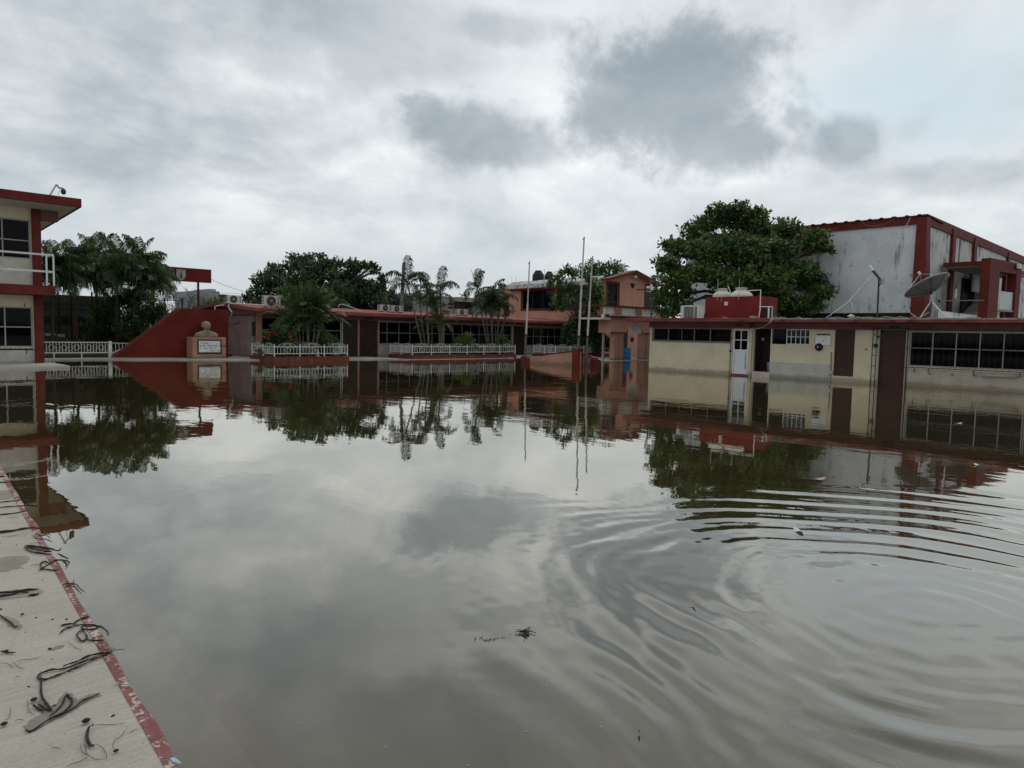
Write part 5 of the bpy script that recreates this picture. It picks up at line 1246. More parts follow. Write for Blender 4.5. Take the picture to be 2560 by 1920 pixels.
MB().tube([tuple(hub + Vector((0, 0, .05))), q(2329, 752)], .05, 8).build('mast', M_steel, ds)
MB().tube([q(2329, 752), q(2324, 793)], .03, 6).build('rear_leg', M_dark, ds)
MB().tube([q(2330, 755), q(2367, 795)], .035, 6).build('leg', M_pipe, ds); MB().tube([q(2328, 752), q(2301, 793)], .022, 6).build('leg', M_pipe, ds); MB().tube([q(2324, 780), q(2303, 792)], .015, 5).build('brace', M_steel, ds); MB().tube([q(2344, 770), q(2329, 780)], .012, 5).build('brace', M_steel, ds)
MB().tube([q(2365, 793), q(2380, 794), q(2406, 792.5)], .02, 5).build('base_bar', M_pipe, ds)
MB().tube([q(2264, 746), q(2267, 765), q(2276, 782), q(2291, 793)], .012, 5).build('cable', M_pipe, ds)
# other roof clutter
wp = thing('guy_pole', 'slanting white pole lying across the roof towards the almond tree', 'pole', rx(2070, 792, 29.2)); MB().tube([rx(2066, 794, 29.0), rx(2117, 758, 29.6), rx(2180, 688, 30.2)], .011, 5).build('rod', M_pipe, wp)
vp_ = thing('roof_vent', 'small white mushroom vent on the roof left of the pole lamp', 'vent', (30, rx(2128, 786, 30).y, RZ)); MB().lathe([(.06, 0), (.06, .12), (.13, .13), (.13, .17), (.05, .21), (.02, .22)], ORG[vp_.name], 12).build('cap', M_whitegrey, vp_, True); MB().tube([rx(2131, 772, 30), rx(2131, 760, 30), rx(2125, 752, 30)], .012, 4).build('wire', M_pipe, vp_)
ap = thing('roof_post', 'thin greenish post at the right edge of the almond tree', 'post', (29.6, rx(2078, 792, 29.6).y, RZ)); MB().tube([(29.6, rx(2078, 792, 29.6).y, RZ), rx(2081, 748, 29.6)], .014, 4).build('post', M_palmtrunk, ap)
fp = thing('roof_rail', 'thin railing with one upright bulb tube on the roof right of the dish', 'railing', rx(2385, 793, 31)); MB().tube([rx(2347, 752, 31), rx(2460, 751, 31)], .018, 5).build('rail', M_hose, fp); MB().tube([rx(2385, 795, 31), rx(2387, 745, 31)], .012, 4).build('upright', M_hose, fp); MB().tube([rx(2388.5, 745, 31), rx(2391, 722, 31)], .022, 6).build('tube', M_white, fp)
MB().tube([rx(2346, 757, 31), rx(2349, 749, 31)], .04, 5).build('end_bracket', M_dark, fp)
dbm = MB()
for (px, py, w_, h2_) in ((1812, 793, .12, .05), (1940, 793, .1, .05), (1955, 792, .3, .05), (1995, 792, .25, .06), (2085, 793, .5, .04), (2140, 793, .4, .05), (2165, 792, .5, .04), (2220, 792, .4, .06), (2255, 793, .35, .05), (2290, 794, .2, .05), (2330, 795, .25, .04), (2430, 794, .3, .03)):
    p_ = rx(px, py, 28.6 + random.random()); a = random.uniform(-.3, .3)
    dbm.tube([(p_.x, p_.y + w_, RZ + .02), (p_.x + a, p_.y, RZ + h2_ + .05), (p_.x - a, p_.y - w_, RZ + .03)], .018, 5)
db_ = dbm.build('roof_debris', M_conc, kind='stuff'); tag(db_, 'grey scraps and hoses lying along the right building roof', 'debris')

# ------------------------------------------------------------------ big white hall behind
hx, hy = 42.0, 11.78
ha = thing('assembly_hall', 'tall weathered white hall with dark red bands and columns at the right', 'building', (hx, hy, 0))
z1 = 8.28; zb_ = 7.82; zl = 3.15
yL = 26.0
w_ = MB(); w_.box(hx, hx + .3, hy + .3, yL, zl, zb_ - .002); w_.build('front_wall', M_hall, ha)
MB().box(hx + .1, hx + .3, hy + .4, yL, 2.2, zl - .002).build('window_band', M_black, ha)
MB().box(hx - .02, hx + .3, hy + .3, yL, -.5, 2.2).build('plinth', M_hall, ha)
bd_ = MB().box(hx - .12, hx + .3, hy - .05, yL, zb_, z1 - .1).build('red_band', M_redtrim, ha)
rfm = MB(); pr = None; n = 240
for i in range(n + 1):
    y = hy - .2 + (yL - hy + .2) * i / n; zz = z1 - .02 + .05 * (1 if math.sin(2 * math.pi * y / .62) > .55 else 0) 
    cur = [(hx - .22, y, zz - .06), (hx - .22, y, zz), (hx + 3, y, zz - .1)]
    if pr:
        for k in range(2): rfm.quad(pr[k], cur[k], cur[k + 1], pr[k + 1])
    pr = cur
rfm.build('corrugated_roof', M_redtrim, ha)
sw_ = MB(); sw_.box(hx + .3, 75, hy, hy + .25, -.5, zb_); sw_.build('side_wall', M_hallside, ha)
MB().box(hx + .3, 75, hy - .10, hy + .3, zb_ + .002, z1 + .08).build('red_band', M_redtrim, ha)
# sloping corner buttress
bt_ = MB(); zt2 = z1 - .12
bt_.hexa([(hx - .55, hy - .55, -.5), (hx + .55, hy - .55, -.5), (hx + .55, hy + .28, -.5), (hx - .55, hy + .28, -.5), (hx - .13, hy - .2, zt2), (hx + .5, hy - .2, zt2), (hx + .5, hy + .28, zt2), (hx - .13, hy + .28, zt2)])
bt_.build('corner_buttress', M_redtrim, ha)
for px in (2377, 2432, 2518, 2610):
    xx = onY(px, 640, hy).x; MB().box(xx - .32, xx + .32, hy - .16, hy - .11, -.5, zb_ + .35).build('column', M_redtrim, ha); MB().box(xx - .3, xx + .3, hy - .11, hy - .002, -.5, zb_ + .34).build('column_core', M_redtrim, ha)
# entrance: canopy, dark doorway, stair, red portal frame
xc = onY(2349, 665, hy).x; cz = onY(2349, 665, hy).z
PD = Vector((math.cos(R_(-7.4)), math.sin(R_(-7.4)), 0)); PY0 = onX(2474, 700, xc).y - .3; PB = Vector((xc - .35, PY0, 0)); PN = Vector((-PD.y, PD.x, 0))
def onP(px, py, back=0.0):
    d = Vector(ray(px, py)); o = Vector(EY); k = ((PB + PN * back) - o).dot(PN) / d.dot(PN); return o + d * k
MB().box(xc, xc + 9, PY0 + .2, hy - .17, cz - .06, cz + .17).build('canopy', M_redtrim, ha); MB().box(xc + .08, xc + 9, PY0 + .2, hy - .18, cz - .11, cz - .065).build('canopy_soffit', M_conc, ha)
dx0, dx1 = onY(2405, 700, hy - .03).x, onY(2432, 700, hy - .03).x
MB().box(dx0, dx1, hy - .1, hy - .003, 2.2, cz - .35).build('doorway', M_black, ha)
lx0, lx1 = onY(2432, 700, hy - .5).x, onY(2520, 700, hy - .5).x
MB().box(lx0, lx1, hy - .55, hy - .45, onY(2450, 733, hy - .5).z, onY(2450, 686, hy - .5).z).build('landing_wall', M_hallside, ha)
sp = [onY(2415, 783, hy - .9), onY(2462, 731, hy - .9), onY(2500, 731, hy - .9), onY(2500, 790, hy - .9), onY(2415, 790, hy - .9)]
MB().prism([(p_.x, p_.z) for p_ in sp], 'Y', hy - .95, hy - .75).build('stair_wall', M_conc, ha)
stp2 = MB()
for k in range(5): p_ = onY(2420 + 8 * k, 780 - 8.8 * k, hy - 1.0); stp2.box(p_.x - .15, p_.x + .35, hy - 1.4, hy - .951, p_.z - .2, p_.z)
stp2.build('step', M_conc, ha)
MB().box(onY(2345, 788, hy - 2).x, onY(2480, 788, hy - 2).x, hy - 2.2, hy - 2.0, 1.5, onY(2400, 784, hy - 2.1).z).build('low_wall', M_hall, ha)
# portal frame standing before the entrance, turned a little from the hall wall
def pbox(m_, pxa, pxb, z0, z1, f0, f1, at=700):
    a, c = onP(pxa, at), onP(pxb, at); q_ = []
    for z in (z0, z1):
        for p_, f in ((a, f0), (c, f0), (c, f1), (a, f1)): q_.append((p_.x + PN.x * f, p_.y + PN.y * f, z))
    return m_.hexa(q_)
ptz = onP(2480, 645).z
pfm = MB(); pbox(pfm, 2474, 2499, -.4, ptz, 0, .45); pbox(pfm, 2541, 2552, -.4, ptz - .003, 0, .45); pbox(pfm, 2499.2, 2540.8, onP(2520, 682).z, ptz - .004, .003, .447)
pfm.build('portal_frame', M_redtrim, ha)
pbox(MB(), 2499.3, 2540.7, onP(2520, 774).z, onP(2520, 729).z, .12, .3).build('parapet_panel', M_hallside, ha)
pbox(MB(), 2499.4, 2540.6, onP(2520, 774).z - .12, onP(2520, 774).z - .003, .05, .4).build('panel_ledge', M_conc, ha)
for px in (2512, 2536): a = onP(px, 700, 1.2); MB().box(a.x - .2, a.x + .2, a.y - .1, a.y + .1, -.4, ptz - .5).build('rear_post', M_redtrim, ha)
a = onP(2548, 666, -.1); MB().box(a.x - .3, a.x + .3, a.y - .06, a.y + .06, a.z - .13, a.z + .13).build('floodlight', M_whitegrey, ha)
wc = thing('hall_cables', 'thin loose cables drooping on the red band of the white hall', 'cable', (hx - .14, 14, 7.9))
MB().tube([onX(x, y, hx - .135) for x, y in ((2150, 552), (2165, 563), (2185, 566), (2210, 562), (2240, 544))], .012, 4).build('cable', M_salmond, wc); MB().tube([onX(x, y, hx - .14) for x, y in ((2278, 541), (2265, 565))], .014, 4).build('cable', M_pipe, wc)

# ------------------------------------------------------------------ vegetation
def unit(a): return a / np.maximum(np.linalg.norm(a, axis=-1, keepdims=True), 1e-9)
def leaf_arrays(c, d, L, W, nrm, fold=.0):
    """rhombic leaves: base at c, pointing along d"""
    d = unit(d); s = unit(np.cross(d, nrm)); nn = unit(np.cross(s, d))
    L = L[:, None]; W = W[:, None]
    p0 = c; p1 = c + d * L * .5 + s * W * .5 + nn * L * fold; p2 = c + d * L; p3 = c + d * L * .5 - s * W * .5 + nn * L * fold
    return np.stack([p0, p1, p2, p3], 1)
def quads_mesh(name, q_, mat, off):
    v = (q_.reshape(-1, 3) - np.array(off)); n = len(q_)
    me = bpy.data.meshes.new(name)
    me.vertices.add(n * 4); me.vertices.foreach_set('co', v.astype(np.float32).ravel())
    me.loops.add(n * 4); me.loops.foreach_set('vertex_index', np.arange(n * 4, dtype=np.int32))
    me.polygons.add(n); me.polygons.foreach_set('loop_start', np.arange(0, n * 4, 4, dtype=np.int32)); 
    me.update(calc_edges=True); me.validate()
    me.materials.append(mat)
    return me
def crown_quads(lobes, clump, leafL, per, dens, aspect=.45, flat=.75, shell=.55, droop=.0, spread=1.0, updir=.55):
    """lobes: (centre, radius). Clumps of leaves spread through each lobe, most of them near its skin, ragged at the rim."""
    out = []
    for c, r in lobes:
        c = np.array(c); n = int(dens * (r / clump) ** 2) + 4
        d = unit(rng.normal(size=(n, 3))); rad = r * (shell + (1 - shell) * rng.random(n) ** .6) * (1 + .10 * rng.normal(size=n))
        inner = rng.random(n) < .22; rad = np.where(inner, r * rng.random(n) * .7, rad)
        p = c + d * rad[:, None] * np.array([1, 1, flat])
        ax = unit(d * .8 + np.array([0, 0, updir]) + .35 * rng.normal(size=(n, 3)))
        k = per; pp = np.repeat(p, k, 0); aa = np.repeat(ax, k, 0)
        dv = unit(rng.normal(size=(n * k, 3)) * spread + aa * .55 + np.array([0, 0, -droop]))
        base = pp + rng.normal(size=(n * k, 3)) * clump * .38 * np.array([1, 1, .6])
        L = leafL * (.65 + .7 * rng.random(n * k)); W = L * aspect * (.8 + .4 * rng.random(n * k))
        nn = unit(aa + .6 * rng.normal(size=(n * k, 3)) + np.array([0, 0, .5]))
        out.append(leaf_arrays(base, dv, L, W, nn, .06))
    return np.concatenate(out)
def limbs(m_, root, top, lobes, r0, n=6):
    root, top = Vector(root), Vector(top)
    m_.tube([root, root.lerp(top, .35) + Vector((.06, -.05, 0)), root.lerp(top, .7) + Vector((-.05, .05, 0)), top], [r0 * 1.35, r0 * 1.05, r0 * .9, r0 * .8], 9)
    for c, r in lobes:
        c = Vector(c); mid = top.lerp(c, .5) + Vector((random.uniform(-.2, .2), random.uniform(-.2, .2), (c - top).length * .08))
        m_.tube([top - Vector((0, 0, .15)), mid, c, c + (c - top).normalized() * r * .5], [r0 * .42, r0 * .28, r0 * .15, r0 * .05], 5)
        for k in range(5):
            e = c + Vector(unit(rng.normal(size=3)) * r * .85); b_ = mid.lerp(c, random.uniform(.3, 1)); m_.tube([b_, b_.lerp(e, .5) + Vector((0, 0, .06)), e], [r0 * .12, r0 * .07, r0 * .03], 4)
def tree(name, label, cat, lobes_px, D, base_px, mat, clump, leafL, per, dens, r0, aspect=.45, spread_d=.6, group=None, zb=-.3, trunk_top=None, bark=None, flat=.78, rscale=1.0, **kw):
    lobes = []
    for l in lobes_px:
        px, py, rp = l[:3]; r = rp * rscale * D / F; dd = l[3] if len(l) > 3 else random.uniform(-spread_d, spread_d)
        lobes.append((atD(px, py, D + dd * 1.0), r))
    b_ = atD(base_px[0], base_px[1], D); b_.z = zb
    t = thing(name, label, cat, b_, group)
    top = atD(*trunk_top, D) if trunk_top else b_ + Vector((0, 0, max(.4, (sum(l[0].z for l in lobes) / len(lobes) - zb) * .55)))
    m_ = MB(); limbs(m_, b_, top, lobes, r0); m_.build('trunk', bark or M_bark, t, True)
    q_ = crown_quads([(tuple(c), r) for c, r in lobes], clump, leafL, per, dens, aspect, flat, **kw)
    link_mesh('crown', quads_mesh('crown', q_, mat, b_), t, b_)
    return t

tree('almond_tree', 'big dark tropical almond tree with layered crown between the cream block and the white hall', 'tree',
     [(1822, 545, 46, 0), (1775, 556, 40), (1738, 575, 36), (1868, 560, 44), (1920, 575, 40), (1962, 570, 36), (1705, 622, 42), (1680, 612, 26), (1672, 668, 36), (1660, 655, 24), (1668, 742, 40), (1690, 700, 46), (1665, 780, 30), (1700, 765, 30),
      (1785, 620, 66, -1.5), (1850, 625, 70, -2), (1925, 628, 62, -1.2), (1990, 605, 44), (2030, 600, 40), (2055, 622, 26), (2040, 650, 36), (1760, 680, 52, -1.5), (1835, 700, 66, -2.4), (1910, 700, 66, -2.2), (1985, 680, 56, -1.4), (2035, 705, 44), (2055, 730, 32),
      (1955, 755, 50, -1.4), (2010, 765, 44, -1), (2050, 778, 34), (1900, 765, 48, -1.6), (2092, 735, 13), (2110, 738, 10), (1830, 770, 40, 1.5), (1715, 735, 22), (1970, 790, 36), (1800, 525, 26), (1850, 520, 26), (1895, 535, 26)],
     41.0, (1830, 860), L_almond, .29, .23, 10, 8.2, .28, .55, 1.6, None, -.3, (1840, 740), spread=1.0, flat=.50)
tree('dark_tree', 'wide dark spreading tree behind the left part of the red roofed wing', 'tree',
     [(668, 702, 32), (655, 735, 28), (690, 676, 26), (700, 720, 40), (735, 662, 26), (765, 654, 22), (780, 680, 40), (812, 660, 22), (745, 706, 40), (705, 760, 34), (665, 765, 26), (845, 660, 20), (878, 662, 17), (830, 690, 34), (885, 672, 20), (912, 664, 12), (930, 668, 11), (938, 676, 9), (880, 700, 32), (915, 712, 24), (940, 716, 16),
      (800, 730, 40), (850, 730, 40), (900, 740, 36), (935, 735, 26), (950, 722, 12), (945, 755, 24), (760, 765, 40), (820, 770, 36), (880, 768, 34), (925, 772, 26), (775, 640, 10), (735, 643, 10), (800, 640, 8)],
     60.0, (800, 840), L_dark, .36, .30, 9, 9.0, .40, .5, 2.5, 'trees beyond the low buildings', .0, (800, 780), flat=.62, spread=1.0)
tree('young_tree', 'spindly tree with two leaf tufts on a thin stem right of the dark tree', 'tree', [(957, 691, 7), (963, 706, 7), (950, 700, 4)], 58, (951, 770), L_dark, .22, .3, 7, 6, .06, .5, .1, 'trees beyond the low buildings', .0, (952, 725))
tree('leafy_tree', 'lighter green leafy tree in front of the dark tree behind the palm clump', 'tree', [(705, 735, 16), (725, 728, 16), (748, 745, 20), (720, 755, 18), (815, 740, 18), (830, 752, 18), (800, 760, 16), (850, 765, 20), (780, 735, 14)], 50, (770, 840), L_mid, .30, .26, 8, 7, .12, .5, .6, 'trees beyond the low buildings', .0, (770, 790))
tree('mango_tree', 'rounded green mango tree rising behind the salmon house', 'tree', [(1458, 682, 24), (1480, 668, 20), (1505, 676, 26), (1530, 664, 18), (1547, 668, 15), (1535, 685, 24), (1490, 695, 26), (1465, 705, 22), (1515, 705, 24), (1550, 690, 10)], 66, (1500, 800), L_mid, .36, .32, 8, 8, .3, .3, 1.5, 'trees beyond the low buildings', .0, (1500, 730))
# big leaved slender tree in front of the salmon house
tree('slender_tree', 'slender tree with tiers of big drooping leaves in front of the salmon house', 'tree',
     [(1386, 690, 13), (1376, 702, 9), (1398, 700, 9), (1408, 680, 8), (1425, 672, 10), (1432, 682, 9), (1418, 675, 7), (1430, 712, 17), (1412, 722, 15), (1445, 722, 14), (1400, 735, 15), (1422, 742, 16), (1393, 752, 10), (1405, 765, 12),
      (1478, 700, 13), (1490, 712, 13), (1480, 725, 14), (1496, 738, 13), (1478, 748, 14), (1492, 760, 13), (1470, 772, 13), (1498, 752, 9), (1484, 778, 14), (1460, 788, 13), (1490, 800, 14), (1430, 790, 10), (1460, 740, 8), (1503, 725, 7), (1470, 690, 8), (1385, 765, 6), (1450, 765, 8)],
     52.4, (1452, 868), L_mid, .20, .44, 6, 3.6, .07, .38, .7, None, .1, (1450, 805), flat=.75, droop=1.0, rscale=.62)
tree('flowering_bush', 'dense dark bush with a few pale yellow flowers below the slender tree', 'bush', [(1430, 820, 24), (1455, 815, 26), (1480, 825, 24), (1440, 848, 26), (1470, 852, 28), (1500, 848, 22), (1418, 850, 14), (1515, 862, 16), (1490, 868, 20), (1450, 868, 18), (1420, 835, 14), (1445, 800, 14), (1475, 803, 14)], 52.0, (1465, 880), L_dark, .22, .18, 9, 10, .06, .5, .5, None, .1)
def flowers(parent_label, pts, Yd, sz, mat):
    m_ = MB()
    for px, py in pts:
        c = atD(px, py, Yd)
        for k in range(14):
            d = Vector(unit(rng.normal(size=3))) * sz * .8; p = c + d
            o = d.orthogonal().normalized() * sz * .42; o2 = d.cross(o).normalized() * sz * .42
            m_.quad(p - o - o2, p + o - o2, p + o + o2, p - o + o2)
    return m_
def bush(name, label, lobes, D, base, mat, clump=.2, leafL=.14, per=9, dens=10, cat='bush', group=None, r0=.03, zb=.15, **kw):
    return tree(name, label, cat, lobes, D, base, mat, clump, leafL, per, dens, r0, kw.pop('aspect', .5), .3, group, zb, None, None, .85, **kw)
fb = [t for t in bpy.data.objects if t.name.startswith('flowering_bush')][0]
flowers('', [(1408, 843), (1432, 838), (1470, 840), (1418, 851), (1456, 858), (1443, 829), (1418, 858), (1424, 831)], 50.4, .06, None).build('flowers', L_light, fb)
rb = bush('red_flower_bush', 'round bush with clusters of red flowers behind the white fence', [(670, 840, 12), (690, 820, 11), (706, 828, 13), (724, 840, 11), (685, 850, 16), (712, 855, 16), (700, 868, 15), (674, 864, 11), (732, 858, 8), (688, 812, 6), (715, 822, 7), (685, 876, 12), (718, 876, 10), (662, 856, 7)], 36.5, (698, 890), L_mid, .17, .13, 9, 10, group='bushes in the flower beds')
flowers('', [(676, 833), (680, 829), (686, 831), (693, 836), (684, 836), (673, 838), (723, 832), (725, 838), (726, 843), (728, 850), (670, 845), (664, 844), (660, 842), (672, 848), (677, 830)], 35.7, .055, None).build('flowers', M_flower, rb)
bush('round_bush', 'round yellow green bush right of the palm clump behind the white fence', [(798, 850, 12), (815, 836, 10), (826, 848, 12), (840, 855, 8), (808, 862, 14), (830, 867, 11), (786, 863, 9), (793, 843, 7), (800, 876, 12), (820, 880, 12), (782, 878, 8), (842, 872, 7)], 38.2, (812, 890), L_mid, .17, .12, 9, 11, group='bushes in the flower beds')
bush('round_bush', 'low rounded light green bush among the tall thin palms', [(1148, 852, 11), (1170, 841, 11), (1180, 853, 9), (1158, 858, 13), (1140, 864, 9), (1176, 866, 11), (1163, 836, 6), (1152, 872, 12), (1170, 876, 11), (1135, 874, 8), (1186, 870, 7), (1145, 884, 8), (1165, 886, 9)], 44.5, (1162, 885), L_light, .17, .12, 9, 10, group='bushes in the flower beds')
bush('round_bush', 'low bush at the right end of the palm bed', [(1246, 853, 7), (1260, 846, 8), (1272, 857, 7), (1255, 862, 9), (1238, 865, 7), (1262, 872, 9), (1245, 876, 9), (1275, 870, 6), (1252, 886, 8)], 46.6, (1256, 885), L_mid, .17, .12, 9, 9, group='bushes in the flower beds')
bush('low_plants', 'low dark plants filling the first flower bed behind its white fence', [(x, y, r, (x - 740) * .016) for x, y, r in [(668, 882, 7), (690, 886, 7), (735, 882, 9), (752, 886, 7), (850, 884, 8), (772, 882, 9), (650, 880, 6), (858, 888, 5), (712, 884, 7), (800, 886, 7)]], 37.0, (740, 895), L_dark, .14, .14, 8, 8, cat='plants', group='low plants in the beds', r0=.02)
bush('low_plants', 'low dark plants at the foot of the thin palms behind the long white fence', [(x, y, r, (x - 1162) * .021) for x, y, r in [(1050, 878, 8), (1072, 874, 9), (1095, 878, 8), (1115, 882, 6), (1205, 878, 7), (1225, 876, 8), (1240, 882, 6), (1032, 882, 6), (1130, 884, 6), (1190, 884, 6), (1275, 884, 6)]], 44.6, (1100, 890), L_mid, .14, .14, 8, 8, cat='plants', group='low plants in the beds', r0=.02)
# garden behind the white fence: long leaved shrubs
for lab, lobes, D, base in [('tall dark oleander shrub touching the slope of the red monument wall', [(385, 790, 24), (360, 780, 26), (400, 785, 16), (340, 800, 26), (372, 812, 24), (320, 825, 26), (345, 835, 24), (395, 775, 12), (410, 775, 9)], 37.5, (345, 885)),
                            ('wide oleander shrub in the middle of the left garden', [(290, 765, 26), (312, 748, 20), (270, 752, 18), (350, 755, 18), (330, 745, 14), (265, 785, 22), (285, 805, 26), (310, 795, 24), (270, 825, 24), (300, 835, 26), (295, 855, 22), (330, 768, 18)], 38.2, (290, 885)),
                            ('dark low oleander shrub behind the white fence near its end post', [(240, 800, 18), (228, 825, 18), (245, 845, 20), (262, 856, 18), (222, 850, 14), (318, 858, 20), (285, 865, 16), (235, 780, 12)], 37.9, (245, 885))]:
    bush('oleander_shrub', lab, lobes, D, base, L_ole, .26, .34, 11, 9, group='long leaved shrubs in the left garden', aspect=.13, spread=.9, updir=.9)
bush('low_plants', 'low dark plants along the foot of the white fence by the left building', [(115, 855, 9), (135, 858, 9), (160, 860, 10), (185, 862, 9), (205, 860, 9), (150, 850, 6)], 36.0, (160, 885), L_dark, .16, .13, 8, 8, cat='plants')
# far greenery
tree('bright_bush', 'bright yellow green treetop just right of the sign post', 'tree', [(510, 772, 16), (530, 762, 16), (550, 756, 13), (545, 772, 18), (565, 764, 9), (520, 784, 16)], 52, (535, 840), L_light, .3, .28, 8, 8, .1, .5, .6, 'trees beyond the low buildings', .0)
tree('far_tree', 'olive coloured small tree between the two left air conditioners', 'tree', [(625, 742, 13), (615, 752, 12), (640, 752, 14), (628, 764, 14), (655, 760, 12)], 66, (630, 830), L_grey, .4, .4, 8, 7, .15, .4, .8, 'trees beyond the low buildings', .0)
tree('far_tree', 'greyish bushy far trees behind the leaning concrete pole', 'tree', [(965, 732, 14), (985, 738, 14), (1000, 750, 16), (975, 755, 20), (955, 765, 16), (1000, 772, 16), (1030, 765, 14), (985, 775, 18), (940, 760, 12)], 75, (985, 830), L_grey, .5, .42, 8, 8, .2, .4, 1, 'trees beyond the low buildings', .0)
tree('far_tree', 'low far tree peeping over the roof of the grey concrete house', 'tree', [(1195, 738, 9), (1212, 735, 9), (1205, 745, 10), (1160, 738, 4), (1245, 725, 8), (1255, 715, 6)], 75, (1205, 830), L_mid, .45, .4, 8, 6, .15, .4, 1, 'trees beyond the low buildings', .0)
tree('far_tree', 'dark trees filling the gap under the palms left of the sign', 'tree', [(330, 735, 12), (345, 742, 16), (362, 738, 14), (300, 745, 12), (318, 752, 14), (375, 750, 12)], 52, (340, 840), L_dark, .35, .3, 8, 8, .12, .5, .8, 'trees beyond the low buildings', .0)
# bare grey tree behind the sign
def bare(label, base, top, D, spread, n, levels, r0):
    b_ = atD(*base, D); b_.z = .1; t = thing('bare_tree', label, 'tree', b_); m_ = MB()
    def grow(p, d, L, r, lv):
        e = p + d * L; m_.tube([p, p.lerp(e, .5) + Vector(rng.normal(size=3) * L * .05), e], [r, r * .8, r * .6], 4, False)
        if lv == 0: return
        for k in range(n):
            dd = (d + Vector(rng.normal(size=3)) * spread + Vector((0, 0, .12))).normalized(); grow(p.lerp(e, random.uniform(.55, 1)), dd, L * random.uniform(.58, .8), r * .58, lv - 1)
    h0 = (atD(*top, D) - b_).length
    grow(b_, Vector((0, 0, 1)), h0 * .30, r0, 1); grow(b_ + Vector((0, 0, h0 * .2)), Vector((.3, -.3, .9)).normalized(), h0 * .28, r0 * .8, levels); grow(b_ + Vector((0, 0, h0 * .2)), Vector((-.5, .3, .8)).normalized(), h0 * .28, r0 * .8, levels); grow(b_ + Vector((0, 0, h0 * .25)), Vector((.1, .1, 1)).normalized(), h0 * .30, r0 * .8, levels)
    m_.build('branches', M_greybark, t)
M_greybark = pm('pale_grey_twigs', (.17, .165, .155), .9, .3, 3, .2)
bare('leafless grey tree with fine twigs below the red sign board', (455, 840), (455, 708), 50, .55, 4, 4, .10)
bare('leafless pale tree right of the sign post in front of the far grey block', (520, 840), (520, 722), 56, .55, 4, 4, .10)

# ------------------------------------------------------------------ palms
def frond(L, rise, droop, leaf, n, mat, width=.055, hang=.55, name='frond'):
    """feather leaf along +X: a curved rib with two rows of narrow leaflets"""
    pts = []; p = Vector((0, 0, 0)); a = rise
    S = 14
    for i in range(S + 1):
        pts.append(p.copy()); p = p + Vector((math.cos(a), 0, math.sin(a))) * (L / S); a -= droop / S * (.5 + 1.0 * i / S)
    m_ = MB(); m_.tube(pts, [.022 * (1 - .85 * i / S) for i in range(S + 1)], 4, False)
    for i in range(n):
        t = .10 + .90 * i / n; f = t * S; k = min(int(f), S - 1); c = pts[k].lerp(pts[k + 1], f - k); d = (pts[k + 1] - pts[k]).normalized()
        ll = leaf * (math.sin(math.pi * (.14 + .80 * t)) ** .7) * random.uniform(.85, 1.1)
        up_ = Vector((-d.z, 0, d.x))
        for s in (-1, 1):
            e = (d * random.uniform(.45, .7) + Vector((0, s, 0)) * random.uniform(.75, 1) + up_ * random.uniform(.0, .35)).normalized()
            m1_ = c + e * ll * .5; tip = c + e * ll * .9 + Vector((0, 0, -1)) * ll * hang * random.uniform(.5, 1.1)
            wd = d * width * .5
            m_.quad(c - wd * .5, c + wd * .5, m1_ + wd, m1_ - wd); m_.poly([m1_ - wd, m1_ + wd, tip])
    return m_.mesh(name, mat)
def fronds(L, leaf, n, mat, width, hang, pitches, droops):
    return [[frond(L * random.uniform(.92, 1.08), R_(p), R_(d), leaf, n, mat, width, hang) for _ in range(2)] for p, d in zip(pitches, droops)]
PIT = [82, 60, 38, 14, -15]
FR_coco = fronds(1.65, .60, 28, L_palm, .060, .95, PIT, [55, 95, 105, 95, 70])
FR_thin = fronds(1.60, .50, 27, L_palmd, .058, .9, PIT, [75, 150, 170, 150, 90])
FR_are = fronds(1.50, .50, 22, L_palmy, .058, .45, PIT, [40, 85, 105, 100, 80])
FR_cl = fronds(1.95, .52, 26, L_palm, .060, .40, PIT, [25, 50, 85, 105, 90])
def palm(label, cat, group, base, head, fr, counts, r, scale=1.0, lean=None, trunk=M_palmtrunk, az0=None, name='palm_tree'):
    base, head = Vector(base), Vector(head)
    t = thing(name, label, cat, base, group)
    mid = base.lerp(head, .5) + Vector((random.uniform(-.06, .06), random.uniform(-.06, .06), 0))
    m_ = MB(); N = 10; pts = []
    for i in range(N + 1):
        s = i / N; pts.append((1 - s) ** 2 * base + 2 * s * (1 - s) * mid + s * s * head)
    m_.tube(pts, [r * (1.25 - .35 * i / N + (.05 if i % 2 else 0)) for i in range(N + 1)], 7)
    m_.build('trunk', trunk, t, True)
    m_ = MB(); d = (head - pts[-2]).normalized(); m_.tube([head - d * .05, head + d * .25 * scale, head + d * .5 * scale], [r * 1.1, r * 1.0, r * .3], 7); m_.build('crownshaft', L_mid, t, True)
    az = random.uniform(0, 6.28) if az0 is None else az0
    for ring, (k, fs) in enumerate(zip(counts, fr)):
        for j in range(k):
            az += 2.399 + random.uniform(-.25, .25)
            link_mesh('frond', random.choice(fs), t, head + d * (.32 - .06 * ring) * scale, (random.uniform(-.15, .15), random.uniform(-.1, .1), az), (scale * random.uniform(.9, 1.1),) * 3)
    return t
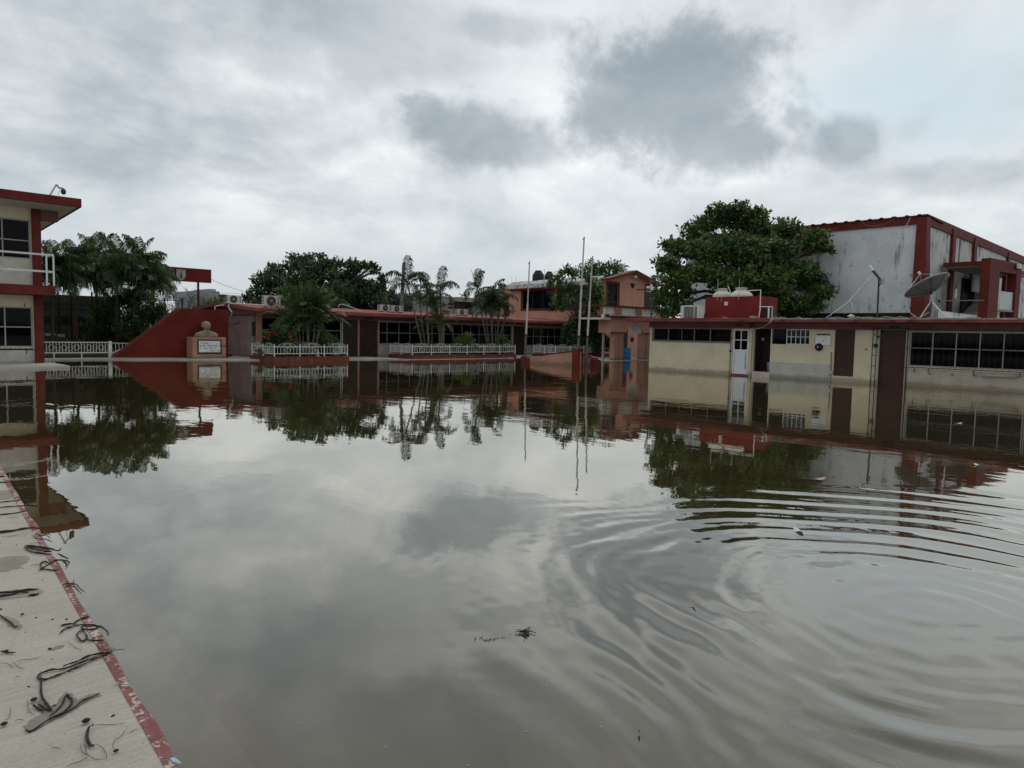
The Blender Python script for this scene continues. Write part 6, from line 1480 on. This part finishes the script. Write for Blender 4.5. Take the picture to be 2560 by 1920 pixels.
# left garden palms
for lab, px, py, Y, sc in [('leftmost dark palm rising beside the upper balcony rail', 130, 672, 40.5, 1.0), ('full dark palm second from the left building', 186, 676, 41.5, 1.05), ('highest feathery palm in the middle of the left garden', 240, 655, 43.0, 1.1), ('dark palm with hanging fronds above the chain link gap', 292, 668, 41.0, 1.0),
                           ('palm with upright spiky fronds left of the sign board', 346, 668, 42.0, 1.1), ('drooping palm overlapping the end of the red sign board', 380, 694, 40.6, .85)]:
    h_p = onY(px, py, Y); palm(lab, 'palm tree', 'palms in the left garden', (h_p.x + random.uniform(-.1, .1), Y + .1, .16), h_p - Vector((0, 0, .35)), FR_coco, (4, 6, 8, 7, 5), .07, sc, trunk=M_darkbark)
# thin palms of the middle bed
for lab, bx, hx_, hy_, Y, sc, cn in [('tallest thin palm beside the leaning concrete pole', 1062, 1021, 706, 34.4, 1.05, (1, 3, 3, 2, 0)), ('slim palm second from the left in the middle bed', 1072, 1067, 722, 34.2, .75, (1, 2, 2, 1, 0)), ('thin palm with two arching plumes right of the slim palm', 1102, 1101, 728, 34.7, 1.0, (1, 3, 2, 2, 0)),
                                     ('tall thin palm with a bare spear leaf left of the salmon house', 1222, 1196, 724, 34.6, 1.0, (2, 1, 2, 1, 0)), ('thin palm with upright fronds next to the salmon house', 1230, 1229, 742, 34.4, .9, (1, 3, 3, 2, 1)), ('thin palm leaning towards the salmon house wall', 1240, 1250, 752, 34.8, .9, (1, 3, 3, 2, 1)), ('short thin palm between the two taller ones on the right', 1226, 1212, 752, 34.9, .8, (1, 2, 3, 2, 1))]:
    palm(lab, 'palm tree', 'thin palms in the middle bed', (onY(bx, 880, Y).x, Y, WZ + .1), onY(hx_, hy_, Y) - Vector((0, 0, .3)), FR_thin, cn, .045, sc)
sp_ = thing('spear_leaf', 'single bare upright leaf stalk above the thin palms', 'leaf', onY(1190, 725, 34.6)); MB().tube([onY(1193, 722, 34.6), onY(1184, 690, 34.6), onY(1176, 672, 34.6)], [.03, .02, .008], 4).build('stalk', L_palm, sp_)
# bushy arecas
def areca(label, stems, Y, fr, sc, grp, counts=(1, 3, 2, 1, 0)):
    for (bx, hx_, hy_, lab, s2) in stems:
        palm(lab, 'palm', grp, (onY(bx, 882, Y).x, Y + random.uniform(-.25, .25), WZ + .1), onY(hx_, hy_, Y), fr, counts, .04, sc * s2, name='areca_palm')
areca('', [(1070, 1050, 765, 'bushy palm head hanging over the red roof edge', .85), (1085, 1080, 772, 'bushy palm behind the slim stems in the middle bed', .85), (1098, 1098, 815, 'low yellowish palm fan left of the green bush', .9), (1080, 1072, 830, 'lowest palm at the foot of the thin stems', .8), (1105, 1090, 790, 'mid height bushy palm over the dark windows', .8)], 34.5, FR_are, .95, 'bushy palms in the beds')
areca('', [(1232, 1226, 772, 'bushy palm head beside the salmon house corner', .9), (1245, 1246, 778, 'bushy palm hanging over the end of the red roof', .9), (1238, 1262, 800, 'low palm with drooping yellow fan before the dark door', .7), (1228, 1215, 785, 'grey green palm head left of the salmon house', .8)], 34.6, FR_are, .95, 'bushy palms in the beds')
areca('', [(760, 744, 800, 'left stem of the leafy palm clump behind the first fence', 1), (768, 765, 788, 'tallest stem of the leafy palm clump behind the first fence', 1), (775, 786, 792, 'upright right stem of the leafy palm clump', 1), (780, 806, 805, 'right leaning stem of the leafy palm clump', 1), (757, 730, 812, 'lowest left stem of the leafy palm clump', .9), (772, 772, 815, 'middle stem of the leafy palm clump', .95), (783, 796, 822, 'short right stem of the leafy palm clump', .85)], 34.1, FR_cl, .86, 'palm clump in the first bed', (3, 3, 3, 2, 0))

# ------------------------------------------------------------------ background buildings and bits
ch = thing('concrete_house', 'unfinished grey concrete house with a porch behind the thin palms', 'building', (46, 50, 0))
YC = 50.0; q = lambda x, y, Y=YC: onY(x, y, Y)
xl, xm, xr, xe = q(1114, 760).x, q(1134, 760).x, q(1180, 760).x, q(1292, 760).x; zt_ = q(1125, 744).z
m_ = MB(); m_.box(xl, xm, YC, YC + 5, 0, zt_); m_.box(xm + .005, xe, YC + 2.2, YC + 5, 0, zt_ - .3); m_.box(xr + .6, xe, YC + .2, YC + 2.195, 0, zt_ - .75); m_.build('wall', M_conc, ch)
MB().box(xm + .3, xe, YC - .2, YC + 5.1, q(1150, 754).z, q(1150, 743).z).build('parapet', M_conc, ch)
for py in (760, 769): p_ = q(1126, py); MB().box(p_.x - .28, p_.x + .28, YC - .02, YC - .003, p_.z - .08, p_.z + .08).build('vent_block', M_black, ch)
p_ = q(1172, 777, YC + 2.2); MB().box(p_.x - .45, p_.x + .45, YC + 2.17, YC + 2.19, 0, q(1172, 765, YC + 2.2).z).build('doorway', M_black, ch)
MB().box(q(1181, 770).x, q(1197, 770).x, YC - .05, YC - .02, 1, q(1181, 766).z).build('sheet_panel', M_far, ch)
dg = thing('grey_building', 'long dark grey building with flat roof and small parapet behind the thin palms', 'building', (55, 66, 0))
q = lambda x, y: onY(x, y, 66)
MB().box(q(1006, 740).x, q(1116, 740).x, 66, 72, 0, q(1060, 742).z).build('wall', M_darkwall, dg); MB().box(q(1004, 740).x, q(1118, 740).x, 65.8, 72.2, q(1060, 742).z + .01, q(1060, 739.5).z).build('roof_edge', M_far, dg)
for px in (1020, 1045, 1068): p_ = q(px, 737); MB().box(p_.x - .5, p_.x + .5, 66.2, 67.2, q(1060, 739.5).z + .01, q(px, 733 + (px % 3)).z).build('roof_stub', M_far, dg)
p_ = q(1040, 750); MB().prism([(p_.x - .6, p_.z - .6), (p_.x + .6, p_.z - .6), (p_.x + .6, p_.z), (p_.x + .3, p_.z + .35), (p_.x, p_.z + .45), (p_.x - .3, p_.z + .35), (p_.x - .6, p_.z)], 'Y', 65.95, 65.995).build('arched_window', M_far, dg)
wt = thing('elevated_tank', 'small pale blue tank on a dark post above the far grey building', 'water tank', q(1079, 740)); a, c = q(1076, 728), q(1084, 741); MB().box(a.x, c.x, 66.5, 67.3, c.z, a.z).build('tank', M_far, wt); p_ = q(1074.5, 720); MB().box(p_.x - .06, p_.x + .06, 66.4, 66.5, c.z - 1, p_.z).build('post', M_dark, wt); MB().box(q(1075, 730).x, q(1084.5, 730).x, 66.4, 67.4, a.z + .01, a.z + .25).build('tank_rim', M_greyplastic, wt)
fg = thing('far_block', 'distant grey flat roofed block behind the sign post', 'building', atD(530, 760, 95)); q = lambda x, y: onY(x, y, 90)
MB().box(q(497, 740).x, q(549, 740).x, 90, 98, 0, q(520, 727).z).build('wall', M_far, fg); MB().box(q(531, 740).x, q(548, 740).x, 91, 96, q(520, 727).z + .01, q(540, 722).z).build('roof_room', M_far, fg); MB().box(q(556, 745).x, q(568, 745).x, 90, 96, 0, q(560, 736).z).build('low_wing', M_dark, fg)
up_ = thing('utility_pole', 'leaning grey concrete pole behind the tallest thin palm', 'pole', onY(998, 800, 48)); MB().tube([onY(1001, 815, 48), onY(1009.5, 657, 48)], [.17, .12], 8).build('pole', M_greybark, up_); MB().tube([onY(1001, 770, 48.4), onY(1005, 730, 48.2)], .05, 5).build('stay', M_conc, up_)
wr = thing('overhead_wires', 'thin overhead wires dropping from the sign towards the far trees', 'wire', onY(560, 715, 60)); MB().tube([onY(525, 697, 50), onY(560, 713, 55), onY(600, 726, 60), onY(650, 735, 66)], .015, 3).build('wire', M_hose, wr); MB().tube([onY(528, 732, 60), onY(640, 735, 66)], .015, 3).build('wire', M_hose, wr)
# dark back of the left garden
gw = thing('garden_wall', 'dark mottled wall with beams at the back of the left palm garden', 'wall', (9, 48, .16)); q = lambda x, y: onY(x, y, 48)
MB().box(-2, q(300, 800).x, 48, 48.3, 0, q(180, 738).z).build('wall', M_darkwall, gw)
q2 = lambda x, y: onY(x, y, 45.5)
for py in (762, 775): MB().box(-1, q2(232, 800).x, 45.45, 45.55, q2(180, py).z - .03, q2(180, py).z + .03).build('beam', M_black, gw)
for px in (104, 148, 180, 232): x = q2(px, 800).x; MB().box(x - .04, x + .04, 45.56, 45.64, .1, q2(px, 730).z).build('post', M_black, gw)
MB().box(q2(104, 800).x, q2(185, 800).x, 45.4, 45.5, q2(150, 812).z, q2(150, 790).z).build('bench_board', M_black, gw)
gp_ = thing('garden_pillar', 'maroon square pillar in the dark left garden', 'pillar', onY(202, 870, 43.5)); q3 = lambda x, y: onY(x, y, 43.5); MB().box(q3(190, 830).x, q3(215, 830).x, 43.5, 44.1, .1, q3(200, 792).z).build('pillar', M_maroon, gp_)
lg = MB(); 
for (a, c, y0, y1) in ((110, 135, 833, 839), (140, 158, 835, 842), (220, 240, 836, 842), (105, 128, 848, 851), (228, 246, 849, 851)): lg.box(q3(a, 830).x, q3(c, 830).x, 43.2, 43.3, q3(a, y1).z, q3(a, y0).z)
kb_ = lg.build('garden_kerbs', M_walk); tag(kb_, 'pale kerb stones in the shade of the left garden', 'kerb stones')
cf = thing('chain_link_fence', 'chain link fence with dark posts under the palms and sign board', 'fence', onY(340, 800, 46)); q = lambda x, y: onY(x, y, 46)
for px in (270, 320, 331, 365, 412, 456): x = q(px, 800).x; MB().box(x - .035, x + .035, 45.97, 46.03, .1, q(px, 746).z).build('post', M_black, cf); MB().tube([q(px - 7, 747), q(px + 7, 747)], .03, 4).build('arm', M_black, cf)
MB().tube([q(262, 749), q(460, 752)], .025, 4).build('rail', M_black, cf)
MB().tube([q(285, 711), q(400, 713)], .05, 4).build('top_rail', M_black, cf)
ms = MB()
xa_, xb_ = q(285, 720).x, q(385, 720).x; za_, zb2_ = q(330, 746).z, q(330, 712).z
k = 0; u = xa_ - (zb2_ - za_)
while u < xb_:
    ms.tube([(max(u, xa_), 46, za_ + max(0, xa_ - u)), (min(u + zb2_ - za_, xb_), 46, za_ + min(zb2_ - za_, xb_ - u))], .006, 3, False) if u + zb2_ - za_ > xa_ else None
    v = u + (zb2_ - za_)
    if v > xa_: ms.tube([(min(v, xb_), 46.01, za_ + max(0, v - xb_)), (max(u, xa_), 46.01, za_ + min(zb2_ - za_, v - xa_))], .006, 3, False)
    u += .13
ms.build('wire_mesh', M_steel, cf, kind='stuff')

# ------------------------------------------------------------------ litter on the pavement and floating on the water
PT = PZ + .0045
def gz(px, py, z=PT): return onz(px, py, z)
Z8 = lambda x, y: (x * .25316, 1500 + y * .25316)
Z1 = lambda x, y: (x * .211, 1150 + y * .211)
def strands(label, lines, conv, mat, rad, name='dead_leaf', cat='dead leaf', n_extra=2, group='dead leaf bundles on the pavement', jit=.006):
    allp = [gz(*conv(*p)) for ln in lines for p in ln]
    c = sum(allp, Vector()) / len(allp); c.z = PT
    t = thing(name, label, cat, c, group)
    for ln in lines:
        P0 = [gz(*conv(*p)) for p in ln]
        # smooth resample
        pts = []
        for i in range(len(P0) - 1):
            a, b_ = P0[i], P0[i + 1]; pa = P0[max(i - 1, 0)]; pb = P0[min(i + 2, len(P0) - 1)]
            for k in range(4):
                s = k / 4; pts.append(0.5 * ((2 * a) + (b_ - pa) * s + (2 * pa - 5 * a + 4 * b_ - pb) * s * s + (3 * a - pa - 3 * b_ + pb) * s ** 3))
        pts.append(P0[-1]); N = len(pts)
        for e in range(1 + n_extra + (1 if n_extra else 0)):
            o = Vector((random.uniform(-jit, jit), random.uniform(-jit, jit), 0)) * (1 if e else 0)
            rr = .50 * rad * (1 if e == 0 else random.uniform(.35, .7))
            pp = [p + o * math.sin(i * .7 + e) + Vector((0, 0, rr * .8 + .003 * math.sin(i * .9 + e) + .002)) for i, p in enumerate(pts)]
            MB().tube(pp, [rr * 1.15 * max(.22, math.sin(math.pi * (i + .6) / (N + .2)) ** .5) for i in range(N)], 5).build('strand', mat, t)
    return t
strands('long dark folded palm stalk reaching the kerb with a bent tail', [[(1110, 520), (980, 570), (850, 610), (640, 680), (500, 700), (410, 725), (378, 765), (400, 793), (480, 782), (700, 700), (900, 605), (1090, 535)], [(1090, 530), (1040, 525), (880, 560), (760, 610), (620, 665)], [(400, 760), (405, 880), (425, 980), (470, 1050), (515, 1092)]], Z8, M_deb, .006, n_extra=2)
strands('dark leaf loop in a damp patch near the bottom left corner', [[(255, 1285), (300, 1300), (480, 1195), (700, 1085), (830, 1000), (985, 925)], [(490, 1170), (590, 1060), (655, 950), (700, 985), (690, 1060), (560, 1150), (480, 1195)], [(380, 1035), (440, 1075), (520, 1105)], [(330, 1040), (380, 1085), (440, 1100)]], Z8, M_deb, .0055, n_extra=1)
strands('tangled dark leaf coil draped over the kerb', [[(720, 270), (790, 250), (900, 252), (1000, 275), (1070, 330), (1060, 355)], [(1000, 262), (930, 290), (830, 300), (805, 275), (860, 258)], [(800, 305), (765, 340), (775, 390), (825, 412), (855, 385), (840, 330), (800, 300)], [(850, 405), (930, 405), (1030, 400)], [(880, 170), (760, 210), (720, 260)], [(720, 275), (640, 290), (590, 340)], [(735, 240), (600, 255)]], Z8, M_deb, .0055, n_extra=2)
strands('short curved dark leaf stub with a thin stalk', [[(890, 1260), (862, 1320), (862, 1400), (890, 1440), (930, 1460)]], Z8, M_deb, .011, n_extra=1)
strands('thin loops of stalk round the curved leaf stub', [[(890, 1258), (1050, 1235), (1250, 1222)], [(930, 1440), (1010, 1460), (1050, 1530), (1050, 1590)], [(790, 1420), (800, 1480), (850, 1535), (940, 1570), (1040, 1585)], [(850, 1430), (845, 1480), (870, 1550)]], Z8, M_debl, .0022, n_extra=0)
strands('fine curling stalk beside the kerb near the bottom', [[(1268, 1262), (1210, 1330), (1140, 1390), (1115, 1440), (1125, 1485)], [(1350, 1285), (1280, 1320)], [(1120, 1500), (1170, 1495)]], Z8, M_debl, .0022, n_extra=0)
strands('thin stalks scattered across the middle of the pavement', [[(155, 612), (280, 590), (415, 565)], [(115, 618), (170, 655), (245, 685)], [(0, 632), (90, 638), (130, 665)], [(655, 415), (730, 460), (815, 500)], [(150, 775), (200, 757)], [(150, 1197), (240, 1192)], [(1110, 855), (1300, 840)], [(500, 1472), (590, 1472)], [(650, 1658), (750, 1610), (865, 1562)], [(270, 985), (280, 1080), (340, 1145)], [(100, 1060), (100, 1140), (50, 1195)], [(1590, 1572), (1680, 1590)]], Z8, M_debl, .0022, n_extra=0)
strands('fine fibres tangled on the kerb by the long folded stalk', [[(1120, 520), (1000, 490), (955, 440)], [(1120, 515), (1030, 480), (990, 410)], [(1110, 510), (1180, 490), (1235, 495)], [(1080, 540), (950, 560), (820, 610)], [(1130, 510), (1110, 470)]], Z8, M_debl, .002, n_extra=1)
strands('dark leaf stem with a bud lying by the left edge', [[(0, 520), (60, 518), (150, 533)], [(40, 525), (70, 510)]], Z8, M_deb, .006, n_extra=1)
strands('dark leaf rib in a damp mark at the left edge', [[(-40, 140), (40, 180), (100, 225), (145, 265), (185, 272)], [(0, 100), (20, 97)]], Z8, M_deb, .006, n_extra=1)
strands('folded oval bundle of dark leaf strips ending at the kerb', [[(290, 1025), (400, 1022), (560, 1050), (690, 1080), (728, 1052)], [(290, 1032), (340, 1075), (450, 1108), (600, 1122)], [(300, 1040), (420, 1060), (540, 1090), (620, 1085)], [(310, 1020), (450, 1040), (620, 1070)]], Z1, M_deb, .008, n_extra=2)
strands('looped leaf bundle hanging over the kerb edge', [[(455, 1322), (540, 1262), (640, 1205), (720, 1190), (800, 1208), (822, 1225), (780, 1295)], [(730, 1195), (790, 1235), (770, 1270)], [(480, 1262), (485, 1225), (530, 1212), (582, 1222)], [(478, 1262), (500, 1290), (545, 1302)], [(540, 1305), (620, 1312), (690, 1312)], [(680, 1120), (760, 1150), (808, 1180)]], Z1, M_deb, .007, n_extra=2)
strands('long dark leaf blade lying across to the kerb', [[(-60, 880), (100, 855), (250, 825), (400, 810), (485, 822)], [(-60, 865), (150, 840), (400, 805)]], Z1, M_deb, .010, n_extra=2)
strands('dark stalk crossing the kerb below the reflection', [[(-60, 580), (150, 552), (320, 545), (440, 552), (525, 577)], [(-40, 660), (120, 640), (330, 605)]], Z1, M_deb, .008, n_extra=1)
strands('farther dark stalk lying across to the kerb', [[(-60, 520), (150, 487), (270, 478), (340, 490), (378, 502)]], Z1, M_deb, .008, n_extra=1)
strands('farthest dark stalks at the left edge of the pavement', [[(-60, 275), (60, 268), (150, 258)], [(-60, 205), (60, 200)]], Z1, M_deb, .010, n_extra=1)
strands('pair of dark leaf blades in a wet patch at the left edge', [[(-60, 1590), (120, 1570), (300, 1550), (450, 1535)], [(-60, 1635), (100, 1605), (240, 1578), (340, 1572)], [(330, 1620), (420, 1600), (460, 1590)]], Z1, M_deb, .009, n_extra=1)
strands('small heap of brown fibres caught on the kerb', [[(740, 1480), (820, 1465), (900, 1480), (960, 1540), (1010, 1570)], [(790, 1450), (850, 1480), (900, 1470)], [(770, 1500), (860, 1500), (930, 1540)], [(880, 1420), (870, 1470), (900, 1520), (965, 1590)], [(800, 1490), (880, 1455)]], Z1, M_debl, .004, n_extra=2)
strands('brown fibres bunched on the kerb near the end of the reflection', [[(380, 900), (450, 935), (550, 945), (620, 975)], [(420, 870), (500, 900), (590, 880)], [(470, 920), (560, 870), (600, 900)], [(520, 850), (560, 900), (600, 935)]], Z1, M_debl, .004, n_extra=2)
strands('small dry fibre lines on the far part of the pavement', [[(15, 915), (120, 905), (210, 890)], [(100, 690), (230, 680)], [(345, 1005), (420, 985), (490, 980)], [(355, 1262), (440, 1240), (520, 1222)], [(485, 1430), (520, 1432)]], Z1, M_debl, .003, n_extra=0)
# seed pods and crumbs
def pod(px, py, r, label):
    c = gz(*Z8(px, py)); t = MB()
    r = r * .72
    prof = [(max(.0005, r * math.sin(math.pi * i / 6) * (1 + .15 * (i % 2))), r * .75 * (1 - math.cos(math.pi * i / 6))) for i in range(7)]
    t.lathe(prof, c, 8); o = t.build('seed_pod', M_deb); tag(o, label, 'seed pod', 'dark seed pods on the pavement'); o.scale = (1.3, .9, 1)
pod(850, 1210, .016, 'dark seed pod standing alone below the damp leaf loop'); pod(60, 518, .012, 'dark seed pod on the stem at the left edge'); pod(40, 1238, .013, 'dark seed pod at the left edge below the leaf loop'); pod(335, 998, .014, 'dark seed pod left of the bent stalk tail')
pod(490, 490, .009, 'small dark pod at the end of a short leaf scrap'); pod(1145, 1500, .010, 'small dark pod under the fine curling stalk'); pod(220, 148, .009, 'small dark pod in the upper part of the pavement')
cm = MB()
for i in range(420):
    y = ya + 4.6 + 9 * random.random() ** 1.6; x = kx(y) - .09 - 1.9 * random.random(); s = random.uniform(.0015, .006); a = random.uniform(0, 3.1)
    dx, dy = math.cos(a) * s * random.uniform(.8, 2.5), math.sin(a) * s * random.uniform(.8, 2.5)
    cm.hexa([(x - dx, y - dy, PZ + .0005), (x + dy * .5, y - dx * .5, PZ + .0005), (x + dx, y + dy, PZ + .0005), (x - dy * .5, y + dx * .5, PZ + .0005), (x - dx * .6, y - dy * .6, PZ + s), (x + dy * .3, y - dx * .3, PZ + s), (x + dx * .6, y + dy * .6, PZ + s), (x - dy * .3, y + dx * .3, PZ + s)])
c_o = cm.build('litter', M_deb, kind='stuff'); tag(c_o, 'dark crumbs and seeds scattered over the pavement', 'litter')
# damp marks left by the leaves
M_damp = pm('damp_concrete_stain', (.205, .182, .15), .6, .3, 6, .25)
M_damp2 = pm('faint_damp_stain', (.25, .225, .185), .75, .25, 6, .2)
def stain(pts, conv, mat, z=.0018):
    P0 = [gz(*conv(*p), PZ + z) for p in pts]; out_ = []
    n = len(P0)
    for i in range(n):
        a, b_ = P0[i], P0[(i + 1) % n]; L = (b_ - a).length
        for k in range(5): p = a.lerp(b_, k / 5); j = min(.012, L * .1); out_.append((p.x + random.uniform(-j, j), p.y + random.uniform(-j, j), p.z))
    MB().poly(out_).build('damp_stain', mat, pave_ob)
stain([(220, 1290), (300, 1180), (430, 1120), (350, 1060), (390, 985), (440, 1030), (540, 1060), (600, 960), (650, 905), (720, 920), (770, 990), (880, 930), (990, 915), (980, 945), (760, 1070), (620, 1150), (480, 1215), (290, 1315)], Z8, M_damp)
stain([(480, 490), (560, 450), (640, 440), (610, 470), (530, 495)], Z8, M_damp)
stain([(0, 150), (90, 170), (170, 195), (220, 260), (190, 290), (120, 285), (60, 225), (0, 190)], Z8, M_damp2)
stain([(-30, 1165), (100, 1140), (280, 1135), (350, 1155), (320, 1210), (240, 1275), (100, 1315), (-30, 1335)], Z1, M_damp2)
stain([(-30, 1560), (200, 1525), (300, 1530), (480, 1535), (530, 1560), (470, 1595), (300, 1625), (80, 1650), (-30, 1655)], Z1, M_damp2)
stain([(-30, 370), (100, 355), (180, 420), (120, 460), (-30, 470)], Z1, M_damp2)
# crumpled blue sticker on the kerb
sk = [gz(*Z8(x, y), PZ + .009) for x, y in ((1680, 1560), (1720, 1552), (1760, 1580), (1800, 1612), (1760, 1612), (1710, 1598))]
m_ = MB(); m_.poly(sk); st_ = m_.build('sticker', pm('pale_blue_paper', (.30, .47, .62), .6, .3, 40, .2)); tag(st_, 'torn pale blue paper scrap stuck on the kerb at the bottom', 'sticker')
sm = MB(); ctr = sum(sk, Vector()) / 6
sm.poly([tuple(ctr.lerp(p, f) + Vector((0, 0, .001))) for p, f in zip(sk, (.3, .6, .25, .5, .6, .3))]); sm.build('print', pm('yellow_print', (.5, .46, .2), .6, .3, 60, .2), st_)
# floating leaves and scraps
def floater(px, py, r, mat, label, name='floating_leaf', asp=.5):
    c = onz(px, py, .012); m_ = MB(); N = 10; a0 = random.uniform(0, 6.28); pts = []
    for k in range(N):
        a = 2 * math.pi * k / N; rr = r * (1 + .12 * math.cos(2 * a)); x, y = rr * math.cos(a), rr * asp * math.sin(a); pts.append((c.x + x * math.cos(a0) - y * math.sin(a0), c.y + x * math.sin(a0) + y * math.cos(a0), c.z + .010 * math.cos(a * 2) + .004))
    for k in range(N): m_.poly([(c.x, c.y, c.z - .004), pts[k], pts[(k + 1) % N]])
    o = m_.build(name, mat); tag(o, label, 'leaf', 'leaves floating on the water'); return o
M_fl = pm('pinkish_dead_leaf', (.33, .23, .17), .6, .4, 30, .3)
floater(2047, 1197, .10, M_fl, 'pinkish dead leaf floating on the dark tree reflection'); floater(1731, 1508, .026, M_fl, 'small brownish leaf floating left of the ripple centre'); floater(2445, 1162, .05, M_curtw, 'pale leaf floating near the right edge', asp=.7)
floater(1996, 1325, .05, M_curtw, 'small pale scrap floating on the ripples', asp=.7); floater(2395, 1058, .09, M_curtw, 'white scrap floating before the big barred windows', asp=.5); floater(1598, 1828, .010, M_fl, 'small yellowish leaf floating in the near water'); floater(690, 902.5, .14, M_curtw, 'white scrap lying at the corner of the first flower bed', asp=.4)
floater(1565, 902, .1, M_curtw, 'white scrap floating before the blue barrel', asp=.5)
tw = thing('floating_twigs', 'small clump of dark twigs floating in the middle of the water', 'twigs', onz(1312, 1580, 0)); m_ = MB(); c = onz(1312, 1580, .006)
for k in range(16):
    a = random.uniform(0, 6.28); L = random.uniform(.012, .04); o = Vector((random.uniform(-.025, .025), random.uniform(-.025, .025), random.uniform(0, .012))); d = Vector((math.cos(a), math.sin(a), random.uniform(-.2, .3))) * L
    m_.tube([tuple(c + o - d), tuple(c + o + d)], .0022, 4)
m_.build('twigs', M_deb, tw)
m_ = MB(); c = onz(1220, 1597, .004)
for k in range(14):
    p_ = onz(1180 + 90 * random.random(), 1592 + 10 * random.random(), .003); a = random.uniform(0, 6.28); d = Vector((math.cos(a), math.sin(a), 0)) * random.uniform(.006, .02); m_.tube([tuple(p_ - d), tuple(p_ + d)], .0014, 3)
t2 = m_.build('floating_straw', M_debl); tag(t2, 'faint line of straw floating left of the twig clump', 'straw')
sp = MB()
for i in range(230):
    d_ = 2.2 + 24 * random.random() ** 2.0; a = HEAD + R_(random.uniform(-34, 32)); x, y = d_ * math.cos(a), d_ * math.sin(a)
    if x < kx(y) + .1: continue
    s = random.uniform(.001, .0026) * (1 + d_ * .10); z = .004 + (float(wave(np.array(x), np.array(y))) if d_ < 8 else 0); sp.lathe([(s * .4, -.003), (s, -.0015), (s * .5, -.001)], (x, y, z), 5)
f_o = sp.build('floating_specks', M_curtw, kind='stuff'); tag(f_o, 'pale specks and petals floating over the water', 'specks')
